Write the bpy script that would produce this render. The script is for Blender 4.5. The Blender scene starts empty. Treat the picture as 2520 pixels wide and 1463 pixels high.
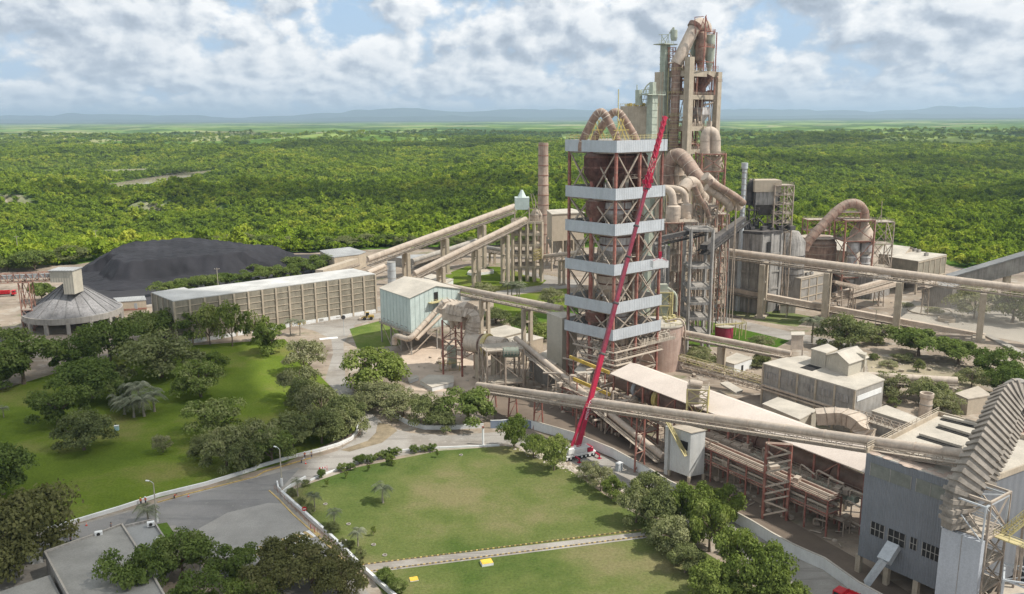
import bpy, math, random
import numpy as np
from mathutils import Vector, Matrix, noise
S = bpy.context.scene
COL = S.collection
R = math.radians
random.seed(7)
# ---------------------------------------------------------------- camera
F, CX, CY, CAMH = 2098.7, 1260., 731.5, 90.     # focal length and centre in units of a 2520 px wide picture
PITCH = math.atan(443 / F); ROLL = R(.3)
cam = bpy.data.objects.new('camera', bpy.data.cameras.new('camera')); COL.objects.link(cam)
cam.data.sensor_width = 36; cam.data.lens = 36 * F / 2520
cam.data.clip_start = 1; cam.data.clip_end = 90000
cam.matrix_world = Matrix.Translation((0, 0, CAMH)) @ Matrix.Rotation(R(90) - PITCH, 4, 'X') @ Matrix.Rotation(-ROLL, 4, 'Z')
S.camera = cam
# ---------------------------------------------------------------- sky
SUN_EL, SUN_AZ = R(52), R(102)      # azimuth clockwise from +Y (the way the camera looks)
sdir = Vector((math.sin(SUN_AZ) * math.cos(SUN_EL), math.cos(SUN_AZ) * math.cos(SUN_EL), math.sin(SUN_EL)))
W = bpy.data.worlds.new('World'); S.world = W; W.use_nodes = True
nt = W.node_tree; nt.nodes.clear(); N = nt.nodes.new; L = nt.links.new
def mth(tree, op, a, b=None, c=None, clamp=False):
    n = tree.nodes.new('ShaderNodeMath'); n.operation = op; n.use_clamp = clamp
    for i, v in enumerate((a, b, c)):
        if v is None: continue
        if hasattr(v, 'links'): tree.links.new(v, n.inputs[i])
        else: n.inputs[i].default_value = v
    return n.outputs[0]
def vmth(tree, op, a, b=None):
    n = tree.nodes.new('ShaderNodeVectorMath'); n.operation = op
    for i, v in enumerate((a, b)):
        if v is None: continue
        if hasattr(v, 'links'): tree.links.new(v, n.inputs[i])
        else: n.inputs[i].default_value = v
    return n.outputs[0]
def ramp(tree, v, stops):
    n = tree.nodes.new('ShaderNodeValToRGB'); e = n.color_ramp.elements
    while len(e) < len(stops): e.new(.5)
    for k, (p, c) in zip(e, stops):
        k.position = p; k.color = (*c, 1) if len(c) == 3 else c
    tree.links.new(v, n.inputs[0]); return n.outputs[0]
def nz(tree, vec, scale, detail=4, rough=.55, dist=0, dim='3D'):
    n = tree.nodes.new('ShaderNodeTexNoise'); n.noise_dimensions = dim; n.inputs['Scale'].default_value = scale
    n.inputs['Detail'].default_value = detail; n.inputs['Roughness'].default_value = rough
    n.inputs['Distortion'].default_value = dist
    if vec is not None: tree.links.new(vec, n.inputs['Vector'])
    return n.outputs['Fac']
def mixc(tree, f, a, b, mode='MIX'):
    n = tree.nodes.new('ShaderNodeMix'); n.data_type = 'RGBA'; n.blend_type = mode; n.clamp_factor = True
    for s, v in ((n.inputs[0], f), (n.inputs[6], a), (n.inputs[7], b)):
        if hasattr(v, 'links'): tree.links.new(v, s)
        else: s.default_value = v if not isinstance(v, tuple) else ((*v, 1) if len(v) == 3 else v)
    return n.outputs[2]
sky = N('ShaderNodeTexSky'); sky.sky_type = 'NISHITA'; sky.sun_disc = False
sky.sun_elevation = SUN_EL; sky.sun_rotation = SUN_AZ; sky.altitude = 100; sky.air_density = 1.2; sky.dust_density = 1.5
tc = N('ShaderNodeTexCoord').outputs['Generated']
sep = N('ShaderNodeSeparateXYZ'); L(tc, sep.inputs[0])
# cumulus: two sizes of puffs, the small ones near the horizon, flat bases
el = mth(nt, 'MAXIMUM', sep.outputs[2], .0)
near = ramp(nt, el, [(.015, (0, 0, 0)), (.075, (1, 1, 1))])
def vor(vec, sc):
    n = N('ShaderNodeTexVoronoi'); n.voronoi_dimensions = '2D'; n.feature = 'SMOOTH_F1'; n.inputs['Scale'].default_value = sc; n.inputs['Smoothness'].default_value = .35; L(vec, n.inputs['Vector']); return n.outputs['Distance']
def field(kx, kz, dz, dx, seed):
    c = N('ShaderNodeCombineXYZ'); L(mth(nt, 'MULTIPLY_ADD', sep.outputs[0], kx, dx + seed * 9), c.inputs[0]); L(mth(nt, 'MULTIPLY_ADD', el, kz, dz + seed), c.inputs[1])
    v = c.outputs[0]; wob = N('ShaderNodeTexNoise'); wob.noise_dimensions = '2D'; wob.inputs['Scale'].default_value = 2.; wob.inputs['Detail'].default_value = 6; L(v, wob.inputs['Vector'])
    wv = vmth(nt, 'ADD', v, vmth(nt, 'MULTIPLY', wob.outputs['Color'], (.5, .4, 0)))
    a = mth(nt, 'ADD', mth(nt, 'MULTIPLY', nz(nt, v, .42, 2, .5, 0, '2D'), .45), mth(nt, 'MULTIPLY', nz(nt, v, 1.3, 8, .6, 0, '2D'), .45))
    bl = mth(nt, 'ADD', mth(nt, 'MULTIPLY', vor(wv, 1.6), .17), mth(nt, 'MULTIPLY', vor(wv, 4.1), .10))
    return mth(nt, 'ADD', mth(nt, 'SUBTRACT', a, bl), .17)
def density(dz, dx):
    return mixf(near, field(15, 27, dz, dx, 2.2), field(8.2, 11.5, dz, dx, 7.7))
def mixf(f, a, b):
    n = N('ShaderNodeMix'); L(f, n.inputs[0]); L(a, n.inputs[2]); L(b, n.inputs[3]); return n.outputs[0]
d0 = density(0., 0.); d1 = density(.13, .10)
cov = ramp(nt, d0, [(.385, (0, 0, 0)), (.46, (1, 1, 1))])
lit = mth(nt, 'MULTIPLY_ADD', mth(nt, 'SUBTRACT', d0, d1), 5.4, .62, clamp=True)     # bright where the deck thins towards the light
thick = ramp(nt, d0, [(.50, (0, 0, 0)), (.66, (1, 1, 1))])
lit2 = mth(nt, 'SUBTRACT', lit, mth(nt, 'MULTIPLY', thick, .26), clamp=True)
ccol = ramp(nt, lit2, [(.0, (3.7, 4.3, 5.1)), (.3, (5.0, 5.6, 6.4)), (.6, (7.6, 8.0, 8.4)), (1., (10.4, 10.4, 10.3))])
skyc = mixc(nt, .75, sky.outputs[0], (4.6, 6.6, 9.2, 1))
hz = ramp(nt, sep.outputs[2], [(.0, (1, 1, 1)), (.05, (.25, .25, .25)), (.16, (0, 0, 0))])
fin = mixc(nt, cov, skyc, ccol)
fin = mixc(nt, mth(nt, 'MULTIPLY', hz, .62), fin, (6.0, 7.0, 8.2, 1))
bg = N('ShaderNodeBackground'); bg.inputs[1].default_value = .1; L(fin, bg.inputs[0])
wo = N('ShaderNodeOutputWorld'); L(bg.outputs[0], wo.inputs[0])
# ---------------------------------------------------------------- sun, exposure
sl = bpy.data.lights.new('sun', 'SUN'); sl.energy = 4.7; sl.angle = R(.5); sl.color = (1, .955, .88)
so = bpy.data.objects.new('sun', sl); COL.objects.link(so); so.rotation_euler = sdir.to_track_quat('Z', 'Y').to_euler()
S.view_settings.view_transform = 'Standard'; S.view_settings.look = 'None'
S.view_settings.exposure = .1; S.view_settings.gamma = 1
S.cycles.max_bounces = 5; S.cycles.diffuse_bounces = 3; S.cycles.glossy_bounces = 2; S.cycles.transmission_bounces = 3
S.cycles.transparent_max_bounces = 8; S.cycles.volume_bounces = 0; S.cycles.sample_clamp_indirect = 4
# ---------------------------------------------------------------- picture <-> place
def ray(px, py):
    a, b = px - CX, CY - py
    u, v = a * math.cos(ROLL) + b * math.sin(ROLL), -a * math.sin(ROLL) + b * math.cos(ROLL)
    c, s = math.cos(PITCH), math.sin(PITCH)
    return Vector((u, F * c + v * s, -F * s + v * c))
def G(px, py, z=0.):                # point at height z seen at a place of the photograph
    d = ray(px, py); t = (z - CAMH) / d.z
    return Vector((d.x * t, d.y * t, z))
def A(px, py, Y):                   # point at distance Y seen at a place of the photograph
    d = ray(px, py); t = Y / d.y
    return Vector((d.x * t, Y, CAMH + d.z * t))
def AX(px, py, b):                  # point above ground point b (its distance), x taken from b too
    p = A(px, py, b[1]); return Vector((b[0], b[1], p.z))
def proj(p):
    c, s_ = math.cos(PITCH), math.sin(PITCH); z = p[2] - CAMH; dz = p[1] * c - z * s_; v = (p[1] * s_ + z * c) * F / dz; u = p[0] * F / dz
    return CX + u * math.cos(ROLL) - v * math.sin(ROLL), CY - (u * math.sin(ROLL) + v * math.cos(ROLL))
def along(C, d, px):                # the point C + t*d that is seen at column px
    a, b = -400., 400.; C = Vector(C); d = Vector((d[0], d[1], 0)); f = lambda t: proj(C + d * t)[0] - px
    up = f(1) > f(0); lim = lambda t: min(t, (C.y - 40) / max(1e-6, -d.y)) if d.y < 0 else t
    a, b = 0, lim(200)
    if (f(b) > 0) == (f(0) > 0): a, b = -150, 0
    for i in range(50):
        m = (a + b) / 2
        if (f(m) > 0) == up: b = m
        else: a = m
    return C + d * a
def zone(x0, y0, k): return lambda x, y: ((x0 + x / k) / 1.015873, (y0 + y / k) / 1.015873)
za = zone(1380, 0, 2.9267); zb = zone(1380, 400, 2.9267); zc = zone(0, 400, 2.9266); zd = zone(600, 440, 2.9267); ze = zone(900, 440, 2.9267)
zf = zone(1900, 400, 2.9258); zg = zone(0, 800, 2.1328); zh = zone(600, 900, 2.4969); zi = zone(1200, 800, 3.252); zj = zone(1600, 800, 2.9267)
zk = zone(2060, 900, 2.496); zl = zone(1400, 1100, 3.791)
def zt(top, bot, z=0.): b = G(*bot, z); return A(*top, b.y).z      # height of a vertical edge
def ppm(Y, z=0.): return F * math.hypot(1, 0) / (Y * math.cos(PITCH) + (CAMH - z) * math.sin(PITCH))
# ---------------------------------------------------------------- object helpers
def tag(o, label=None, cat=None, group=None, kind=None):
    if label: o['label'] = label
    if cat: o['category'] = cat
    if group: o['group'] = group
    if kind: o['kind'] = kind
    return o
def thing(name, label, cat, loc=(0, 0, 0), group=None):
    o = bpy.data.objects.new(name, None); COL.objects.link(o); o.location = loc; o.empty_display_size = .5
    return tag(o, label, cat, group)
def children(o, memo=None): return [c for c in COL.objects if c.parent == o]
def copy_tree(o, loc=None, rz=None, sc=None, label=None, parent=None):
    c = o.copy(); COL.objects.link(c)
    if parent: c.parent = parent
    if loc is not None: c.location = loc
    if rz is not None: c.rotation_euler = (0, 0, rz)
    if sc is not None: c.scale = sc if hasattr(sc, '__len__') else (sc, sc, sc)
    if label: c['label'] = label
    for ch in o.children: copy_tree(ch, parent=c)
    return c
class MB:
    def __init__(s): s.v = []; s.f = []; s.mi = []; s.cur = 0
    def add(s, vs, fs):
        n = len(s.v); s.v += [tuple(x) for x in vs]
        s.f += [tuple(i + n for i in f) for f in fs]; s.mi += [s.cur] * len(fs); return s
    def box(s, c, d, rz=0.):
        ca, sa = math.cos(rz), math.sin(rz); vs = []
        for z in (-.5, .5):
            for x, y in ((-.5, -.5), (.5, -.5), (.5, .5), (-.5, .5)):
                X, Y = x * d[0], y * d[1]
                vs.append((c[0] + X * ca - Y * sa, c[1] + X * sa + Y * ca, c[2] + z * d[2]))
        return s.add(vs, [(0, 3, 2, 1), (4, 5, 6, 7), (0, 1, 5, 4), (1, 2, 6, 5), (2, 3, 7, 6), (3, 0, 4, 7)])
    def beam(s, p, q, w, h=None, up=(0, 0, 1)):
        p, q = Vector(p), Vector(q); h = h or w; d = (q - p)
        if d.length < 1e-6: return s
        d.normalize(); u = Vector(up)
        if abs(d.dot(u)) > .999: u = Vector((.7, .7, 0))
        a = d.cross(u).normalized() * w / 2; b = a.normalized().cross(d).normalized() * h / 2
        vs = [p - a - b, p + a - b, p + a + b, p - a + b, q - a - b, q + a - b, q + a + b, q - a + b]
        return s.add(vs, [(0, 3, 2, 1), (4, 5, 6, 7), (0, 1, 5, 4), (1, 2, 6, 5), (2, 3, 7, 6), (3, 0, 4, 7)])
    def tube(s, pts, r, n=12, caps=True):
        pts = [Vector(p) for p in pts]; m = len(pts)
        rr = r if hasattr(r, '__len__') else [r] * m
        vs = []; fs = []; a = None
        for i, p in enumerate(pts):
            t = (pts[min(i + 1, m - 1)] - pts[max(i - 1, 0)]).normalized()
            if a is None:
                a = t.cross(Vector((0, 0, 1)))
                if a.length < .05: a = Vector((1, 0, 0))
            a = (a - t * a.dot(t)).normalized(); b = t.cross(a)
            for k in range(n):
                th = 2 * math.pi * k / n
                vs.append(p + (a * math.cos(th) + b * math.sin(th)) * rr[i])
        for i in range(m - 1):
            for k in range(n):
                k2 = (k + 1) % n; fs.append((i * n + k, i * n + k2, (i + 1) * n + k2, (i + 1) * n + k))
        if caps: fs += [tuple(range(n))[::-1], tuple(range((m - 1) * n, m * n))]
        return s.add(vs, fs)
    def lathe(s, c, prof, n=24, caps=True):       # prof: (radius, z)
        c = Vector(c); vs = []; fs = []
        for r, z in prof:
            for k in range(n):
                th = 2 * math.pi * k / n; vs.append((c.x + r * math.cos(th), c.y + r * math.sin(th), c.z + z))
        for i in range(len(prof) - 1):
            for k in range(n):
                k2 = (k + 1) % n; fs.append((i * n + k, i * n + k2, (i + 1) * n + k2, (i + 1) * n + k))
        if caps: fs += [tuple(range(n))[::-1], tuple(range((len(prof) - 1) * n, len(prof) * n))]
        return s.add(vs, fs)
    def prism(s, poly, z0, z1):                   # poly of xy(z); z1 None -> top from poly z
        n = len(poly); a = [(p[0], p[1], z0) for p in poly]
        b = [(p[0], p[1], p[2] if z1 is None else z1) for p in poly]
        ar = sum(poly[i][0] * poly[(i + 1) % n][1] - poly[(i + 1) % n][0] * poly[i][1] for i in range(n))
        if ar < 0: a.reverse(); b.reverse()
        return s.add(a + b, [tuple(range(n))[::-1], tuple(range(n, 2 * n))] + [(i, (i + 1) % n, (i + 1) % n + n, i + n) for i in range(n)])
    def sheet(s, poly):
        n = len(poly); ar = sum(poly[i][0] * poly[(i + 1) % n][1] - poly[(i + 1) % n][0] * poly[i][1] for i in range(n))
        return s.add(poly if ar > 0 else poly[::-1], [tuple(range(n))])
    def slab(s, a, b, c, d, t):                   # thick sheet from four 3D corners, t downwards
        vs = [Vector(x) for x in (a, b, c, d)]; lo = [x - Vector((0, 0, t)) for x in vs]
        return s.add(lo + vs, [(3, 2, 1, 0), (4, 5, 6, 7), (0, 1, 5, 4), (1, 2, 6, 5), (2, 3, 7, 6), (3, 0, 4, 7)])
    def rail(s, pts, h=1.1, closed=False, w=.07, step=2., mid=True):
        pts = [Vector(p) for p in pts]
        if closed: pts.append(pts[0])
        for p, q in zip(pts, pts[1:]):
            for k in ((.5, 1.) if mid else (1.,)): s.beam(p + Vector((0, 0, h * k)), q + Vector((0, 0, h * k)), w)
            n = max(1, int((q - p).length / step))
            for i in range(n + 1):
                x = p.lerp(q, i / n); s.beam(x, x + Vector((0, 0, h)), w)
        return s
    def truss(s, a, b, h, w=.18, n=8, dz=1):      # planar truss between two points, depth h downwards
        a, b = Vector(a), Vector(b); d = Vector((0, 0, -h))
        s.beam(a, b, w); s.beam(a + d, b + d, w)
        for i in range(n + 1):
            p = a.lerp(b, i / n); s.beam(p, p + d, w * .7)
            if i < n: s.beam(p + (d if i % 2 else d * 0), a.lerp(b, (i + 1) / n) + (d * 0 if i % 2 else d), w * .7)
        return s
    def build(s, name, mat, parent=None, smooth=False, bevel=0):
        me = bpy.data.meshes.new(name); me.from_pydata(s.v, [], s.f)
        for m in (mat if isinstance(mat, (list, tuple)) else [mat]): me.materials.append(m)
        if isinstance(mat, (list, tuple)): me.polygons.foreach_set('material_index', s.mi)
        if smooth: me.shade_smooth(); me.set_sharp_from_angle(angle=R(40))
        me.update(); o = bpy.data.objects.new(name, me); COL.objects.link(o)
        if parent:
            o.parent = parent; o.matrix_parent_inverse = Matrix.Translation(-Vector(parent.location))
        if bevel:
            b = o.modifiers.new('bevel', 'BEVEL'); b.width = bevel; b.segments = 1; b.limit_method = 'ANGLE'
        return o
def arc(p, q, bulge, n=8, up=(0, 0, 1)):          # points along a half-ellipse rising from p to q
    p, q = Vector(p), Vector(q); u = Vector(up)
    return [(p + q) / 2 + (p - q) / 2 * math.cos(math.pi * i / n) + u * bulge * math.sin(math.pi * i / n) for i in range(n + 1)]
def bend(pts, r=3., n=5):                         # rounds the corners of a polyline
    pts = [Vector(p) for p in pts]; out = [pts[0]]
    for a, b, c in zip(pts, pts[1:], pts[2:]):
        k1 = min(r, (b - a).length * .48); k2 = min(r, (c - b).length * .48)
        p, q = b + (a - b).normalized() * k1, b + (c - b).normalized() * k2
        out += [p.lerp(b, t).lerp(b.lerp(q, t), t) for t in [i / n for i in range(n + 1)]]
    return out + [pts[-1]]
# ---------------------------------------------------------------- materials
MATS = {}
def pmat(name, col, rough=.8, var=.18, scale=.35, dust=0., corr=None, streak=0., metal=0., dirt=None, fine=True, dcol=(.47, .41, .33), bump=.0, pitch=.9):
    if name in MATS: return MATS[name]
    m = bpy.data.materials.new(name); m.use_nodes = True; t = m.node_tree; b = t.nodes['Principled BSDF']
    geo = t.nodes.new('ShaderNodeNewGeometry'); pos = geo.outputs['Position']
    c = col
    n1 = nz(t, pos, scale, 5, .6)
    lo = tuple(x * (1 - var * 1.3) for x in col); hi = tuple(min(1, x * (1 + var)) for x in col)
    c = ramp(t, n1, [(.3, lo), (.7, hi)])
    if fine:
        n2 = nz(t, pos, 3.5, 3, .6); c = mixc(t, .22, c, ramp(t, n2, [(.3, (.25, .25, .25)), (.7, (.8, .8, .8))]), 'OVERLAY')
    if streak:            # rain streaks run down walls
        mp = t.nodes.new('ShaderNodeMapping'); mp.inputs['Scale'].default_value = (1.1, 1.1, .07); t.links.new(pos, mp.inputs[0])
        n3 = nz(t, mp.outputs[0], 1.2, 5, .65)
        c = mixc(t, mth(t, 'MULTIPLY', ramp(t, n3, [(.45, (0, 0, 0)), (.68, (1, 1, 1))]), streak), c, dirt or tuple(x * .35 for x in col))
    if corr is not None:  # sheet cladding: ribs across direction corr (radians)
        sp = t.nodes.new('ShaderNodeSeparateXYZ'); t.links.new(pos, sp.inputs[0])
        q = mth(t, 'ADD', mth(t, 'MULTIPLY', sp.outputs[0], math.cos(corr)), mth(t, 'MULTIPLY', sp.outputs[1], math.sin(corr)))
        sn = mth(t, 'SINE', mth(t, 'MULTIPLY', q, 2 * math.pi / pitch))
        bp = t.nodes.new('ShaderNodeBump'); bp.inputs['Strength'].default_value = .7; bp.inputs['Distance'].default_value = .05
        t.links.new(sn, bp.inputs['Height']); t.links.new(bp.outputs[0], b.inputs['Normal'])
        wn = t.nodes.new('ShaderNodeTexWhiteNoise'); wn.noise_dimensions = '1D'
        t.links.new(mth(t, 'FLOOR', mth(t, 'DIVIDE', q, pitch * 1.5)), wn.inputs['W'])
        c = mixc(t, .22, c, ramp(t, wn.outputs[0], [(0, tuple(x * .78 for x in col)), (1, tuple(min(1, x * 1.12) for x in col))]))
    elif bump:
        bp = t.nodes.new('ShaderNodeBump'); bp.inputs['Strength'].default_value = .6; bp.inputs['Distance'].default_value = bump
        t.links.new(nz(t, pos, 2., 6, .65), bp.inputs['Height']); t.links.new(bp.outputs[0], b.inputs['Normal'])
    if dust:              # settled cement dust lies on whatever faces up, and in blotches elsewhere
        sp2 = t.nodes.new('ShaderNodeSeparateXYZ'); t.links.new(geo.outputs['Normal'], sp2.inputs[0])
        up = ramp(t, mth(t, 'ABSOLUTE', sp2.outputs[2]), [(.25, (0, 0, 0)), (.75, (1, 1, 1))])
        bl = ramp(t, nz(t, pos, .9, 5, .65), [(.42, (0, 0, 0)), (.66, (1, 1, 1))])
        f = mth(t, 'ADD', mth(t, 'MULTIPLY', up, dust), mth(t, 'MULTIPLY', bl, dust * .45), clamp=True)
        c = mixc(t, f, c, dcol)
    t.links.new(c, b.inputs['Base Color'])
    b.inputs['Roughness'].default_value = rough; b.inputs['Metallic'].default_value = metal
    b.inputs['Specular IOR Level'].default_value = .3
    MATS[name] = m; return m
def leafmat(name, a, b_, trans=.3, scale=.12, c3=None):
    m = bpy.data.materials.new(name); m.use_nodes = True; t = m.node_tree; t.nodes.clear()
    geo = t.nodes.new('ShaderNodeNewGeometry'); oi = t.nodes.new('ShaderNodeObjectInfo')
    n = nz(t, geo.outputs['Position'], scale, 4, .6)
    f = mth(t, 'ADD', mth(t, 'MULTIPLY', mth(t, 'SUBTRACT', oi.outputs['Random'], .5), .5), mth(t, 'MULTIPLY_ADD', mth(t, 'SUBTRACT', n, .5), 1.6, .5), clamp=True)
    c = ramp(t, f, [(0, a), (1, b_)] if not c3 else [(0, a), (.6, b_), (1, c3)])
    n2 = nz(t, geo.outputs['Position'], 1.3, 2, .5)
    c = mixc(t, .5, c, ramp(t, n2, [(.3, (.2, .2, .2)), (.72, (.85, .85, .8))]), 'OVERLAY')
    df = t.nodes.new('ShaderNodeBsdfDiffuse'); tr = t.nodes.new('ShaderNodeBsdfTranslucent'); mx = t.nodes.new('ShaderNodeMixShader')
    t.links.new(c, df.inputs[0]); t.links.new(mixc(t, 1., c, (1.1, 1.15, .6), 'MULTIPLY'), tr.inputs[0]); mx.inputs[0].default_value = trans
    t.links.new(df.outputs[0], mx.inputs[1]); t.links.new(tr.outputs[0], mx.inputs[2])
    o = t.nodes.new('ShaderNodeOutputMaterial'); t.links.new(mx.outputs[0], o.inputs[0])
    return m
def crown_mesh(name, seed, lobes, leaves, size, mat, wide=1., flat=.75, low=.35, spread=.62):
    """unit crown: radius about 1, from z=0 to about 1.3; leaf clumps scattered through many uneven lobes"""
    rg = np.random.default_rng(seed); V = []; k = 0
    cs = []
    for i in range(lobes):
        a = rg.uniform(0, 2 * math.pi); rr = spread * math.sqrt(rg.uniform(0, 1)); z = low + (1. - low) * rg.uniform(0, 1) ** .7 * (1 - .6 * rr * rr)
        cs.append((rr * math.cos(a) * wide, rr * math.sin(a) * wide, z, rg.uniform(.15, .36)))
    per = leaves // lobes; P = []; Nn = []
    for (x, y, z, r) in cs:
        d = rg.normal(size=(per, 3)); d[:, 2] = np.abs(d[:, 2]) * 1.1 - .35 * rg.random(per); d /= np.linalg.norm(d, axis=1)[:, None]
        rad = r * rg.uniform(.55, 1.08, per)[:, None]
        P.append(np.array([x, y, z]) + d * rad * np.array([1, 1, flat])); Nn.append(d)
    P = np.concatenate(P); Nn = np.concatenate(Nn); n = len(P)
    Nn = Nn * .7 + np.array([0, 0, .45]) + rg.normal(scale=.5, size=(n, 3)); Nn /= np.linalg.norm(Nn, axis=1)[:, None]
    t = np.cross(Nn, rg.normal(size=(n, 3))); t /= np.linalg.norm(t, axis=1)[:, None]; b = np.cross(Nn, t)
    s = (size * rg.uniform(.5, 1.25, n))[:, None]
    quad = np.stack([P - t * s - b * s * .5, P + t * s * .3 - b * s * .7, P + t * s + b * s * .4, P - t * s * .4 + b * s * .75], 1).reshape(-1, 3)
    me = bpy.data.meshes.new(name); me.vertices.add(n * 4); me.vertices.foreach_set('co', quad.ravel())
    me.loops.add(n * 4); me.loops.foreach_set('vertex_index', np.arange(n * 4, dtype=np.int32))
    me.polygons.add(n); me.polygons.foreach_set('loop_start', np.arange(0, n * 4, 4, dtype=np.int32))
    me.update(calc_edges=True); me.materials.append(mat); return me
# ================================================================ TERRAIN, FOREST, AIR
def sm(a, b, x): t = min(1, max(0, (x - a) / (b - a))); return t * t * (3 - 2 * t)
def fb(x, y, s, o=4): return noise.fractal(Vector((x / s, y / s, 3.7)), 1., 2., o)
river_c = G(468, 432, -24)
def inriver(x, y):
    dx, dy = x - river_c.x, y - river_c.y
    return (dx / 62) ** 2 + ((dy + 150 - dx * .35) / 340) ** 2
def cliffy(x): return 1040 + 40 * fb(x, 0, 260) + 10 * noise.noise(Vector((x / 35, 1, 2)))
def hgt(x, y):
    far = sm(560, 900, y + .35 * abs(x) * (1 if x < 0 else .4))
    h = far * (24 * fb(x, y, 520) + 6.0 * fb(x + 900, y, 150))
    h += -14 * sm(600, 820, y) * sm(80, -150, x) * (1 - sm(1500, 2600, y))
    c = max(sm(-400, -450, x), .8 * sm(-275, -300, x) * sm(-390, -360, x)) * (.35 + .65 * sm(-.25, .15, fb(x, 77, 120)))
    h += 15 * c * sm(-4, 5, y - cliffy(x)) * (1 - sm(cliffy(x) + 60, cliffy(x) + 420, y))
    h += -16 * sm(-40, -260, x) * sm(1150, 1500, y) * (1 - sm(1900, 2600, y))
    # valley in the right background
    v = y - (1150 + .55 * (x - 300)); h += -24 * math.exp(-(v / 160) ** 2) * sm(250, 420, x)
    r = inriver(x, y)
    if r < 4: h = h * sm(1, 3.2, r) + -24.5 * (1 - sm(1, 3.2, r)) - (1.5 if r < 1 else 0)
    h *= 1 - .6 * sm(3500, 9000, y)
    return h * far if y < 900 else h
def landmat():
    m = bpy.data.materials.new('forest_floor'); m.use_nodes = True; t = m.node_tree; b = t.nodes['Principled BSDF']
    geo = t.nodes.new('ShaderNodeNewGeometry'); pos = geo.outputs['Position']
    base = ramp(t, nz(t, pos, .0016, 6, .6), [(.32, (.045, .085, .018)), (.5, (.085, .15, .024)), (.66, (.15, .23, .035))])
    det = nz(t, pos, .02, 6, .7)
    base = mixc(t, .75, base, ramp(t, det, [(.3, (.12, .12, .12)), (.7, (.9, .9, .9))]), 'OVERLAY')
    vo = t.nodes.new('ShaderNodeTexVoronoi'); vo.inputs['Scale'].default_value = .0017; t.links.new(pos, vo.inputs['Vector'])
    sp = t.nodes.new('ShaderNodeSeparateColor'); t.links.new(vo.outputs['Color'], sp.inputs[0])
    fields = ramp(t, sp.outputs[0], [(.3, (.06, .11, .02)), (.45, (.16, .26, .05)), (.7, (.28, .36, .10)), (.95, (.34, .33, .16))])
    spx = t.nodes.new('ShaderNodeSeparateXYZ'); t.links.new(pos, spx.inputs[0])
    dist = ramp(t, mth(t, 'MULTIPLY', spx.outputs[1], 1 / 10000), [(.20, (0, 0, 0)), (.27, (1, 1, 1))])
    fm = mth(t, 'MULTIPLY', ramp(t, nz(t, pos, .0007, 5, .6), [(.44, (0, 0, 0)), (.50, (1, 1, 1))]), dist)
    c = mixc(t, mth(t, 'MULTIPLY', fm, .8), base, fields)
    sn = t.nodes.new('ShaderNodeSeparateXYZ'); t.links.new(geo.outputs['Normal'], sn.inputs[0])
    rock = ramp(t, nz(t, pos, .12, 6, .7), [(.35, (.22, .18, .12)), (.6, (.48, .42, .32))])
    c = mixc(t, ramp(t, sn.outputs[2], [(.80, (1, 1, 1)), (.93, (0, 0, 0))]), c, rock)
    # bare soil round the works
    t.links.new(c, b.inputs['Base Color']); b.inputs['Roughness'].default_value = 1; b.inputs['Specular IOR Level'].default_value = 0
    return m
def build_terrain():
    rings = []; r = 60.
    while r < 60000: rings.append(r); r *= 1.010 if 500 < r < 2600 else 1.03
    na = 300; vs = []; fs = []
    for r in rings:
        for k in range(na + 1):
            a = R(-64 + 128 * k / na); x, y = r * math.sin(a), r * math.cos(a)
            vs.append((x, y, hgt(x, y) - .25 if r < 14000 else -1))
    for i in range(len(rings) - 1):
        for k in range(na): o = i * (na + 1) + k; fs.append((o, o + 1, o + na + 2, o + na + 1))
    m = MB(); m.v = vs; m.f = [f[::-1] for f in fs]
    # near apron under and behind the camera
    m.mi = [0] * len(fs); m.add([(-54000, -3000, -1.2), (54000, -3000, -1.2), (54000, 26000, -1.2), (-54000, 26000, -1.2)][:0], [])
    o = m.build('terrain', landmat()); o.data.shade_smooth(); tag(o, kind='structure'); return o
build_terrain()
# river
wm = pmat('river_water', (.46, .39, .29), .12, .08, .02, fine=False); wm.node_tree.nodes['Principled BSDF'].inputs['Specular IOR Level'].default_value = .6
mb = MB(); mb.lathe((river_c.x, river_c.y - 100, -24.6), [(.1, 0), (420, .01)], 40, caps=False); tag(mb.build('river', wm), kind='structure')
# far hills
def ridge(dist, lo, hi, prof, seed, depth=1500):
    m = MB(); n = 260; rows = [(0, 0), (.12, .35), (.3, .7), (.45, 1.), (.7, .6), (1, 0)]
    for (dd, k) in rows:
        for i in range(n + 1):
            px = lo + (hi - lo) * i / n; a = math.atan((px - CX) / F); hh = np.interp(px, [p[0] for p in prof], [p[1] for p in prof])
            w = 1 + .35 * noise.fractal(Vector((px / 90, seed + dd * 2, 0)), 1., 2., 5); top = max(0, hh) * dist / F * w
            r = (dist + depth * dd); m.v.append((r * math.tan(a), r, -2 + top * k))
    for j in range(len(rows) - 1):
        for i in range(n): o = j * (n + 1) + i; m.f.append((o, o + 1, o + n + 2, o + n + 1)); m.mi.append(0)
    o = m.build('hills', pmat('far_hill', (.05, .08, .04), 1, .3, .0006, fine=False)); o.data.shade_smooth(); tag(o, kind='structure')
ridge(30000, -900, 3400, [(-900, 9), (0, 14), (180, 20), (420, 17), (600, 8), (760, 14), (930, 29), (1020, 28), (1130, 20), (1300, 24), (1420, 22), (1500, 27), (1760, 24), (1900, 22), (2150, 16), (2300, 24), (2520, 22), (3400, 15)], 3, 4000)
ridge(24000, -900, 3400, [(-900, 6), (0, 8), (400, 6), (700, 3), (850, 10), (1100, 11), (1300, 7), (1600, 9), (1900, 7), (2200, 11), (2520, 9), (3400, 9)], 11, 3000)
ridge(17000, -900, 3400, [(-900, 2), (0, 3), (700, 2), (1000, 3), (1400, 2), (2000, 4), (2520, 3), (3400, 3)], 23, 1800)
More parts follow.
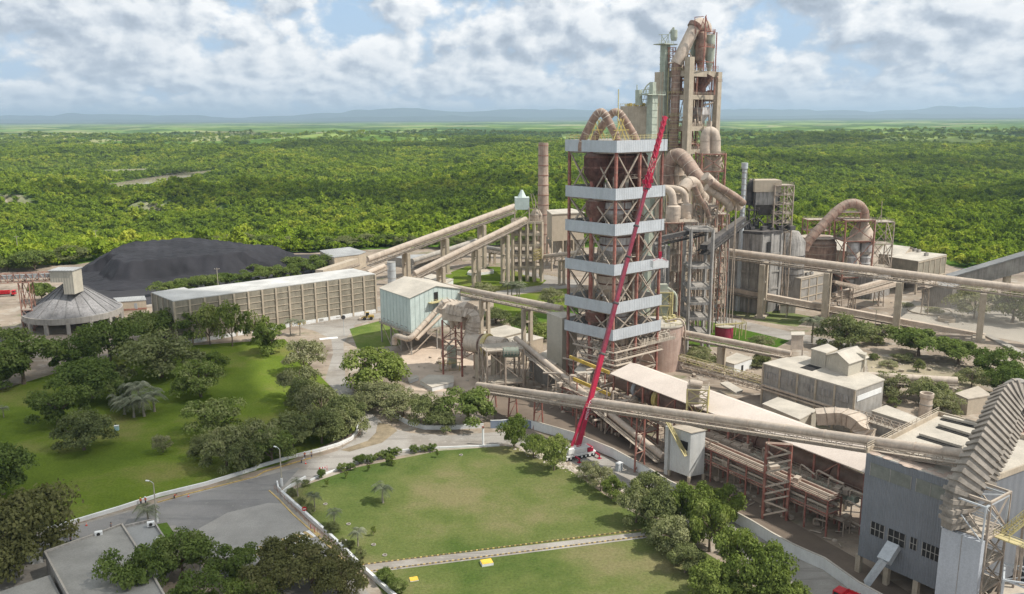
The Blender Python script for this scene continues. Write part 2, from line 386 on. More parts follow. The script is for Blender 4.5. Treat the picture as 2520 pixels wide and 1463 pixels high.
# forest: one mass, instanced crowns on scattered points
FG = leafmat('forest_leaf', (.085, .14, .024), (.24, .32, .035), .34, .0058, (.44, .46, .07))
fcol = bpy.data.collections.new('forest_crowns')
for i in range(6):
    me = crown_mesh('forest_crown', 100 + i, 9 + i, 330, .115, FG, 1., .8, .3)
    fcol.objects.link(bpy.data.objects.new('forest_crown', me))
PLANT = [G(*p) for p in ((-300, 668), (60, 664), (150, 655), (225, 642), (470, 620), (700, 622), (760, 622), (900, 612), (1250, 598), (1420, 606), (1700, 600), (1980, 585), (2200, 600), (2340, 650), (2420, 665), (2900, 660))] + [Vector((330, 60, 0)), Vector((-260, 60, 0))]
def inpoly(x, y, P):
    c = False; n = len(P); j = n - 1
    for i in range(n):
        if (P[i][1] > y) != (P[j][1] > y) and x < (P[j][0] - P[i][0]) * (y - P[i][1]) / (P[j][1] - P[i][1]) + P[i][0]: c = not c
        j = i
    return c
def build_forest():
    rg = random.Random(5); pts = []; r = 130.
    while r < 4800:
        s = 6.2 if r < 900 else 6.2 * (r / 900) ** .62
        hw = max(430., math.tan(R(41)) * r + 60); n = int(2 * hw / s)
        for k in range(n):
            x = -hw + (k + rg.random()) * s; y = r + rg.uniform(-.6, .6) * s
            if y < 760 and inpoly(x, y, PLANT): continue
            if inriver(x, y) < 1.0: continue
            q = y - cliffy(x)
            if x < 0 and -10 < q < 4 and rg.random() < .82 * sm(.3, .5, .5 + fb(x, 9, 140)): continue
            if y > 2600:
                if fb(x, y * 2.4, 900, 4) > .06 - (y - 2600) / 2200 and rg.random() > .07: continue
            pts.append((x, y, hgt(x, y), s))
        r += s * .86
    me = bpy.data.meshes.new('forest'); n = len(pts); P = np.array(pts)
    me.vertices.add(n); me.vertices.foreach_set('co', P[:, :3].ravel())
    q = np.random.default_rng(3); at = me.attributes.new('sc', 'FLOAT_VECTOR', 'POINT')
    s = P[:, 3] * q.uniform(.5, 1.1, n); big = q.random(n) < .09; s[big] *= 1.6
    zz = s * q.uniform(.7, 1.45, n); zz = np.minimum(zz, 14)
    at.data.foreach_set('vector', np.stack([s, s, zz], 1).ravel())
    at = me.attributes.new('rz', 'FLOAT_VECTOR', 'POINT'); at.data.foreach_set('vector', np.stack([q.uniform(-.1, .1, n), q.uniform(-.1, .1, n), q.uniform(0, 6.28, n)], 1).ravel())
    o = bpy.data.objects.new('forest', me); COL.objects.link(o); tag(o, kind='stuff'); me.materials.append(FG)
    tag(o, 'dense bright green broadleaf forest covering the land behind the works', 'forest')
    g = bpy.data.node_groups.new('scatter', 'GeometryNodeTree')
    g.interface.new_socket('Geometry', in_out='INPUT', socket_type='NodeSocketGeometry'); g.interface.new_socket('Geometry', in_out='OUTPUT', socket_type='NodeSocketGeometry')
    gi = g.nodes.new('NodeGroupInput'); go = g.nodes.new('NodeGroupOutput'); ip = g.nodes.new('GeometryNodeInstanceOnPoints')
    ci = g.nodes.new('GeometryNodeCollectionInfo'); ci.inputs[0].default_value = fcol; ci.inputs[1].default_value = True; ci.inputs[2].default_value = True
    g.links.new(gi.outputs[0], ip.inputs['Points']); g.links.new(ci.outputs[0], ip.inputs['Instance']); ip.inputs['Pick Instance'].default_value = True
    for nm, sk in (('sc', 'Scale'), ('rz', 'Rotation')):
        na = g.nodes.new('GeometryNodeInputNamedAttribute'); na.data_type = 'FLOAT_VECTOR'; na.inputs[0].default_value = nm
        g.links.new(na.outputs[0], ip.inputs[sk])
    g.links.new(ip.outputs[0], go.inputs[0])
    md = o.modifiers.new('scatter', 'NODES'); md.node_group = g
    print('forest trees', n)
build_forest()
# clouds overhead (out of the picture) that shade parts of the land
cm = bpy.data.materials.new('thin_cloud'); cm.use_nodes = True; t = cm.node_tree; t.nodes.clear()
geo = t.nodes.new('ShaderNodeNewGeometry'); tr = t.nodes.new('ShaderNodeBsdfTransparent'); df = t.nodes.new('ShaderNodeBsdfDiffuse'); df.inputs[0].default_value = (.9, .9, .9, 1)
mx = t.nodes.new('ShaderNodeMixShader'); oo = t.nodes.new('ShaderNodeOutputMaterial')
t.links.new(ramp(t, nz(t, geo.outputs['Position'], .012, 4, .55), [(.36, (.34, .34, .34)), (.62, (.62, .62, .62))]), mx.inputs[0])
t.links.new(tr.outputs[0], mx.inputs[1]); t.links.new(df.outputs[0], mx.inputs[2]); t.links.new(mx.outputs[0], oo.inputs[0])
def cloud(gx, gy, rx, ry, z=650., rz=0., seed=0):
    off = sdir * (z / sdir.z); m = MB(); n = 40; prof = [(.0, -.12), (.35, -.11), (.65, -.08), (.85, -.05), (1., 0), (.85, .09), (.6, .16), (.3, .2), (0, .21)]
    for r, h in prof:
        for k in range(n):
            th = 2 * math.pi * k / n; w = 1 + .32 * noise.noise(Vector((math.cos(th) * 1.7 + seed, math.sin(th) * 1.7, r)))
            x, y = r * w * rx * math.cos(th), r * w * ry * math.sin(th)
            m.v.append((gx + off.x + x * math.cos(rz) - y * math.sin(rz), gy + off.y + x * math.sin(rz) + y * math.cos(rz), z + h * min(rx, ry)))
    for i in range(len(prof) - 1):
        for k in range(n): k2 = (k + 1) % n; m.f.append((i * n + k, i * n + k2, (i + 1) * n + k2, (i + 1) * n + k)); m.mi.append(0)
    o = m.build('sky_cloud', cm); tag(o, kind='structure')
cloud(-165, 190, 125, 150, 600, .2, 1)
cloud(-330, 1130, 520, 75, 800, -.03, 2)
cloud(-480, 720, 260, 35, 800, .1, 12)
cloud(350, 780, 160, 35, 800, .3, 15)
cloud(60, 900, 260, 50, 800, .1, 13)
cloud(700, 1050, 380, 130, 800, .5, 3)
cloud(900, 1700, 600, 110, 800, .2, 14)
cloud(-1400, 1750, 700, 150, 1100, .1, 4)
cloud(200, 2700, 1600, 260, 1500, .03, 5)
cloud(-900, 4600, 2600, 420, 2200, 0., 6)
cloud(2400, 3600, 1500, 420, 2000, 0., 7)
# haze
def haze():
    m = bpy.data.materials.new('haze'); m.use_nodes = True; t = m.node_tree; t.nodes.clear()
    v = t.nodes.new('ShaderNodeVolumePrincipled'); v.inputs['Color'].default_value = (.64, .83, 1, 1); v.inputs['Density'].default_value = .00005; v.inputs['Anisotropy'].default_value = .2
    o = t.nodes.new('ShaderNodeOutputMaterial'); t.links.new(v.outputs[0], o.inputs['Volume'])
    b = MB().box((0, 27000, 240), (76000, 60000, 540)); x = b.build('haze', m); tag(x, 'pale blue haze over the far plain and hills', 'haze', kind='stuff')
haze()
def dustpuff(c, rx, ry, rz, dens, label):
    m = bpy.data.materials.new('airborne_dust'); m.use_nodes = True; t = m.node_tree; t.nodes.clear(); v = t.nodes.new('ShaderNodeVolumePrincipled'); v.inputs['Color'].default_value = (.85, .78, .68, 1); v.inputs['Density'].default_value = dens
    o = t.nodes.new('ShaderNodeOutputMaterial'); t.links.new(v.outputs[0], o.inputs['Volume']); b = MB(); b.lathe(c, [(.05, -1)] + [(math.sin(math.pi * k / 12), -math.cos(math.pi * k / 12)) for k in range(1, 12)] + [(.05, 1)], 24)
    b.v = [(c[0] + (x - c[0]) * rx, c[1] + (y - c[1]) * ry, max(.2, c[2] + (z - c[2]) * rz)) for x, y, z in b.v]; o = b.build('dust_cloud', m, smooth=True); tag(o, label, 'dust', kind='stuff')
dustpuff(G(2470, 800, 4), 32, 26, 13, .006, 'pale dust drifting over the yard by the fourth tall pier')
dustpuff(G(2400, 755, 5), 34, 30, 12, .004, 'thin dust hanging behind the fourth tall pier')
# ================================================================ GROUND LAYOUT
def poly(px, z): return [tuple(G(*p, z)) for p in px]
dust = (.40, .33, .25)
m_soil = pmat('yard_soil', (.31, .25, .19), .95, .25, .05, streak=0, bump=.05)
def wear(m, specs):
    t = m.node_tree; b = t.nodes['Principled BSDF']; c = b.inputs['Base Color'].links[0].from_socket; pos = t.nodes.new('ShaderNodeNewGeometry').outputs['Position']
    for (sc, dt, lo, hi, col, amt, st) in specs:
        v = pos
        if st:
            mp = t.nodes.new('ShaderNodeMapping'); mp.inputs['Rotation'].default_value = (0, 0, st[0]); mp.inputs['Scale'].default_value = (st[1], 1, 1); t.links.new(pos, mp.inputs[0]); v = mp.outputs[0]
        c = mixc(t, mth(t, 'MULTIPLY', ramp(t, nz(t, v, sc, dt, .65), [(lo, (0, 0, 0)), (hi, (1, 1, 1))]), amt), c, col)
    t.links.new(c, b.inputs['Base Color'])
wear(m_soil, [(.035, 6, .50, .60, (.17, .13, .10), .65, None), (.11, 6, .54, .62, (.42, .38, .32), .6, None), (.06, 6, .58, .66, (.12, .14, .06), .7, None), (.5, 4, .60, .68, (.13, .10, .08), .6, None), (.35, 4, .55, .66, (.2, .16, .12), .5, (.85, .06)), (.4, 4, .57, .66, (.40, .36, .30), .5, (-.75, .06))])
m_dark = pmat('dark_soil', (.16, .125, .095), .95, .3, .06)  # darker brown earth for the floor along the kiln and the lawn rings
m_asph = pmat('asphalt', (.22, .21, .20), .9, .16, .07)
m_conc = pmat('concrete_road', (.33, .305, .27), .9, .16, .05)
wear(m_asph, [(.05, 6, .45, .62, (.25, .24, .22), .8, None), (.3, 5, .52, .64, (.12, .12, .115), .3, (.3, .12)), (.8, 4, .6, .68, (.30, .28, .25), .5, None), (.25, 5, .56, .62, (.12, .12, .12), .35, (-.5, .15))])
wear(m_conc, [(.06, 6, .48, .62, (.22, .19, .155), .7, None), (.35, 5, .54, .64, (.17, .15, .13), .55, (.9, .08)), (.7, 5, .58, .68, (.42, .39, .34), .6, None), (.3, 5, .56, .64, (.18, .16, .14), .5, (-.8, .08))])
m_kerb = pmat('white_kerb', (.78, .77, .74), .8, .08, .3)
m_yel = pmat('yellow_paint', (.50, .34, .09), .8, .35, .6, dust=.25)
def grassmat(name, a, b, c):
    m = pmat(name, b, 1, 0, 1, fine=False); t = m.node_tree; bs = t.nodes['Principled BSDF']
    pos = t.nodes.new('ShaderNodeNewGeometry').outputs['Position']
    k = ramp(t, nz(t, pos, .035, 6, .62), [(.36, a), (.5, b), (.64, c)])
    k = mixc(t, .5, k, ramp(t, nz(t, pos, 1.6, 6, .75), [(.3, (.2, .2, .2)), (.7, (.8, .8, .8))]), 'OVERLAY')
    t.links.new(k, bs.inputs['Base Color']); bs.inputs['Specular IOR Level'].default_value = 0
    bp = t.nodes.new('ShaderNodeBump'); bp.inputs['Strength'].default_value = .7; bp.inputs['Distance'].default_value = .15
    t.links.new(nz(t, pos, 3., 4, .7), bp.inputs['Height']); t.links.new(bp.outputs[0], bs.inputs['Normal']); return m
g_green = grassmat('lawn_grass', (.05, .10, .016), (.075, .135, .02), (.12, .165, .035))
g_bright = grassmat('park_grass', (.085, .125, .018), (.12, .165, .024), (.18, .18, .055))
g_dry = grassmat('dry_lawn', (.07, .105, .026), (.118, .14, .044), (.185, .168, .08))
def ground(name, px, mat, z, zz=None):
    m = MB(); m.sheet(poly(px, z)); o = m.build(name, mat); tag(o, kind='structure'); return o
# works yard: one dusty sheet
pl = [(p.x, p.y, .0) for p in [G(*q) for q in ((-300, 672), (60, 668), (150, 658), (225, 645), (470, 622), (760, 624), (900, 615), (1250, 602), (1420, 610), (1700, 604), (1980, 590), (2200, 606), (2340, 655), (2420, 670), (2900, 665))]] + [(340, 60, 0), (-270, 60, 0)]
m = MB(); m.sheet(pl); tag(m.build('yard_ground', m_soil), kind='structure')
ground('coal_yard', [(170, 712), (300, 760), (560, 720), (900, 660), (880, 625), (620, 628), (300, 645)], pmat('coal_dust_ground', (.045, .043, .046), .95, .3, .03), .02)
ground('park_lawn', [(-150, 1010), (0, 960), (330, 860), (700, 835), (860, 1000), (880, 1060), (700, 1140), (105, 1305), (-150, 1400)], g_bright, .03)
ground('main_lawn', [(700, 1212), (880, 1150), (1080, 1110), (1243, 1098), (1330, 1110), (1420, 1170), (1520, 1240), (1640, 1306), (887, 1392)], g_dry, .03)
ground('front_lawn', [(905, 1408), (1660, 1312), (1800, 1400), (2000, 1560), (1010, 1560)], g_dry, .03)
ground('garden_path', [(872, 1392), (1640, 1303), (1680, 1313), (905, 1411)], m_conc, .05)
ground('river_side_road', [(-200, 655), (60, 653), (185, 652), (190, 658), (60, 668), (-200, 675)], m_soil, .04)
# lawns and roads behind the tower
ground('back_lawn', [(1105, 672), (1150, 655), (1230, 657), (1345, 690), (1330, 703), (1150, 725), (1020, 720)], g_bright, .03)
ground('back_lawn', [(1215, 733), (1395, 710), (1420, 745), (1250, 790), (1215, 760)], g_bright, .03)
ground('back_lawn', [(1250, 790), (1420, 745), (1430, 810), (1290, 850)], g_green, .034)
ground('side_lawn', [(1640, 770), (1880, 815), (1945, 838), (1900, 862), (1690, 850)], g_green, .03)
ground('side_lawn', [(1700, 748), (1860, 790), (1960, 805), (2000, 780), (1890, 760), (1740, 735)], grassmat('weedy_lawn', (.10, .15, .04), (.17, .19, .08), (.3, .27, .18)), .03)
ground('verge_lawn', [(860, 810), (935, 790), (990, 820), (985, 850), (880, 860)], grassmat('worn_lawn', (.09, .14, .03), (.15, .19, .05), (.28, .25, .13)), .03)
ground('plant_road', [(1640, 745), (1700, 762), (1960, 820), (2120, 850), (2100, 865), (1940, 838), (1690, 778), (1640, 765)], m_conc, .04)
ground('plant_road', [(1290, 668), (1420, 690), (1430, 708), (1350, 712), (1130, 745), (900, 770), (880, 762), (1150, 727), (1330, 703), (1345, 690), (1285, 676)], m_conc, .04)
ground('dusty_yard', [(2210, 740), (2400, 755), (2540, 770), (2700, 900), (2500, 840), (2200, 790)], pmat('pale_dust_ground', (.40, .36, .30), .95, .15, .03), .03)
ground('grass_bank', [(2130, 870), (2330, 905), (2420, 950), (2250, 960), (2140, 930)], pmat('dry_earth', (.33, .28, .19), .95, .3, .05), .03)
# the road that runs from the warehouse down to the crossing and along both lawns
road = [(700, 795), (935, 770), (945, 782), (875, 800), (845, 845), (850, 930), (880, 985), (950, 1050), (1010, 1066), (1100, 1072), (1250, 1062), (1400, 1090), (1560, 1150), (1700, 1215), (1850, 1300), (2020, 1390), (2200, 1480), (2090, 1540), (1900, 1430), (1700, 1300), (1500, 1190), (1345, 1105), (1243, 1092), (1080, 1104), (880, 1143), (690, 1205), (700, 1225), (925, 1480), (600, 1480), (480, 1340), (430, 1295), (392, 1290), (240, 1335), (60, 1390), (-100, 1440), (-100, 1370), (105, 1313), (600, 1180), (830, 1110), (890, 1070), (885, 1030), (800, 935), (820, 870), (815, 835), (775, 815)]
ground('road', road, m_conc, .02)
ground('road_asphalt', [(110, 1316), (600, 1184), (740, 1150), (690, 1205), (690, 1225), (870, 1420), (560, 1420), (470, 1330), (430, 1292), (240, 1333), (100, 1375)], m_asph, .045)
ground('yard_floor', [(1215, 1050), (1215, 960), (1330, 980), (1560, 1085), (1800, 1200), (2100, 1370), (2300, 1500), (2200, 1480), (2050, 1400), (1850, 1290), (1640, 1190), (1350, 1060)], m_dark, .03)
ground('parking_slab', [(470, 1312), (560, 1262), (660, 1238), (698, 1240), (770, 1305), (850, 1395), (870, 1430), (560, 1430)], pmat('parking_concrete', (.30, .285, .26), .9, .14, .12), .052)
ground('pale_sand', [ze(300, 1300), ze(420, 1240), ze(620, 1190), ze(900, 1240), ze(980, 1340), ze(960, 1500), zh(1500, 190), zh(1300, 200), zh(1080, 190), ze(330, 1440)], pmat('pinkish_sand', (.50, .40, .31), .95, .2, .12, bump=.04), .028)
# painted crossing
def bars(p0, p1, p2, p3, n, mats, name):
    a, b, c, d = [G(*p, .06) for p in (p0, p1, p2, p3)]
    ms = [MB(), MB()]
    for i in range(n): ms[i % 2].sheet([a.lerp(b, i / n), a.lerp(b, (i + 1) / n), d.lerp(c, (i + 1) / n), d.lerp(c, i / n)])
    for k in (0, 1): tag(ms[k].build(name, mats[k]), kind='structure')
bars((615, 1352), (770, 1302), (790, 1316), (638, 1370), 17, (m_yel, m_kerb), 'crossing_stripe')
ground('road_marking', [(786, 833), (830, 829), (832, 833), (787, 837)], m_kerb, .06)
# stain of wet earth on the road
ground('mud_stain', [(960, 1046), (978, 1060), (940, 1090), (860, 1112), (838, 1108), (905, 1085), (925, 1065), (930, 1040)], pmat('mud', (.25, .2, .13), .9, .3, .3), .06)
# ================================================================ PLANT MATERIALS
DL, DR = Vector((-.697, .717, 0)), Vector((.787, .617, 0))
aR = math.atan2(DR.y, DR.x); aL = math.atan2(DL.y, DL.x)
m_rust = pmat('red_oxide_steel', (.28, .10, .075), .75, .35, .5, dust=.6)
m_rust2 = pmat('dusty_red_steel', (.30, .14, .10), .8, .3, .5, dust=.55)
m_beam = pmat('dusty_steel', (.36, .29, .23), .8, .3, .6, dust=.6)
m_cream = pmat('dusty_concrete', (.44, .37, .28), .9, .16, .3, dust=.35, streak=.35, dirt=(.22, .17, .12))
m_grey = pmat('grey_concrete', (.33, .31, .28), .9, .2, .25, dust=.3, streak=.5, dirt=(.12, .11, .10))
m_black = pmat('coal_stained_steel', (.07, .065, .065), .8, .45, .35, dust=.12)
m_bandL = pmat('pale_blue_cladding', (.47, .495, .51), .5, .1, .3, corr=aL, streak=.3, dirt=(.3, .3, .3), pitch=.8)
m_bandR = pmat('pale_blue_cladding_ribbed', (.47, .49, .505), .5, .1, .3, corr=aR, streak=.3, dirt=(.3, .3, .3), pitch=.8)
m_duct = pmat('dusty_duct', (.51, .42, .335), .7, .2, .4, dust=.3, streak=.25, dirt=(.22, .12, .08))
m_rduct = pmat('rusty_duct', (.30, .20, .15), .8, .4, .35, dust=.3, streak=.5, dirt=(.12, .05, .035))
m_green = pmat('pale_green_steel', (.38, .42, .34), .7, .2, .4, dust=.35)
m_yel2 = pmat('faded_yellow_steel', (.50, .40, .13), .7, .25, .5, dust=.3)
m_rail = pmat('handrail_yellow', (.50, .43, .20), .7, .2, .5, dust=.2)
m_deck = pmat('dusty_deck', (.36, .31, .25), .9, .3, .5, dust=.5)
m_cyc = pmat('cyclone_shell', (.50, .48, .46), .7, .35, .3, dust=.2, streak=.7, dirt=(.10, .05, .04))
m_dkcyc = pmat('scorched_cyclone', (.10, .045, .035), .8, .5, .4, dust=.1, streak=.5, dirt=(.03, .02, .02))
m_white = pmat('white_paint', (.72, .72, .70), .6, .08, .4, streak=.15, dirt=(.4, .38, .34))
m_roofw = pmat('dusty_white_roof', (.47, .425, .355), .8, .16, .15, streak=0, bump=.02)
m_crane = pmat('crane_red', (.40, .018, .05), .35, .15, .4, streak=.2, dirt=(.15, .02, .03))
m_craned = pmat('crane_dark_red', (.22, .02, .045), .4, .2, .4, dust=.15)
m_tyre = pmat('rubber', (.025, .025, .025), .9, .2, 1.)
m_glass = pmat('dark_glass', (.03, .035, .04), .15, .1, 1., fine=False)
m_galv = pmat('galvanised', (.45, .47, .48), .4, .12, .6)
m_dkrust = pmat('dark_rust', (.13, .06, .045), .85, .4, .5, dust=.3)
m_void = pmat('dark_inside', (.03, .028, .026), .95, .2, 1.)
def bracing_face(p, q, z0, z1, w, mb, kind='X'):
    p0, q0, p1, q1 = [Vector((a[0], a[1], z)) for a, z in ((p, z0), (q, z0), (p, z1), (q, z1))]
    if kind in 'XV/': mb.beam(p0, q1 if kind != 'V' else (p1 + q1) / 2, w)
    if kind in 'XV': mb.beam(q0, p1 if kind != 'V' else (p1 + q1) / 2, w)
def clutter(T, c, r, z0, z1, n, seed, name, mat, k=1.):
    # pipes, motors, short platforms crowded round one spot, all standing on floors or hung from one riser
    q = random.Random(seed); m = MB()
    for i in range(n):
        x, y = c[0] + q.uniform(-r, r) * .8, c[1] + q.uniform(-r, r) * .8; z = q.uniform(z0, z1); s = q.uniform(.5, 1.5) * k; t = i % 5
        if t == 0: m.box((x, y, z0 + s * .6), (s * 1.6, s, s * 1.2), q.random() * 3)
        elif t == 1: m.tube([(x, y, z0), (x, y, z1)], .22 * k + .1 * q.random(), 6)
        elif t == 2: e = (x + q.uniform(-5, 5) * k, y + q.uniform(-4, 4) * k, z); m.beam((x, y, z), e, .9, .12); m.rail([(x, y, z), e], 1., w=.08, step=1.5)
        elif t == 3: m.tube(bend([(x, y, z0), (x, y, z), (x + q.uniform(-5, 5) * k, y + q.uniform(-3, 3), z + q.uniform(-1, 2))], 1, 3), .3 * k, 7)
        else: m.beam((x, y, z0), (x + q.uniform(-4, 4), y + q.uniform(-4, 4), z1), .2)
    m.beam((c[0], c[1], z0), (c[0], c[1], z1), .4); return m.build(name, mat, T)
# ================================================================ FRONT PREHEATER TOWER
def front_tower():
    Y0 = 265.; C = A(1508, 838, Y0); Lc = along(C, DL, 1398); Rc = along(C, DR, 1617); Bc = Lc + Rc - C
    C, Lc, Rc, Bc = [Vector((p.x, p.y, 0)) for p in (C, Lc, Rc, Bc)]
    T = thing('preheater_tower', 'tall open steel tower wrapped in six pale blue cladding bands, left of the concrete tower', 'tower', C)
    zs = [(A(*zb(455, b), Y0).z, A(*zb(458, t), Y0).z) for b, t in ((1320, 1240), (1128, 1045), (845, 765), (555, 470), (295, 210))] + [(A(*za(465, 1118), Y0).z, A(*za(465, 1030), Y0).z)]
    cols = [C, (C + Lc) / 2, Lc, (C + Rc) / 2, Rc, (Lc + Bc) / 2, Bc, (Rc + Bc) / 2, (C + Bc) / 2]
    for i, c in enumerate(cols[:8]):
        b = MB(); b.beam(c, (c.x, c.y, zs[-1][0] + .5), .75 if i != 1 else .95); b.build('column', m_rust, T)
    ex = lambda p, k: Vector((p.x, p.y, 0)) + (Vector((p.x, p.y, 0)) - (C + Bc) / 2).normalized() * k
    ring = [ex(p, 1.1) for p in (C, Rc, Bc, Lc)]
    faces = [(C, Rc), (Rc, Bc), (Bc, Lc), (Lc, C)]
    for i, (zb0, zt0) in enumerate(zs):
        d = MB(); d.prism([ex(p, .7) for p in (C, Rc, Bc, Lc)], zb0 + .5, zb0 + .85)
        d.build('floor_deck', m_deck, T)
        k = 1.25 if i < 5 else 1.5; rg = [ex(p, k) for p in (C, Rc, Bc, Lc)]
        for j in range(4):
            a, b = rg[j], rg[(j + 1) % 4]; n = (b - a).normalized(); nn = Vector((n.y, -n.x, 0))
            m = MB(); m.prism([a, b, b - nn * -.0 - nn * .12, a - nn * .12], zb0, zt0); m.build('parapet_band', m_bandR if j % 2 == 0 else m_bandL, T)
    lev = [0, 8.] + [z[0] for z in zs]
    rgx = random.Random(3)
    for i in range(len(lev) - 1):
        z0, z1 = lev[i] + (.8 if i > 1 else 0), lev[i + 1]
        z0b = zs[i - 2][1] - 1.5 if i >= 2 else z0
        m = MB()
        for a, b in faces:
            mid = (a + b) / 2
            for p, q in ((a, mid), (mid, b)):
                bracing_face(p, q, z0, z1, .34, m, 'X')
                m.beam((p.x, p.y, z1 - .2), (q.x, q.y, z1 - .2), .5)
        m.build('bracing', m_beam, T)
        clutter(T, (C + Bc) / 2, 9., z0 + .6, z1 - .5, 26, 50 + i, 'equipment', m_duct if i < 5 else m_dkrust)
        m = MB()   # inner platforms, stairs, pipes
        zm = (z0 + z1) / 2
        for k in range(8):
            z = zm + rgx.uniform(-3, 4); p = C.lerp(Lc, rgx.uniform(.1, .6)) + DR * rgx.uniform(2, 14); q = p + (DR if k % 2 else DL) * rgx.uniform(4, 9)
            m.beam((p.x, p.y, z), (q.x, q.y, z), 1.1, .15); m.rail([(p.x, p.y, z), (q.x, q.y, z)], 1.1, w=.08)
        a, b = C + DR * 4 + DL * 3, C + DR * 14 + DL * 3
        if i % 2: a, b = b, a
        m.beam((a.x, a.y, z0 + .5), (b.x, b.y, z1), 1., .15); m.rail([(a.x, a.y, z0 + .5), (b.x, b.y, z1)], 1., w=.08)
        for k in range(9):
            p = C + DR * rgx.uniform(2, 18) + DL * rgx.uniform(2, 16); m.tube([(p.x, p.y, z0), (p.x, p.y, z1)], rgx.uniform(.15, .45), 7)
        m.build('walkway', m_deck, T)
    # floor rails above the top band
    m = MB(); z = zs[-1][1] - .4; top = [ex(p, 1.) for p in (C, Rc, Bc, Lc)]
    m.rail([(p.x, p.y, z + .3) for p in top], 1.5, True, w=.09, step=1.6); m.build('handrail', m_rail, T)
    m = MB(); m.prism([ex(p, .9) for p in (C, Rc, Bc, Lc)], z - .3, z); m.build('roof_deck', m_deck, T)
    ctr = (C + Bc) / 2
    # cyclones, one or two between each pair of floors
    spec = [(1, 1.5, 4.2, m_duct), (2, 1.5, 4.6, m_cyc), (2, -6, 3.4, m_dkrust), (3, -.5, 5.2, m_duct), (3, 6.5, 3.2, m_rduct), (4, .5, 5.4, m_cyc), (4, 7, 3.2, m_dkrust), (5, 0, 5.4, m_cyc), (5, -6.5, 3.2, m_dkrust), (6, .4, 5.4, m_dkcyc), (6, -6.5, 4.0, m_dkcyc), (6, 7, 3.6, m_dkcyc)]
    for (li, off, r, mt) in spec:
        z0, z1 = lev[li] + 1, lev[li + 1]; h = z1 - z0
        p = ctr + DR * off + DL * off * -.3 + (C - ctr) * .18
        m = MB(); m.lathe((p.x, p.y, z0), [(.7, 0), (.9, h * .12), (r, h * .5), (r, h * .88), (r * .8, h * .96), (r * .35, h)], 22); m.cur = 1; m.lathe((p.x, p.y, z0), [(r + .12, h * .62), (r + .12, h * .66)], 22); m.lathe((p.x, p.y, z0), [(r + .12, h * .86), (r + .12, h * .9)], 22)
        m.build('cyclone', [mt, m_dkrust], T, smooth=True)
    # gas ducts looping over the roof
    for (p0, pk, p1, dy, r) in ((za(218, 1040), za(352, 800), za(487, 1040), 4, 1.25), (za(300, 1030), za(450, 800), za(625, 1030), 12, 1.2)):
        a = A(*p0, Y0 + dy + 6); b = A(*p1, Y0 + dy + 3); zp = A(*pk, Y0 + dy + 4).z - r; a.z = b.z = zs[-1][1] - .5
        h = zp - a.z
        pts = [a, a.lerp(b, .38) + Vector((0, 0, h * .86)), a.lerp(b, .5) + Vector((0, 0, h * 1.12)), a.lerp(b, .62) + Vector((0, 0, h * .86)), b]
        pts = bend([a - Vector((0, 0, 3)), a, a.lerp(b, .36) + Vector((0, 0, h * .93)), a.lerp(b, .52) + Vector((0, 0, h * 1.08)), a.lerp(b, .66) + Vector((0, 0, h * .88)), b, b - Vector((0, 0, 3))], 4, 6)
        m = MB(); m.tube(pts, r, 14); m.cur = 1
        for i in range(3, len(pts) - 3, 3):
            t = (pts[i + 1] - pts[i]).normalized(); m.tube([pts[i], pts[i] + t * .25], r + .1, 14)
        m.build('gas_duct', [m_rduct, m_duct], T, smooth=True)
    for k in range(5):
        m = MB(); p = C + DL * (4 + k * 3.2) + DR * (3 + (k % 3) * 5); z0 = zs[-1][1]
        m.beam((p.x, p.y, z0), (p.x + 2.2, p.y + 1, z0 + 6.5), .25); m.beam((p.x + 4, p.y + 2, z0), (p.x + 1.2, p.y + 1, z0 + 6.5), .25)
        m.beam((p.x, p.y, z0 + 3), (p.x + 4, p.y + 2, z0 + 3), .2)
        m.build('duct_support', m_yel2, T)
    p = A(*za(482, 1010), Y0 + 12); m = MB(); m.beam((p.x, p.y, zs[-1][1]), A(*za(487, 655), Y0 + 12), .22); m.build('antenna_mast', m_rail, T)
    # cluttered service floors low on the right side and pipes round the foot
    m = MB()
    q = Rc + DR * -2; z = A(*zb(700, 1350), q.y - 4).z
    a = C + DR * 12 - DL * 1; b = a + DR * 17; m.slab((a.x, a.y, z), (b.x, b.y, z), (b.x + DL.x * 7, b.y + DL.y * 7, z), (a.x + DL.x * 7, a.y + DL.y * 7, z), .7)
    m.rail([(a.x, a.y, z), (b.x, b.y, z)], 1.2, w=.09, step=1.2)
    for k in range(9): m.box((a.x + DR.x * (1.5 + 1.7 * k) + DL.x * 2.5, a.y + DR.y * (1.5 + 1.7 * k) + DL.y * 2.5, z + .6), (1.1, 2.4, 1.1 + .3 * (k % 3)), aR + .3 * (k % 2))
    for k in range(9): p = a + DR * (1.5 + 1.8 * k) + DL * 3; m.tube(arc((p.x, p.y, z + .8), (p.x + 1.4, p.y + 1.1, z + .8), 1.2, 6), .22, 7)
    m.build('equipment_platform', m_deck, T)
    m = MB()
    rq = random.Random(31)
    for z in (3.2, 4.5, 6.4, 8., 9.7, 11., 12.4, 13.5, 16.):
        k = rq.uniform(1.2, 4.); f0, f1 = rq.uniform(0, .9), rq.uniform(.1, 1.); pts = [(Lc - DR * k).lerp(C - DR * k * .7 - DL * k, f0), C - DR * k * .7 - DL * k, (C - DR * k * .7 - DL * k).lerp(Rc + DR * 1 - DL * k, f1)]
        m.tube([(p.x, p.y, z) for p in pts], .28, 7); m.rail([(p.x, p.y, z + .3) for p in pts], 1.1, w=.08, step=2.4)
        m.beam((pts[0].x, pts[0].y, z), (pts[1].x, pts[1].y, z), 1.3, .15); m.beam((pts[1].x, pts[1].y, z), (pts[2].x, pts[2].y, z), 1.3, .15)
    m.build('pipe_gallery', m_beam, T)
    return T, C, Lc, Rc, Bc, zs
FT, tC, tL, tR, tB, tz = front_tower()
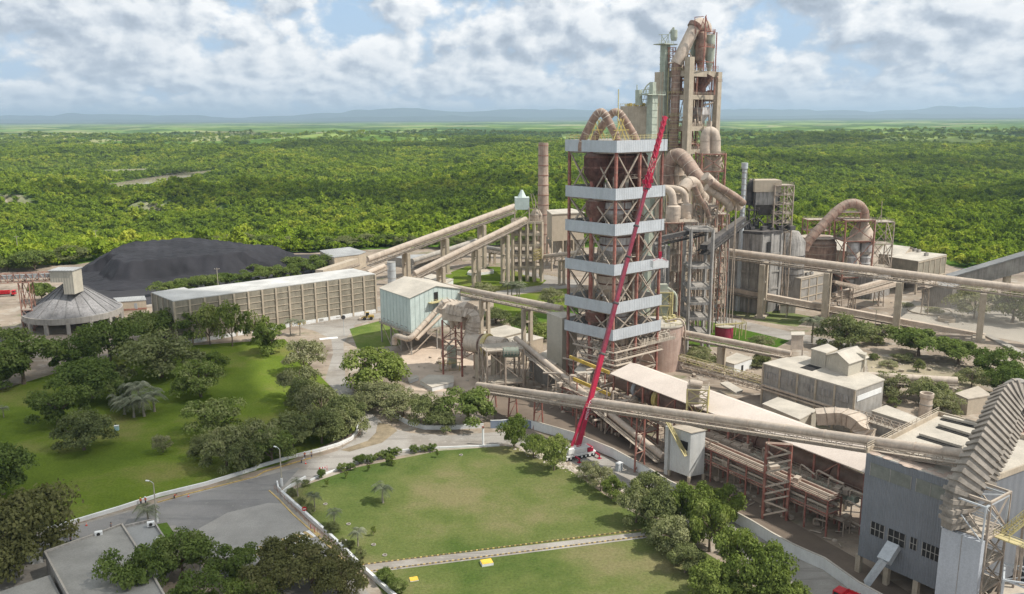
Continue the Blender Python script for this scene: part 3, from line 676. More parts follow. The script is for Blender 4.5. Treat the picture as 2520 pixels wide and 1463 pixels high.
# ================================================================ TALL CONCRETE TOWER
def tall_tower():
    Y0 = 420.; K = Y0 / 330; C = A(*za(1003, 520), Y0); zt_ = C.z
    Rc = along(C, DR, za(1215, 520)[0]); Lc = along(C, DL, za(812, 520)[0]); C, Rc, Lc = [Vector((p.x, p.y, 0)) for p in (C, Rc, Lc)]; Bc = Lc + Rc - C
    T = thing('preheater_tower', 'tallest concrete framed tower, beige, with rusty ducts and a steel crown', 'tower', C)
    for p, w in ((C, 3.3), (Rc, 2.9), (Lc, 5.6), (Bc, 2.8)):
        c = p + (Bc - C).normalized() * (w * .5 if p is C else 0)
        m = MB(); m.box((c.x, c.y, (zt_ + (6.5 if p is C else 0)) / 2), (w, w, zt_ + (6.5 if p is C else 0)), aR); m.build('column', m_cream, T)
    lv = [A(*za(1100, y), Y0 + 5).z for y in (1110, 942, 712, 540)]; lv = [14., 30.] + lv
    for i, z in enumerate(lv):
        m = MB(); h = 2.2 if i < 5 else 2.8
        for a, b in ((C, Rc), (Rc, Bc), (Bc, Lc), (Lc, C)):
            d = (b - a).normalized(); n = Vector((-d.y, d.x, 0)) * .6
            m.beam(a + d * 1.2 + n + Vector((0, 0, z)), b - d * 1.1 + n + Vector((0, 0, z)), 1.1, h)
        m.build('ring_beam', m_cream, T)
        m = MB(); m.prism([p.lerp((C + Bc) / 2, .06) for p in (C, Rc, Bc, Lc)], z - .1, z + .3); m.rail([(p.x, p.y, z + h / 2) for p in (C, Rc)], 1.2, w=.12, step=1.5)
        m.rail([(p.x, p.y, z + h / 2) for p in (C + (Lc - C) * .02, Lc)], 1.2, w=.12, step=1.5); m.build('floor_deck', m_deck, T)
    # steelwork seen through the openings
    m = MB(); rg = random.Random(9)
    for i in range(5):
        z0, z1 = lv[i] + 1, lv[i + 1] - 1
        for k in range(3):
            p = Rc.lerp(Bc, .2 + .25 * k); q = Lc.lerp(Bc, .2 + .3 * k)
            m.beam((p.x, p.y, z0), (p.x, p.y, z1), .3); m.beam((q.x, q.y, z0), (q.x, q.y, z1), .3)
            m.beam((p.x, p.y, z0), (p.x - 3, p.y + 2, z1), .2); m.beam((q.x, q.y, z0), (q.x + 3, q.y - 2, z1), .2)
        for k in range(4):
            a = C + DR * rg.uniform(3, 14) + DL * rg.uniform(4, 12); z = rg.uniform(z0, z1)
            m.beam((a.x, a.y, z), (a.x + rg.uniform(-6, 6), a.y + rg.uniform(-3, 3), z), .8, .15); m.rail([(a.x - 3, a.y, z), (a.x + 3, a.y, z)], 1.1, w=.08)
    m.build('inner_steelwork', m_rust2, T)
    for i in range(len(lv) - 1): clutter(T, (C + Bc) / 2 + DR * 3, 12., lv[i] + 1, lv[i + 1] - 1, 34, 80 + i, 'equipment', m_duct if i % 2 else m_rust2, 1.5)
    clutter(T, C + DR * 6 + DL * 6, 6., zt_ + .5, zt_ + 9, 24, 99, 'equipment', m_beam, 1.3)
    # vertical gas duct in the left bay, outlined with rings
    pd = C.lerp(Lc, .46) - DR * .6 + DL * 0
    zt0 = A(*za(945, 500), pd.y).z; r = 2.2
    m = MB(); m.tube([(pd.x, pd.y, 30), (pd.x, pd.y, zt0 + 4)], r, 20); m.cur = 1
    for y in list(range(560, 1110, 48)): z = A(*za(940, y), pd.y).z; m.lathe((pd.x, pd.y, z), [(r + .16, 0), (r + .16, .35)], 20)
    m.build('riser_duct', [m_rduct, m_beam], T, smooth=True)
    m = MB()
    for y in range(850, 1110, 22):
        z = A(*za(940, y), pd.y).z; pts = [(pd.x + (r + 1.2) * math.cos(a), pd.y + (r + 1.2) * math.sin(a), z) for a in [R(180 + k * 22.5) for k in range(9)]]
        for p, q in zip(pts, pts[1:]): m.beam(p, q, .13)
    m.beam((pd.x - r - 1.5, pd.y, 34), (pd.x - r - 1.5, pd.y, zt0), .2)
    for y in (520, 690, 850, 935):
        z = A(*za(940, y), pd.y).z; pts = [(pd.x + (r + 1.5) * math.cos(a), pd.y + (r + 1.5) * math.sin(a), z) for a in [R(180 + k * 22.5) for k in range(9)]]
        m.rail(pts, 1.3, w=.1, step=3)
    m.build('duct_gallery', m_rail, T)
    # big inclined duct of the crown
    e = A(*za(945, 400), pd.y); f = A(*za(1075, 150), pd.y + 5)
    pts = bend([(pd.x, pd.y, zt0 + 2), e, A(*za(1060, 165), pd.y + 4), A(*za(1125, 190), pd.y + 8), A(*za(1125, 240), pd.y + 8)], 5.5, 6)
    m = MB(); m.tube(pts, 2.9, 20); m.build('crown_duct', m_duct, T, smooth=True)
    m = MB(); a, b = A(*za(1035, 205), pd.y + 3), A(*za(1050, 178), pd.y + 3.5); m.tube([a, b], 3.2, 20); m.build('expansion_joint', m_dkrust, T)
    # two tall cyclones on the roof
    for (x, y0, y1, w, dy, mt) in ((1085, 250, 470, 38, 9, m_rduct), (1150, 268, 500, 34, 12, m_green), (1030, 300, 480, 22, 14, m_green)):
        p0 = A(*za(x, y1), Y0 + dy); p1 = A(*za(x, y0), Y0 + dy); r = w * .336 * (Y0 + dy) / 2098
        h = p1.z - zt_
        m = MB(); m.lathe((p0.x, p0.y, zt_ + .5), [(r * .4, 0), (r, h * .4), (r, h), (r * .7, h + .4)], 20); m.build('cyclone', mt, T, smooth=True)
    # dark chute in the right bay
    p = C + DR * 15 + DL * 4
    def zz(y): return A(*za(1100, y), p.y).z
    m = MB(); m.tube([A(*za(1130, 548), p.y), A(*za(1085, 640), p.y), A(*za(1075, 790), p.y)], [4.0, 2.8, 2.], 12); m.build('chute', m_dkrust, T, smooth=True)
    q = A(*za(1085, 850), p.y); m = MB()
    hz_ = [(4.6, zz(788) - q.z), (4.6, zz(840) - q.z), (1.2, zz(905) - q.z)]
    m.lathe((q.x, q.y, q.z), hz_[::-1], 4); m.build('hopper', m_cyc, T)
    # steel crown
    m = MB(); S1 = [A(*za(x, 505), Y0 + d) for x, d in ((1110, 2), (1190, 8), (1045, 10))]
    zc1 = A(*za(1190, 238), Y0 + 8).z
    for (x, d) in ((1108, 1), (1195, 8), (1180, 14), (1050, 12)):
        p = A(*za(x, 505), Y0 + d); m.beam((p.x, p.y, zt_), (p.x, p.y, zc1 if x != 1108 else A(*za(1110, 120), Y0 + 1).z), .42)
    P = [A(*za(1108, 238), Y0 + 1), A(*za(1195, 238), Y0 + 8), A(*za(1180, 238), Y0 + 16), A(*za(1050, 238), Y0 + 12)]
    for z in (zc1, zc1 - 7, zc1 - 14):
        for a, b in zip(P, P[1:] + P[:1]): m.beam((a.x, a.y, z), (b.x, b.y, z), .35)
    for (a, b) in (((1120, 240), (1128, 130)), ((1160, 240), (1128, 130)), ((1045, 128), (1110, 122)), ((1045, 128), (1048, 250)), ((1140, 240), (1105, 160)), ((1075, 250), (1110, 135)), ((1128, 110), (1128, 160)), ((1140, 160), (1145, 240))):
        m.beam(A(*za(*a), Y0 + 4), A(*za(*b), Y0 + 4), .3)
    for z in (zc1 - 7, zc1): m.rail([(a.x, a.y, z + .2) for a in P], 1.1, True, w=.12)
    m.rail([(p.x, p.y, zt_ + 1.2) for p in (C, Rc, Bc, Lc)], 1.6, True, w=.1, step=1.5)
    m.build('crown_steelwork', m_rust, T)
    # green lift shaft and pipes on the left side
    s = A(*za(822, 600), Y0 + 9); zs0 = A(*za(820, 330), Y0 + 9).z
    m = MB(); m.box((s.x, s.y, zs0 / 2), (3.4, 3.4, zs0), aR); m.build('lift_shaft', m_green, T)
    m = MB(); z = zs0
    while z > 40: m.box((s.x, s.y, z), (3.8, 3.8, .25), aR); z -= 3
    m.box((s.x, s.y, zs0 + .2), (9.5, 7, .4), aR); m.rail([(s.x - 3.5, s.y - 2, zs0 + .4), (s.x + 3.5, s.y - 2, zs0 + .4)], 1.3, w=.1, step=1)
    for q in (-1.9, 1.9): m.beam((s.x + q * 1.02, s.y - 1.9, 40), (s.x + q * 1.02, s.y - 1.9, zs0), .22)
    m.build('shaft_platform', m_green, T)
    m = MB()
    for (a, b) in (((800, 330), (805, 255)), ((850, 330), (850, 250)), ((780, 255), (850, 255)), ((805, 300), (850, 255)), ((820, 330), (860, 245)), ((860, 245), (880, 215)), ((840, 330), (800, 258))):
        m.beam(A(*za(*a), Y0 + 8), A(*za(*b), Y0 + 8), .25)
    a = A(*za(892, 300), Y0 + 9); b = A(*za(892, 222), Y0 + 9); m.tube([a, a.lerp(b, .3), b], [1.2, 1.7, 1.7], 12)
    m.tube(bend([b, b + Vector((0, 0, 1.6)), A(*za(860, 245), Y0 + 9)], 1, 3), .35, 8)
    m.build('roof_filter', m_green, T)
    # lattice between shaft and duct
    m = MB()
    for x in (855, 885, 905):
        a, b = A(*za(x, 350), Y0 + 7), A(*za(x, 520), Y0 + 7); m.beam(a, b, .35)
    for k in range(6):
        y = 350 + k * 30; m.beam(A(*za(845, y), Y0 + 7), A(*za(910, y), Y0 + 7), .28); m.beam(A(*za(850 + (k % 2) * 55, y), Y0 + 7), A(*za(905 - (k % 2) * 55, y + 30), Y0 + 7), .22)
    m.build('lattice', m_rust2, T)
    # spiral/fins panel between left column and lift
    return C, Lc, Rc, Bc, zt_
TT = tall_tower()
# ================================================================ SILO BLOCK BETWEEN THE TOWERS
def silo_block():
    Y0 = 375.; a = A(*za(500, 778), Y0); z = a.z; c = A(*za(713, 785), Y0 - 4); c = Vector((c.x, Y0 + 0, z)); b = along(c, DR, za(777, 780)[0]); a = Vector((a.x, Y0 + 12, z)); a = along(c, Vector((-.93, .36, 0)), za(500, 778)[0])
    T = thing('storage_silo', 'plain beige storage block with pale green pipework, between the banded and concrete towers', 'silo', (c.x, c.y, 0))
    m = MB(); d = a + (b - c); m.prism([c, b, d, a], 0, z); m.build('wall', m_cream, T)
    m = MB(); m.rail([(p.x, p.y, z) for p in (a, c, b)], 1.1, w=.09)
    for k in range(10): q = a.lerp(c, .1 + .08 * k) + DR * 2; m.box((q.x, q.y, z + .5), (1.2, .9, .6 + .5 * (k % 3)), k)
    m.build('roof_equipment', m_yel2, T)
    m = MB(); p = A(*za(735, 720), Y0 - 2); zz = A(*za(735, 700), Y0 - 2).z
    m.box((p.x, p.y, zz / 2), (3.2, 3.2, zz), aR); k = zz
    while k > 40: m.box((p.x, p.y, k), (3.5, 3.5, .25), aR); k -= 3
    m.build('elevator_shaft', m_green, T)
    m = MB(); m.box((p.x, p.y, zz + .3), (11, 5, .4), aR); m.rail([(p.x - 4, p.y - 2, zz + .4), (p.x + 5, p.y - 2, zz + .4)], 1.3, w=.12, step=1); m.box((p.x, p.y, zz + 3), (2, 2, 5), aR)
    m.tube(bend([A(*za(665, 680), Y0), A(*za(690, 630), Y0), A(*za(728, 600), Y0), A(*za(750, 640), Y0)], 1, 3), .3, 8); m.tube([A(*za(635, 770), Y0), A(*za(635, 660), Y0)], 1.5, 12)
    for x in (690, 712, 760): m.beam(A(*za(x, 780), Y0), A(*za(x - 4, 640), Y0), .25)
    for y in (660, 690, 730): m.beam(A(*za(650, y), Y0), A(*za(770, y - 8), Y0), .25)
    m.beam(A(*za(655, 775), Y0), A(*za(700, 640), Y0), .22); m.beam(A(*za(622, 660), Y0), A(*za(622, 622), Y0), .3)
    m.build('elevator_head', m_green, T)
silo_block()
# ================================================================ MOBILE CRANE
def crane():
    base = G(*zi(785, 1120)); base.z = 0
    T = thing('mobile_crane', 'red and white mobile crane with its long boom raised in front of the banded tower', 'crane', base)
    ax = (G(*zi(900, 1100)) - G(*zi(680, 1145))).normalized(); ay = Vector((-ax.y, ax.x, 0)); rz = math.atan2(ax.y, ax.x)
    P = lambda a, b, z: base + ax * a * .74 + ay * b * .9 + Vector((0, 0, z))
    m = MB(); m.box(P(0, 0, 1.25), (10.6, 2.7, .7), rz); m.box(P(0, 0, .95), (9, 2.2, .4), rz); m.build('carrier', m_white, T, bevel=.08)
    m = MB(); m.box(P(-6.2, 0, 1.9), (1.8, 2.5, 1.9), rz); cabp = m.build('driver_cab', m_white, T, bevel=.12)
    m = MB(); m.box(P(-7.5, 0, 2.25), (.06, 2.3, .9), rz); m.box(P(-6.2, -1.37, 2.25), (1.4, .06, .8), rz); m.build('window', m_glass, cabp)
    for i, a in enumerate((-5, -3.3, 1.2, 2.9, 4.6, 6.2)):
        for s in (-1, 1):
            p = P(a, s * 1.15, .62); m = MB(); m.tube([p - ay * .3, p + ay * .3], .62, 16); wh_ = m.build('wheel', m_tyre, T); m = MB(); m.tube([p - ay * .33, p + ay * .33], .3, 12); m.build('rim', m_white, wh_)
    for a in (-1.5, 6.9):
        for s in (-1, 1):
            m = MB(); m.beam(P(a, 0, 1.0), P(a, s * 3.9, 1.0), .4, .3); m.beam(P(a, s * 3.7, .15), P(a, s * 3.7, 1.1), .25); m.box(P(a, s * 3.7, .08), (1, 1, .14), rz); m.build('outrigger', m_crane, T)
    m = MB(); m.box(P(.6, 0, 2.3), (6.4, 2.5, 1.3), rz); m.box(P(1, 0, 3.05), (4.2, 1.6, .5), rz); m.build('superstructure', m_white, T, bevel=.08)
    m = MB(); m.box(P(4.7, 0, 2.2), (1.8, 3.1, 1.2), rz); m.build('counterweight', m_crane, T, bevel=.08)
    m = MB(); m.box(P(-3.3, -1., 2.6), (1.9, 1.1, 1.6), rz); m.build('operator_cab', m_white, T, bevel=.1)
    m = MB(); m.rail([P(-3, -1.2, 3), P(4, -1.2, 3)], .9, w=.06, step=1.2); m.build('handrail', m_white, T)
    # telescopic boom towards the tower
    tip = A(*za(828, 855), 252.)
    foot = P(.4, 0, 2.9); d = (tip - foot); Ln = d.length; d.normalize()
    pk = A(*za(712, 1270), foot.y + (tip.y - foot.y) * .78)
    cuts = [0, .27, .42, .56, .655, .77]; ws = [1.22, 1.12, 1.04, .97, .9]
    for i in range(5):
        m = MB(); m.beam(foot + d * Ln * cuts[i] - d * (.0 if i == 0 else .5), foot + d * Ln * cuts[i + 1], ws[i], ws[i] * 1.12, up=(.3, -1, .2)); m.cur = 1
        e = foot + d * Ln * cuts[i + 1]; m.beam(e - d * .5, e + d * .1, ws[i] + .3, ws[i] * 1.12 + .3, up=(.3, -1, .2))
        bs_ = m.build('boom_section', [m_crane if i in (0,) else m_craned, m_black], T, bevel=.1)
        if i == 0: boom0 = bs_
    j0 = foot + d * Ln * .77; side = d.cross(Vector((0, 0, 1))).normalized(); upv = side.cross(d)
    m = MB()           # luffing head and lattice jib
    for k in range(5): m.box(j0 + side * ((k % 2) - .5) * 1.3 + d * (k * .9) + upv * ((k % 3) - 1) * .7, (1.1, 1., 1.1), k * .5)
    m.beam(j0 - d, j0 + d * 5, 1.), m.build('boom_head', m_crane, T)
    m = MB(); n = 12; w = .65
    for sx in (-1, 1):
        for sy in (-1, 1): m.beam(j0 + side * sx * w + upv * sy * w, tip + side * sx * w * .5 + upv * sy * w * .5, .2)
    for k in range(n):
        a, b = j0.lerp(tip, k / n), j0.lerp(tip, (k + 1) / n)
        for s1, s2 in ((side, upv), (upv, side)):
            m.beam(a + s1 * w + s2 * w, b - s1 * w + s2 * w, .12); m.beam(a - s1 * w - s2 * w, b + s1 * w - s2 * w, .12)
    m.build('lattice_jib', m_crane, T)
    m = MB(); m.beam(j0 + d * (tip - j0).length * .42, tip, 1.1, 1.1, up=(.3, -1, .2)); m.build('jib_tip', m_crane, T, bevel=.1)
    m = MB(); a = foot + d * Ln * .2; m.tube([P(-2.4, 0, 2.9), a.lerp(P(-2.4, 0, 2.9), .35)], .42, 10); m.tube([P(-2.4, 0, 2.9), a], .26, 10); m.build('luffing_ram', m_crane, T)
    # lettering along the boom, reading upwards
    tx = bpy.data.curves.new('lettering', 'FONT'); tx.body = 'MODESTO'; tx.size = 1.05; tx.extrude = .02; tx.space_character = 1.05; tx.align_x = 'LEFT'; tx.align_y = 'CENTER'
    tx.materials.append(pmat('lettering_white', (.85, .85, .85), .5, .02, 1, fine=False)); tmp = bpy.data.objects.new('lettering', tx); to = bpy.data.objects.new('lettering', bpy.data.meshes.new_from_object(tmp)); bpy.data.objects.remove(tmp); COL.objects.link(to)
    view = (Vector((0, 0, CAMH)) - foot).normalized(); nrm = (view - d * view.dot(d)).normalized()
    # the boom's own face that looks at the camera
    a_ = d.cross(Vector((.3, -1, .2))).normalized(); b_ = a_.cross(d).normalized(); nf = max((a_, -a_, b_, -b_), key=lambda q: q.dot(view)); hw = ws[0] / 2 * (1.12 if abs(nf.dot(b_)) > .5 else 1)
    q = foot + d * Ln * .078 + nf * (hw + .03); yv = nf.cross(d)
    to.matrix_world = Matrix.Translation(q) @ Matrix((d, yv, nf)).transposed().to_4x4() @ Matrix.Diagonal((1.05, .95, 1, 1))
    mw = to.matrix_world.copy(); to.parent = boom0; to.matrix_basis = mw
    # man basket on the hoist rope
    b = A(*zb(785, 785), tip.y - 1)
    K = thing('work_basket', 'white work basket hanging on a hoist rope beside the fourth cladding band', 'basket', b)
    m = MB(); w = 2.35
    m.box(b + Vector((0, 0, 0)), (w * 2, 2.6, .15), .15)
    for (dx, dy, sx, sy) in ((0, -1.3, w * 2, .08), (0, 1.3, w * 2, .08), (-w, 0, .08, 2.6), (w, 0, .08, 2.6)):
        ca, sa = math.cos(.15), math.sin(.15); m.box(b + Vector((dx * ca - dy * sa, dx * sa + dy * ca, 1.)), (sx, sy, 2.), .15)
    m.build('basket_shell', m_white, K)
    hook = A(*zb(792, 690), tip.y - 1)
    m = MB(); m.box(hook, (.9, .5, 1.5)); m.lathe(hook - Vector((0, 0, 1.5)), [(.1, 0), (.4, .3), (.1, .7)], 10)
    for sx in (-1, 1):
        for sy in (-1, 1): m.beam(hook - Vector((0, 0, 1)), b + Vector((sx * 2.2, sy * 1.2, 2.)), .08)
    m.build('hook_block', m_crane, K)
    m = MB(); m.beam(hook + Vector((0, 0, .6)), Vector((hook.x, hook.y, hook.z + 3)).lerp(tip, .0), .09); m.beam(hook + Vector((0, 0, 3)), tip + (hook - tip) * .02, .07); m.build('hoist_rope', m_black, K)
crane()
# ================================================================ GENERIC BUILDERS
def block(name, label, cat, roof, z, zb_=0., wall=m_grey, roofm=m_deck, par=.35, extra=None, group=None, eave=.0):
    c = [Vector(tuple(G(*p, z))) for p in roof]; o = Vector((c[0].x, c[0].y, 0))
    T = thing(name, label, cat, o, group)
    m = MB(); m.prism(c, zb_, z); m.build('wall', wall, T)
    ct = sum(c, Vector()) / len(c); m = MB()
    m.prism([p + (p - ct).normalized() * (.25 + eave) for p in c], z + .01, z + par); m.build('roof', roofm, T)
    return T, c
def side_marks(T, a, b, zlo, zhi, n, name, mat, w=.5, out=.12, rows=None, fr=(0., 1.)):
    """uprights (rows None) or horizontal strips on the wall from a to b"""
    a, b = Vector((a.x, a.y, 0)), Vector((b.x, b.y, 0)); d = (b - a).normalized(); nn = Vector((d.y, -d.x, 0)); rz = math.atan2(d.y, d.x)
    m = MB(); L_ = (b - a).length; wp = [q for q in T.children if q.name.startswith('wall')]
    if rows is None:
        for i in range(n):
            p = a.lerp(b, fr[0] + (fr[1] - fr[0]) * i / max(1, n - 1)) + nn * out / 2; m.box((p.x, p.y, (zlo + zhi) / 2), (w, out, zhi - zlo), rz)
    else:
        for z in rows: p = a.lerp(b, .5) + nn * out / 2; m.box((p.x, p.y, z), (L_, out, w), rz)
    return m.build(name, mat, wp[0] if wp else T)
def conveyor(name, label, p, q, r, cover=m_duct, frame=m_beam, depth=1.6, piers=(), group=None, wide=1.3, seg=None, pier_w=(3., 1.), stuck=0., rail=True, flat=False, pm=m_cream, up=0):
    p, q = Vector(p), Vector(q); T = thing(name, label, 'conveyor', (p.x, p.y, 0), group); d = (q - p).normalized(); s = d.cross(Vector((0, 0, 1))).normalized()
    Ln = (q - p).length; m = MB()
    if flat: m.beam(p, q, r * 2, r * 1.3)
    else:
        m.tube([p, q], r, 16); n = int(Ln / 9)
        for i in range(1, n): c = p.lerp(q, i / n); m.tube([c, c + d * .3], r + .07, 16)
    m.build('cover', cover, T, smooth=not flat)
    n = seg or max(4, int(Ln / 4.5)); lo = Vector((0, 0, -r * .7))
    for sg in (-1, 1):
        m = MB(); o = s * sg * r * wide + lo; m.truss(p + o, q + o, depth, .16 if r < 1.2 else .22, n); m.build('side_truss', frame, T)
    m = MB(); o = lo - Vector((0, 0, depth)); m.beam(p + o, q + o, r * 2 * wide, .12)
    for sg in (-1, 1):
        w = s * sg * (r * wide + .65) + lo - Vector((0, 0, depth * .35))
        if rail: m.beam(p + w, q + w, .9, .1); ww = s * sg * (r * wide + 1.05) + lo - Vector((0, 0, depth * .35)); m.rail([p + ww, q + ww], 1.1, w=.07, step=3)
    m.build('walkway', frame, T)
    for t in piers:
        c = p.lerp(q, t); h = c.z - r * .7 - depth; ca = math.atan2(d.y, d.x)
        if h < 1: continue
        m = MB()
        if pm is m_cream or pm is m_grey:
            for sg in (-1, 1): e = c + s * sg * (pier_w[0] * .5 + .1); m.box((e.x, e.y, h / 2), (pier_w[1], pier_w[0] * .42, h), ca)
            m.box((c.x, c.y, h - .5), (pier_w[1] * .9, pier_w[0] * 1.2, .9), ca); m.box((c.x, c.y, .35), (pier_w[1] * 2., pier_w[0] * 1.6, .7), ca)
            k = 8.
            while k < h - 4: m.box((c.x, c.y, k), (pier_w[1] * .7, pier_w[0] * .8, .6), ca); k += 8
        else:
            a1, a2 = c + s * pier_w[0] * .6, c - s * pier_w[0] * .6; a1.z = a2.z = h; f1, f2 = Vector((a1.x, a1.y, 0)) + s * .5, Vector((a2.x, a2.y, 0)) - s * .5
            m.beam(f1, a1, .35); m.beam(f2, a2, .35); k = 0; z = 0
            while z < h - 2: t0, t1 = z / h, min(1, (z + 5) / h); m.beam(f1.lerp(a1, t0), f2.lerp(a2, t1), .2); m.beam(f1.lerp(a1, t1), f2.lerp(a2, t1), .2); z += 5
        m.build('pier', pm, T)
    return T
def pipe(name, label, pts, r, mat=m_duct, cat='duct', rb=3., ring=None, every=4, n=14, group=None, legs=(), legm=m_beam):
    T = thing(name, label, cat, (pts[0][0], pts[0][1], 0), group); P = bend(pts, rb, 5) if len(pts) > 2 else [Vector(p) for p in pts]
    m = MB(); m.tube(P, r, n)
    if ring:
        m.cur = 1; R_ = r if not hasattr(r, '__len__') else max(r)
        dist = 0
        for a, b in zip(P, P[1:]):
            l = (b - a).length; k = every - dist % every
            if dist == 0: k = every
            while k < l: c = a.lerp(b, k / l); t = (b - a).normalized(); m.tube([c, c + t * .25], R_ + .12, n); k += every
            dist += l
    m.build('pipe', [mat, ring or mat], T, smooth=True)
    if legs:
        for c in legs:
            c = Vector(c); m = MB(); m.beam((c.x - .7, c.y, 0), c, .3); m.beam((c.x + .9, c.y + .5, 0), c, .3); m.build('support', legm, T)
    return T
def frame_tower(name, label, C, u, v, h, levels, mat=m_beam, w=.35, cat='frame', nu=2, nv=2, brace=True, deck=m_deck, z0=0., rails=True, group=None, bw=.2):
    C = Vector((C[0], C[1], 0)); u, v = Vector(u), Vector(v); T = thing(name, label, cat, C, group)
    for i in range(nu + 1 if nu > 1 else 2):
        for j in range(nv + 1 if nv > 1 else 2):
            p = C + u * (i / max(1, nu)) + v * (j / max(1, nv)); m = MB(); m.beam((p.x, p.y, z0), (p.x, p.y, h), w); m.build('column', mat, T)
    for k, z in enumerate(levels):
        m = MB(); cs = [C, C + u, C + u + v, C + v]; cs = [Vector((c.x, c.y, z)) for c in cs]
        m.slab(*cs, .2); 
        if rails: m.rail(cs, 1.1, True, w=.08, step=2.5)
        m.build('platform', deck, T)
    zl_ = [z0] + [z for z in levels if z > z0] + ([h] if not levels or h > max(levels) + 1 else []); m = MB()
    for a, b in zip(zl_, zl_[1:]):
        for p, q in ((C, C + u), (C + u, C + u + v), (C + u + v, C + v), (C + v, C)):
            m.beam((p.x, p.y, b - .15), (q.x, q.y, b - .15), w * .9)
            if brace: bracing_face(p, q, a, b, bw, m, 'X')
    m.build('bracing', mat, T)
    return T
# ================================================================ LEFT PART OF THE WORKS
m_wall = pmat('weathered_precast', (.27, .24, .185), .95, .2, .25, streak=.45, dirt=(.17, .15, .12))
m_roofg = pmat('grey_sheet_roof', (.34, .34, .33), .8, .2, .12, streak=0, corr=.3, pitch=1.2)
m_mint = pmat('mint_cladding', (.52, .60, .565), .6, .08, .3, streak=.25, dirt=(.33, .40, .38), dust=.15)
m_cladd = pmat('dusty_cladding', (.46, .42, .34), .7, .1, .3, corr=aL, dust=.15, pitch=.8)
m_claddR = pmat('dusty_cladding_side', (.46, .42, .34), .7, .1, .3, corr=aR, dust=.15, pitch=.8)
m_beigew = pmat('beige_wall', (.45, .38, .29), .85, .1, .3, streak=.3, dirt=(.3, .24, .18))
def warehouse():
    z = zt(zd(987, 722), zd(1000, 1000))
    T, c = block('storage_hall', 'long low hall with ribbed precast wall panels and a pale flat roof', 'warehouse', [zc(1270, 1038), zd(987, 722), zd(822, 683), zd(350, 742), zc(1385, 950), zc(1350, 938), zc(1112, 975)], z, wall=m_wall, roofm=pmat('pale_sheet_roof', (.50, .49, .46), .85, .2, .1, streak=0))
    a, b = c[0], c[1]; s = side_marks(T, a, b, 0, z - .1, 16, 'pilaster', m_cream, .75, .55)
    side_marks(T, a, b, 0, 0, 0, 'panel_rail', m_cream, .28, .22, rows=[z * k / 6 for k in (1.6, 2.5, 3.4, 4.3, 5.2)])
    side_marks(T, a, b, 0, 0, 0, 'white_skirt', m_white, 1.6, .34, rows=[.8])
    side_marks(T, c[6], c[0], 0, z - .1, 5, 'end_pilaster', m_cream, .6, .4)
    p = c[6].lerp(c[0], .45); d = (c[0] - c[6]).normalized(); m = MB(); m.box((p.x + d.y * .1, p.y - d.x * .1, z * .36), (4, .3, z * .72), math.atan2(d.y, d.x)); m.build('doorway', m_void, T)
    # painted emblem marks on the skirt
    L_ = (b - a).length; d = (b - a).normalized(); nn = Vector((d.y, -d.x, 0)); rz = math.atan2(d.y, d.x)
    for (f, w, h, mt) in ((.575, 1.6, 1., m_yel), (.60, 1.5, 1., m_yel), (.69, 2.2, 1.1, m_grey), (.78, 2., .4, m_grey)):
        p = a.lerp(b, f) + nn * .38; m = MB(); m.box((p.x, p.y, .85), (w, .08, h), rz); m.build('painted_mark', mt, T)
warehouse()
def gable(name, label, cat, c, z, zr, zb_=0., wall=m_beigew, roofm=m_roofw, ridge='01', t=.3, out=.5, group=None):
    """c: four ground-plan corners at eave height; ridge runs from middle of side 3-0 to middle of 1-2"""
    o = Vector((c[0].x, c[0].y, 0)); T = thing(name, label, cat, o, group); c = [Vector((p.x, p.y, z)) for p in c]
    r0, r1 = (c[3] + c[0]) / 2, (c[1] + c[2]) / 2; r0.z = r1.z = zr
    lo = [Vector((p.x, p.y, zb_)) for p in c]; m = MB(); m.add(lo + c + [r0, r1], [(0, 1, 5, 4), (1, 2, 6, 9, 5), (2, 3, 7, 6), (3, 0, 4, 8, 7), (3, 2, 1, 0), (4, 5, 9, 8), (8, 9, 6, 7)]); m.build('wall', wall, T)
    d = (c[1] - c[0]).normalized() * out; e = (c[3] - c[0]).normalized() * out; dz = Vector((0, 0, .12)); k = Vector((0, 0, (zr - z) / ((c[3] - c[0]).length / 2) * out))
    m = MB(); m.slab(c[0] - d - e - k + dz, c[1] + d - e - k + dz, r1 + d + dz, r0 - d + dz, t * .5); m.slab(r0 - d + dz, r1 + d + dz, c[2] + d + e - k + dz, c[3] - d + e - k + dz, t * .5); m.build('roof', roofm, T)
    return T, c
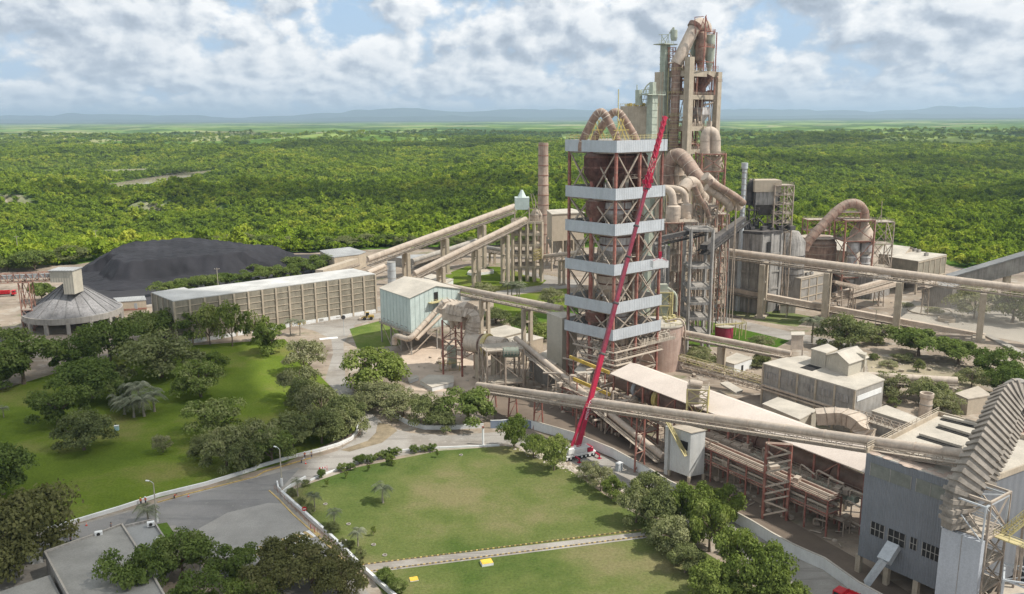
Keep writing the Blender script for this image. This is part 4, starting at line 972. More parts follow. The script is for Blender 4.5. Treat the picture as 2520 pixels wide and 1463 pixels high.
def mint():
    zb0 = zt(zd(1250, 1150), zd(1255, 1310)); B = G(*zd(1255, 1310)); ze_ = A(*zd(1243, 893), B.y).z
    cF = G(*zd(1243, 893), ze_); cL = G(*zd(1025, 820), ze_); cR = G(*zd(1612, 826), ze_); cB = cL + cR - cF
    zr = A(*zd(1430, 805), ((cF + cR) / 2).y).z
    T, c = gable('filter_building', 'mint green clad filter building on stilts with a pale gabled roof', 'industrial building', [cF, cL, cB, cR], ze_, zr, zb0, m_mint, m_roofw)
    # seams of the cladding
    m = MB()
    for (a, b, n) in ((cF, cL, 9), (cF, cR, 11)):
        d = (b - a).normalized(); rz = math.atan2(d.y, d.x)
        nn = Vector((d.y, -d.x, 0)); nn = nn if nn.dot(cF - cB) > 0 else -nn
        for i in range(n + 1): p = a.lerp(b, i / n) + nn * .04; h = ze_ - zb0 + (0 if b is cL else (zr - ze_) * (1 - abs(2 * i / n - 1))); m.box((p.x, p.y, zb0 + h / 2), (.12, .1, h - .1), rz)
    m.build('cladding_seam', pmat('mint_seam', (.36, .44, .42), .7, .1, 1), T)
    for i in range(6):
        m = MB(); p = cL.lerp(cF, .1 + i * .15); m.box((p.x, p.y, zb0 + 1.6), (1.6, .16, .35), math.atan2(cF.y - cL.y, cF.x - cL.x)); m.box((p.x + .5, p.y - .3, zb0 + 1.), (.35, .16, 1.5), math.atan2(cF.y - cL.y, cF.x - cL.x)); m.build('louvre', m_grey, T)
    m = MB(); e = [Vector((p.x, p.y, zb0)) for p in (cF, cL, cB, cR)]; m.prism([p + (p - (e[0] + e[2]) / 2).normalized() * 1. for p in e], zb0 - .6, zb0); m.rail([p + (p - (e[0] + e[2]) / 2).normalized() * .9 for p in e], 1.1, True, w=.08)
    m.build('floor_deck', m_deck, T)
    for i in range(4):
        for j in range(3):
            p = cF.lerp(cL, i / 3) + (cR - cF) * (j / 2); m = MB(); m.beam((p.x, p.y, 0), (p.x, p.y, zb0 - .5), .45); m.build('leg', m_grey, T)
    for i in range(3):
        p = cF.lerp(cL, .2 + i * .3) + (cR - cF) * .25; m = MB(); m.lathe((p.x, p.y, zb0 - 5.2), [(.5, 0), (2.2, 4.5)], 4); m.build('hopper', m_grey, T)
    m = MB()
    for i in range(3): m.beam((cF.lerp(cL, i / 3).x, cF.lerp(cL, i / 3).y, 0), (cF.lerp(cL, (i + 1) / 3).x, cF.lerp(cL, (i + 1) / 3).y, zb0 - .6), .25)
    m.beam((cF.x, cF.y, 0), ((cF + cR).x / 2, (cF + cR).y / 2, zb0 - .6), .3); m.build('brace', m_beam, T)
    p = cF.lerp(cR, .5); d = (cR - cF).normalized(); nn = Vector((d.y, -d.x, 0)); m = MB(); m.box((p.x + nn.x * .05, p.y + nn.y * .05, zr - 4.2), (1.8, .3, 3.4), math.atan2(d.y, d.x)); m.build('doorway', m_void, T)
    m = MB(); m.box((p.x + nn.x * 1.2, p.y + nn.y * 1.2, zr - 6.2), (8, 2.2, .25), math.atan2(d.y, d.x)); q = p + nn * 2.2; m.rail([Vector((q.x, q.y, zr - 6)) - d * 4, Vector((q.x, q.y, zr - 6)) + d * 4], 1.1, w=.08); m.build('landing', m_rail, T)
    Y = cF.y - 3
    pipe('waste_duct', 'long slanting beige duct running down the front of the mint building', [A(*zd(1475, 945), Y + 12), A(*zd(1240, 1200), Y - 1), A(*zd(1130, 1165), Y + 6), A(*zd(1130, 1235), Y + 6)], 1.05, m_duct, rb=2.5, ring=m_beam, every=5)
    pipe('waste_duct', 'second thinner duct lying below the slanting duct of the mint building', [A(*zd(1480, 1010), Y + 14), A(*zd(1290, 1195), Y + 2)], .75, m_duct)
    return cF, cL, cR, zb0
MC = mint()
# low buildings round it
block('low_building', 'low white flat roofed building behind the mint building', 'building', [zd(1345, 745), zd(1505, 790), zd(1560, 760), zd(1400, 722)], 5.5, wall=m_white, roofm=m_roofw)
T, c = block('shed', 'grey roofed cream shed at the foot of the upper belt conveyor', 'shed', [zd(690, 600), zd(690, 601) if 0 else zd(870, 578), zd(920, 560), zd(800, 525), zd(585, 550), zd(650, 590)], 9, wall=m_beigew, roofm=m_roofg)
T = thing('steel_stack', 'short plain grey cylindrical stack beside the mint building', 'stack', G(965, 702)); b = T.location; h = AX(955, 645, b).z
m = MB(); m.lathe((b.x, b.y, 0), [(2.3, 0), (2.3, h), (2.05, h), (2.05, h - .6)], 28, caps=False); m.build('shell', m_galv, T, smooth=True)
m = MB(); [m.lathe((b.x, b.y, z), [(2.36, 0), (2.36, .2)], 28) for z in (h * .3, h * .62, h - .3)]; m.lathe((b.x, b.y, h - .8), [(2.0, 0), (2., .05)], 20); m.build('ring', m_grey, T)
# big chimney
def chimney():
    b = G(*ze(1352, 480)); b = Vector((b.x, 545, 0)); b.x = A(*ze(1340, 400), 545).x; h = A(1337, 352, 545).z
    T = thing('chimney', 'tall slim beige and rust ringed chimney left of the banded tower', 'chimney', b)
    m = MB(); m.lathe(b, [(4., 0), (3.7, h * .3), (3.25, h * .7), (3.1, h), (2.7, h), (2.7, h - 2)], 28, caps=False); m.build('shaft', pmat('chimney_shell', (.42, .32, .25), .8, .3, .12, streak=.45, dirt=(.2, .1, .07)), T, smooth=True)
    m = MB(); z = 4
    while z < h: r = 4. - .95 * z / h; m.lathe((b.x, b.y, z), [(r + .22, 0), (r + .22, .5)], 28); z += 6.2
    m.lathe((b.x, b.y, h - 2.2), [(2.68, 0), (2.68, .1)], 20)
    m.build('ring', m_rust2, T)
chimney()
# storage dome
def dome():
    c0 = Vector((A(180.8, 770, 372).x, 372, 0)); r = 20.; zr = 7.
    T = thing('storage_dome', 'round store with a weathered grey conical roof on concrete posts', 'storage dome', c0)
    za_ = A(*zc(525, 900), 372).z
    m = MB(); n = 48; prof = [(r, 0), (r * .96, .3), (r * .5, (za_ - zr) * .56), (2.4, za_ - zr)]
    m.lathe((c0.x, c0.y, zr), prof, n, caps=False); cr = m.build('conical_roof', pmat('sooty_roof', (.24, .23, .225), .85, .4, .09, streak=.6, dirt=(.08, .08, .08)), T)
    m = MB()
    for k in range(20):
        th = 2 * math.pi * k / 20; P = [Vector((c0.x + q * math.cos(th), c0.y + q * math.sin(th), zr + h + .12)) for q, h in prof[1:]]
        for p, q in zip(P, P[1:]): m.beam(p, q, .35, .2)
    m.build('roof_rib', pmat('roof_rib', (.17, .165, .16), .85, .3, .3), cr)
    m = MB(); m.lathe((c0.x, c0.y, zr - 2.6), [(r + .25, 0), (r + .35, 2.6), (r - .4, 2.6), (r - .5, 0)], n, caps=False); m.build('ring_wall', m_grey, T)
    for k in range(14):
        th = 2 * math.pi * (k + .3) / 14; m = MB(); m.box((c0.x + r * math.cos(th), c0.y + r * math.sin(th), (zr - 2) / 2), (1.1, 1.5, zr - 2), th); m.build('post', m_grey, T)
    m = MB(); m.lathe(c0, [(r - 3, 0.05), (r - 9, 4), (1, 5.2)], 30, caps=False); m.build('stored_material', pmat('limestone_pile', (.2, .17, .13), .95, .3, .2), T, smooth=True)
    a = A(*zc(395, 885), 364); b = A(*zc(560, 800), 366)
    m = MB(); x0, x1 = A(*zc(392, 850), 364).x, A(*zc(558, 850), 364).x; z0, z1 = A(*zc(475, 882), 366).z, A(*zc(475, 800), 366).z
    m.prism([(x0, 361), (x1, 361), (x1, 369), (x0, 369)], z0, z1); x2 = A(*zc(482, 850), 364).x; m.prism([(x2, 361.01), (x1 - .01, 361.01), (x1 - .01, 368.9), (x2, 368.9)], za_ - 3, z0 - .01); m.build('headhouse', m_cladd, T)
    m = MB(); m.prism([(x0 - .4, 360.5), (x1 + .4, 360.5), (x1 + .4, 369.5), (x0 - .4, 369.5)], z1, z1 + .35); m.build('headhouse_roof', m_roofg, T)
    # gallery and its trestle
    p = A(*zc(390, 850), 365); q = A(*zc(-260, 880), 355)
    G_ = thing('belt_gallery', 'rusty latticed belt gallery leading to the conical roofed store', 'conveyor', (p.x, p.y, 0))
    for s in (-1, 1):
        m = MB(); o = Vector((0, s * 1.7, 1.8)); m.truss(p + o, q + o, 3.7, .3, 14); m.build('side_truss', m_rust2, G_)
    m = MB(); m.slab(q + Vector((0, -1.6, 1.3)), p + Vector((0, -1.6, 1.3)), p + Vector((0, 1.6, 1.3)), q + Vector((0, 1.6, 1.3)), 1.6); m.build('belt_cover', m_roofg, G_)
    t0 = A(*zc(115, 1280), 0) if 0 else G(*zc(118, 1280)); frame_tower('lattice_trestle', 'rusty lattice trestle holding the belt gallery by the left dark trees', (t0.x, t0.y + 6, 0), (4.6, 0, 0), (0, 3.2, 0), A(*zc(100, 895), t0.y + 7).z, [5, 9.5], m_rust2, .35, nu=1, nv=1, cat='trestle', rails=False)
dome()
# second conical roof at the frame's edge
cc = G(-30, 905); T = thing('storage_dome', 'edge of a second grey conical roof at the far left', 'storage dome', cc)
m = MB(); m.lathe(cc, [(14, 0), (14, 3.), (1.2, 15.5)], 40, caps=False); m.build('conical_roof', MATS['sooty_roof'], T)
m = MB(); m.lathe(cc, [(1.3, 15.3), (1.3, 17), (.2, 17.6)], 16, caps=False); m.build('roof_vent', m_grey, T)
T, c = block('shed', 'small cream shed with dark roof between the conical store and the long hall', 'shed', [zc(865, 1043), zc(1068, 1030), zc(1055, 1000), zc(830, 1015)], 5.2, wall=m_beigew, roofm=m_roofg)
a, b = c[0], c[1]; side_marks(T, a, b, 0, 0, 0, 'rust_stripe', m_rust2, .9, .1, rows=[1.4])
p = a.lerp(b, .6); m = MB(); m.box((p.x, p.y - .1, 2.9), (1.9, .12, 2.6), 0); m.build('door', m_galv, T)
# coal heap
def coal():
    base = [G(*p) for p in ((178, 692), (215, 712), (300, 716), (430, 704), (600, 690), (700, 668), (770, 652), (735, 640), (620, 628), (450, 621), (260, 638), (200, 662))]
    base = [(p.x, p.y) for p in base]; xs = [p[0] for p in base]; ys = [p[1] for p in base]; X0, X1, Y0, Y1 = min(xs), max(xs), min(ys), max(ys)
    def dedge(x, y):
        d = 1e9; n = len(base)
        for i in range(n):
            ax, ay = base[i]; bx, by = base[(i + 1) % n]; t = max(0, min(1, ((x - ax) * (bx - ax) + (y - ay) * (by - ay)) / ((bx - ax) ** 2 + (by - ay) ** 2)))
            d = min(d, math.hypot(x - ax - t * (bx - ax), y - ay - t * (by - ay)))
        return d if inpoly(x, y, base) else -d
    nx, ny = 190, 150; m = MB()
    for j in range(ny + 1):
        for i in range(nx + 1):
            x = X0 + (X1 - X0) * i / nx; y = Y0 + (Y1 - Y0) * j / ny; d = dedge(x, y)
            d += 5 * noise.noise(Vector((x / 26, y / 26, 1))) + 1.5 * noise.noise(Vector((x / 7, y / 7, 3)))
            top = 11.4 + 1.9 * noise.noise(Vector((x / 40, y / 40, 5))) + 1. * sm(450, 560, y) + .25 * math.sin(x * .75 + y * .3)
            f = min(3.2, max(0, d) * .16) if d < 16 else 3.2 + (d - 16) * 1.25   # low toe then a cut face
            if y > 500: f = max(0, d) * .62
            h = min(top, f) + .55 * noise.fractal(Vector((x / 5, y / 5, 2)), 1, 2, 4) * min(1, max(0, d) / 4) + (.5 * abs(math.sin(x * .42 + 2 * noise.noise(Vector((x / 9, y / 9, 0))))) if 3.4 < f < top else 0)
            m.v.append((x, y, h if d > 0 else -.3))
    for j in range(ny):
        for i in range(nx): o = j * (nx + 1) + i; m.f.append((o, o + 1, o + nx + 2, o + nx + 1)); m.mi.append(0)
    o = m.build('coal_heap', pmat('coal', (.028, .027, .031), .85, .35, .06, streak=0, bump=.3), None); o.data.shade_smooth()
    tag(o, 'huge flat topped black coal heap with a steep cut face', 'coal heap')
coal()
# sloping belt conveyors on the left, their tower
z1 = A(*ze(1130, 225), 520); z0 = A(*ze(60, 612), 470)
conveyor('belt_conveyor', 'upper long beige covered belt conveyor climbing to the transfer tower', z0, z1, 1.9, m_duct, m_beam, 2.4, (.24, .5, .76), wide=1.15, pier_w=(5.5, 1.8))
z0 = A(*ze(400, 715), 430); z1 = A(*ze(1215, 315), 470)
conveyor('belt_conveyor', 'lower beige covered belt conveyor ending at the transfer tower', z0, z1, 1.5, m_duct, m_beam, 2., (.22, .53, .8), wide=1.3, pier_w=(4.8, 1.6))
conveyor('belt_conveyor', 'dark low belt conveyor passing behind the two beige ones', A(*ze(380, 625), 500), A(*ze(850, 475), 560), 1.5, m_grey, m_beam, 1.6, (.3, .7), pm=m_beam)
conveyor('belt_conveyor', 'short sloping conveyor between the cream shed and the long hall', A(*zd(580, 708), 400), A(*zd(840, 622), 455), 1.9, m_beigew, m_beam, 1.2, (.8,), pm=m_beam, flat=True)
conveyor('belt_conveyor', 'short covered conveyor behind the grey stack', A(*zd(930, 712), 415), A(*zd(1050, 660), 440), 1.3, m_duct, m_beam, 1.2, (), flat=False)
def transfer():
    p0 = Vector((A(*ze(1118, 500), 468).x, 468, 0)); x1 = A(*ze(1330, 500), 468).x; top = A(*ze(1220, 340), 468).z
    T = frame_tower('transfer_tower', 'beige concrete transfer tower where the left belt conveyors meet', p0, (x1 - p0.x, 0, 0), (0, 13, 0), top, [top * k for k in (.25, .45, .62, .8, 1)], m_cream, 1.5, nu=4, nv=1, brace=False, cat='transfer tower', deck=m_cream)
    m = MB(); xc = A(*ze(1185, 200), 470).x; zt1, zt0_ = A(*ze(1185, 160), 470).z, A(*ze(1185, 300), 470).z
    m.prism([(xc - 4, 469), (xc + 4, 469), (xc + 4, 477), (xc - 4, 477)], zt0_ + 4, zt1); m.lathe((xc, 473, zt1), [(2.5, 0), (.6, 4)], 8); m.build('discharge_house', m_mint, T)
    m = MB()
    for dx in (-4, 4):
        for dy in (469, 477): m.beam((xc + dx, dy, top - 6), (xc + dx, dy, zt0_ + 5), .4)
    m.beam((xc - 4, 469, top), (xc + 4, 469, zt0_ + 4), .25); m.build('house_leg', m_beam, T)
    m = MB(); a = A(*ze(1290, 320), 470); m.lathe((a.x, 475, top), [(3.5, 0), (3.5, 3.5), (2, 6)], 14)
    for (p, q) in (((1250, 130), (1275, 260)), ((1265, 130), (1325, 300)), ((1280, 330), (1285, 180)), ((1240, 240), (1330, 240))): m.beam(A(*ze(*p), 472), A(*ze(*q), 472), .4)
    m.rail([A(*ze(1235, 330), 468), A(*ze(1335, 330), 468)], 1.2, w=.15); m.build('head_machinery', m_beam, T)
    m = MB()
    for k in range(4): z = top * (.12 + .1 * k); m.beam(A(*ze(1270, 620 - k * 22), 466), A(*ze(1330 - k * 3, 600 - k * 20), 466), 1.2, .3); m.rail([A(*ze(1270, 620 - k * 22), 465.5), A(*ze(1330, 605 - k * 22), 465.5)], 1.1, w=.12)
    m.build('stair', m_yel2, T)
transfer()
block('low_building', 'dark roofed low belt house between the sloping conveyors and the forest', 'building', [ze(380, 620), ze(620, 590), ze(640, 570), ze(200, 590)], 5, wall=m_grey, roofm=m_roofg)
# beige hopper building behind
def hopper_house():
    Y = 500; a, b = A(*ze(1405, 300), Y), A(*ze(1640, 300), Y + 8); c_ = A(*ze(1405, 285), Y).z; zb_ = A(*ze(1405, 480), Y).z
    T = thing('bin_building', 'beige clad bin building on stilts behind the banded tower', 'industrial building', (a.x, a.y, 0))
    P = [Vector((a.x, Y)), Vector((b.x, Y + 8)), Vector((b.x - 6, Y + 30)), Vector((a.x - 2, Y + 22))]; P = [Vector((p.x, p.y, 0)) for p in P]
    m = MB(); m.prism(P, zb_, c_); m.build('wall', m_beigew, T)
    m = MB(); ct = sum(P, Vector()) / 4; m.prism([p + (p - ct).normalized() * .6 for p in P], c_, c_ + .5); m.build('roof', m_roofw, T)
    for k in range(3): p = P[0].lerp(P[1], .18 + .32 * k) + Vector((-1, 7, 0)); m = MB(); m.lathe((p.x, p.y, zb_ - 9), [(1.2, 0), (5.5, 9)], 4); m.build('hopper', m_grey, T)
    for k in range(4):
        for s in (0, 1): p = P[0].lerp(P[1], k / 3) if s == 0 else P[3].lerp(P[2], k / 3); m = MB(); m.beam((p.x, p.y, 0), (p.x, p.y, zb_), .8); m.build('leg', m_cream, T)
hopper_house()
conveyor('belt_conveyor', 'nearly level dark conveyor running behind the banded tower to the transfer tower', A(*ze(1340, 590), 470), A(*ze(1620, 560), 445), 1.2, m_duct, m_beam, 2.4, (.5,), pm=m_cream)
conveyor('belt_conveyor', 'low conveyor seen between the transfer tower piers', A(*ze(900, 520), 540), A(*ze(1140, 560), 480), 1.3, m_grey, m_beam, 1.8, (.3, .7), pm=m_cream)
T = thing('pier_plinth', 'white plinth on the green lawn under a conveyor pier', 'plinth', G(*ze(830, 720))); m = MB(); P = [G(*ze(*p)) for p in ((785, 725), (830, 735), (980, 715), (975, 700), (800, 708))]; m.prism(P, 0, 1.5); m.build('plinth', m_white, T)
m = MB(); m.prism([p.lerp(sum(P, Vector()) / 5, .06) for p in P], 1.5, 1.62); m.build('coping', m_cream, T)
# level conveyor from the mint building to the banded tower
conveyor('belt_conveyor', 'beige covered conveyor crossing from the mint building to the banded tower', A(*ze(640, 805), 345), A(*ze(1475, 970), 292), 1.05, m_duct, m_beam, 1.9, (.36, .73), wide=1.3, pier_w=(3.2, 1.2))
# ---------------- cooler drum, square ducts, platforms left of the tower
def drum():
    Y = 283.; a = A(*ze(790, 1215), Y + 6); b = A(*ze(1060, 1255), Y - 2); d = (b - a).normalized(); r = 3.2
    T = thing('rotary_drum', 'fat beige rotary drum with a faded yellow tyre guard, left of the banded tower', 'drum', (a.x, a.y, 0))
    m = MB(); m.tube([a, b], r, 30); m.build('shell', m_duct, T, smooth=True)
    m = MB(); c = a.lerp(b, .38); m.tube([c, c + d * .5], r + .35, 30); m.build('tyre', m_dkrust, T, smooth=True)
    c = a.lerp(b, .5); m = MB(); m.tube([c - d * .3, c + d * 1.1], r + .7, 16); m.build('tyre_guard', m_yel2, T)
    for k in (.35, .8): c = a.lerp(b, k); m = MB(); m.box((c.x, c.y, (c.z - r) / 2 - .1), (3.4, 5, c.z - r - .2), .3); m.build('pedestal', m_cream, T)
    m = MB(); c = b + d * 1.2; m.tube([b, c, c + d * 2], [r * .8, r * .6, r * .4], 20); m.build('outlet', m_grey, T)
drum()
def boxduct(name, label, path, w, h, mat=m_duct, ribs=None, legs=(), rib_every=1.6, rw=.2, twist=None):
    T = thing(name, label, 'duct', (path[0][0], path[0][1], 0)); P = bend(path, 6, 7); m = MB()
    up = Vector(twist or (0, 0, 1))
    def sect(p, t, ww, hh):
        s = t.cross(up)
        if s.length < .1: s = Vector((1, 0, 0))
        s.normalize(); n = s.cross(t).normalized(); return [p - s * ww / 2 - n * hh / 2, p + s * ww / 2 - n * hh / 2, p + s * ww / 2 + n * hh / 2, p - s * ww / 2 + n * hh / 2]
    vs = []; 
    for i, p in enumerate(P): t = (P[min(i + 1, len(P) - 1)] - P[max(i - 1, 0)]).normalized(); vs += sect(p, t, w, h)
    fs = [(3, 2, 1, 0), tuple(len(vs) - 4 + k for k in range(4))]
    for i in range(len(P) - 1):
        for k in range(4): k2 = (k + 1) % 4; fs.append((i * 4 + k, i * 4 + k2, i * 4 + 4 + k2, i * 4 + 4 + k))
    m.add(vs, fs); m.cur = 1
    acc = 0
    for p, q in zip(P, P[1:]):
        l = (q - p).length; t = (q - p).normalized(); k = rib_every - acc % rib_every
        while k < l: c = p + t * k; s0 = sect(c, t, w + 2 * rw, h + 2 * rw); s1 = sect(c + t * (.22 if rw < .25 else rib_every * .5), t, w + 2 * rw, h + 2 * rw); m.add(s0 + s1, [(3, 2, 1, 0), (4, 5, 6, 7), (0, 1, 5, 4), (1, 2, 6, 5), (2, 3, 7, 6), (3, 0, 4, 7)]); k += rib_every
        acc += l
    m.build('casing', [mat, ribs or mat], T)
    for c in legs: c = Vector(c); m = MB(); m.beam((c.x, c.y, 0), c, .4); m.build('leg', m_rust, T)
    return T
Yd = 290.
boxduct('square_duct', 'large ribbed square duct bending down onto the rotary drum', [A(*ze(640, 975), Yd + 4), A(*ze(800, 1010), Yd + 2), A(*ze(835, 1050), Yd), A(*ze(815, 1150), Yd), A(*ze(800, 1250), Yd - 2)], 3.2, 4.4, m_duct, m_beam, twist=(.5, -.86, .1), rib_every=1.3)
boxduct('square_duct', 'ribbed square duct sloping from the hood to the right of the mint building', [A(*ze(590, 1000), Yd + 8), A(*ze(620, 930), Yd + 8), A(*ze(840, 985), Yd + 12)], 4.2, 3.6, m_duct, m_beam, rib_every=1.5)
def hood():
    a = A(*ze(600, 1000), Yd + 3); T = thing('duct_hood', 'boxy beige hood on red legs beside the mint building', 'hood', (a.x, a.y, 0)); b = A(*ze(720, 1030), Yd)
    P = [Vector((a.x, a.y, 0)), Vector((b.x + 1, b.y, 0)), Vector((b.x + 5, b.y + 9, 0)), Vector((a.x + 4, a.y + 9, 0))]; z0, z1 = A(*ze(650, 1070), Yd).z, A(*ze(640, 945), Yd).z
    m = MB(); m.prism(P, z0, z1 - 2); m.add([(p.x, p.y, z1 - 2) for p in P] + [((P[0].x + P[3].x) / 2, (P[0].y + P[3].y) / 2, z1), ((P[1].x + P[2].x) / 2, (P[1].y + P[2].y) / 2, z1)], [(0, 1, 5, 4), (2, 3, 4, 5), (0, 4, 3), (1, 2, 5)]); m.build('casing', m_duct, T)
    for p in P: m = MB(); m.beam((p.x, p.y, 0), (p.x, p.y, z0), .5); m.build('leg', m_rust, T)
    for i in (0, 1, 2):
        c = P[0].lerp(P[1], .2 + .3 * i) + Vector((2, 4, 0)); m = MB(); m.lathe((c.x, c.y, z0 - 4), [(.4, 0), (2., 4)], 4); m.build('hopper', m_duct, T)
    m = MB()
    for z in (z0 * .33, z0 * .66):
        for p, q in zip(P, P[1:] + P[:1]): m.beam((p.x, p.y, z), (q.x, q.y, z), .3); m.beam((p.x, p.y, z), (q.x, q.y, z + z0 * .33), .22)
        m.rail([(p.x, p.y, z) for p in P[:2]], 1.1, w=.08)
    m.build('bracing', m_rust2, T)
hood()
def fan_set():
    c = G(*ze(640, 1420)); T = thing('fan_unit', 'grey green fan with a tall curved casing on the pale yard floor', 'fan', c); z = AX(*ze(655, 1290), c).z
    m = MB(); m.box((c.x + 1.5, c.y + 2, 3.2), (2.8, 3, 6.4), .3); m.lathe((c.x + 1.5, c.y + 2, 6.4), [(1.7, 0), (1.9, 1), (1.2, 2.2)], 12); m.build('casing', m_green, T, bevel=.1)
    m = MB(); m.tube([(c.x, c.y, 1.4), (c.x + 1.2, c.y + .3, 1.4)], 2., 22); m.build('impeller_housing', m_duct, T)
    m = MB(); m.tube(bend([(c.x - 1, c.y, 1.5), (c.x - 2, c.y, 7), (c.x + 3, c.y + 1, 12.), (c.x + 6.5, c.y + 2, 6)], 1, 3), .4, 8); m.build('pipe', m_duct, T, smooth=True)
    m = MB(); m.box((c.x + 1, c.y + 1, .35), (8, 5, .7), .2); m.build('plinth', m_cream, T)
    m = MB(); m.rail([(c.x - 3, c.y - 2, 3), (c.x + 5, c.y - 1, 3)], 1.1, w=.08); m.beam((c.x - 3, c.y - 2, 3), (c.x + 5, c.y - 1, 3), .8, .12); [m.beam((c.x + k, c.y - 1.6, 0), (c.x + k, c.y - 1.6, 3), .15) for k in (-2.5, 1, 4.5)]; m.build('walkway', m_yel2, T)
fan_set()
block('plinth_block', 'broad low white concrete block at the edge of the pale yard', 'plinth', [zh(1125, 130), zh(1200, 172), zh(1332, 140), zh(1330, 100), zh(1180, 95)], 1.5, wall=m_white, roofm=m_roofw, par=.1)
block('plinth_block', 'smaller white concrete block beside the broad one', 'plinth', [zh(1050, 115), zh(1060, 130), zh(1115, 110), zh(1100, 95)], 1.1, wall=m_white, roofm=m_roofw, par=.1)
# low roofs around the drum
block('low_building', 'low building with a broad dusty white roof behind the rotary drum', 'building', [ze(862, 1150), ze(1000, 1195), ze(1215, 1140), ze(1065, 1098)], 5.5, wall=m_beigew, roofm=m_roofw)
block('low_building', 'small dusty white roof between the drum and the beige block', 'building', [ze(1020, 1205), ze(1130, 1240), ze(1340, 1190), ze(1220, 1158)], 5, wall=m_beigew, roofm=m_roofw)
block('low_building', 'sloping pale roof at the foot of the beige block', 'building', [zi(400, 330), zi(560, 400), zi(720, 300), zi(560, 245)], 6.5, wall=m_grey, roofm=m_roofw)
T, c = block('clad_block', 'tall plain beige clad block left of the banded tower', 'industrial building', [ze(1480, 1050), ze(1590, 1022), ze(1490, 1000), ze(1368, 1008)], A(*ze(1480, 1050), 281).z, wall=m_claddR, roofm=m_roofw)
frame_tower('equipment_platform', 'beige platform with a green drum and railings right of the rotary drum', G(*zi(60, 620)), (12, 3, 0), (-3, 9, 0), A(*zi(200, 300), 262).z, [4, A(*zi(200, 300), 262).z], m_beam, .5, cat='platform')
c = A(*zi(250, 265), 266); T = thing('machine_drum', 'dark green machine drum standing on the beige platform', 'drum', (c.x, c.y, 0)); m = MB(); m.tube([c - Vector((2.4, 0, 0)), c + Vector((2.4, .6, 0))], 1.7, 18); m.build('drum', pmat('dark_green_steel', (.10, .15, .12), .7, .3, .5, dust=.25), T, smooth=True)
m = MB(); z = A(*zi(200, 300), 262).z
for dx in (-1.7, 0, 1.7): m.beam((c.x + dx, c.y, z), (c.x + dx, c.y + .3, c.z + 2), .3)
m.rail([(c.x - 3, c.y - 2, z), (c.x + 3, c.y - 2, z)], 1.2, w=.1, step=1); m.build('cradle', m_beam, T)
# crossing conveyors in the foreground
conveyor('belt_conveyor', 'long foreground beige covered conveyor crossing in front of the crane boom and kiln roof', A(*zi(-20, 528), 262), A(*zk(885, 590), 146), .95, m_duct, m_beam, 1.5, (.05, .12, .2, .32, .47), wide=1.5, pm=m_rust, pier_w=(2.2, 1))
conveyor('belt_conveyor', 'steep beige covered conveyor descending under the foreground conveyor', A(*zi(290, 150), 287), A(*zi(1490, 1115), 212), .95, m_duct, m_beam, 1.3, (.12, .3, .5, .7, .85), wide=1.4, pm=m_beam, pier_w=(2, 1))
# ================================================================ RIGHT BACK: KILN EXHAUST, MILLS, LONG CONVEYORS
m_conc2 = pmat('sooty_concrete', (.34, .32, .295), .9, .3, .18, dust=.2, streak=.7, dirt=(.05, .05, .05))
def silo():
    c = A(*zb(790, 1195), 302); r = 8.6; T = thing('round_silo', 'fat pinkish concrete silo just behind the right foot of the banded tower', 'silo', (c.x, c.y, 0))
    m = MB(); m.lathe((c.x, c.y, 0), [(r, 0), (r, c.z), (r - .01, c.z + .01)], 40); m.build('shell', pmat('pink_concrete', (.46, .34, .28), .9, .2, .2, dust=.2, streak=.4, dirt=(.3, .17, .13)), T, smooth=True)
    m = MB(); m.lathe((c.x, c.y, c.z), [(r + .35, 0), (r + .35, .5), (.1, 1.1)], 40); m.build('roof', m_roofw, T, smooth=True)
    m = MB(); pts = [(c.x + r * math.cos(R(a)), c.y + r * math.sin(R(a)), c.z + .5) for a in range(0, 360, 15)]; m.rail(pts, 1.1, True, w=.09); m.build('handrail', m_rail, T)
    m = MB(); a = -.35; px_, py_ = c.x + r * .9, c.y - r * .55
    m.tube(bend([(c.x + 2, c.y - 3, c.z + 1.5), (px_ - 1, py_, c.z + 3), (px_ + .5, py_ - .3, c.z), (px_ + .5, py_ - .3, 3)], 2, 5), .35, 10); m.build('downpipe', m_duct, T, smooth=True)
    m = MB()
    for k in range(7): m.box((c.x + 2 + k % 3 * 1.6, c.y - 2 + k * .8, c.z + 1.2 + .4 * (k % 2)), (1.1, 1.1, 1.2 + .5 * (k % 3)), k * .4)
    m.build('roof_machinery', m_rail, T)
silo()
c = A(*zb(830, 1100), 312); frame_tower('bucket_elevator', 'pale yellow green bucket elevator tower rising from the round silo roof', (c.x - 3, c.y, 0), (5.5, 0, 0), (0, 5, 0), A(*zb(830, 970), 312).z, [A(*zb(830, 970), 312).z - k for k in (0, 5)], m_rail, .45, nu=1, nv=1, cat='elevator')
m = MB()
c2 = A(*zb(815, 1020), 312); T = thing('elevator_casing', 'pale green casing inside the elevator tower above the round silo', 'elevator', (c2.x, c2.y, 0)); m.prism([(c2.x - 1.6, 313), (c2.x + 2, 313), (c2.x + 2, 316), (c2.x - 1.6, 316)], 2, c2.z + 3); m.build('casing', m_green, T)
m = MB(); m.box((c2.x + .2, 314.5, c2.z + 4.2), (3, 2.4, 2.2)); m.tube(bend([(c2.x + 1.5, 314, c2.z + 4), (c2.x + 5, 313, c2.z + 2), (c2.x + 5, 313, c2.z - 5)], 2, 3), .5, 8); m.build('head', m_green, T)
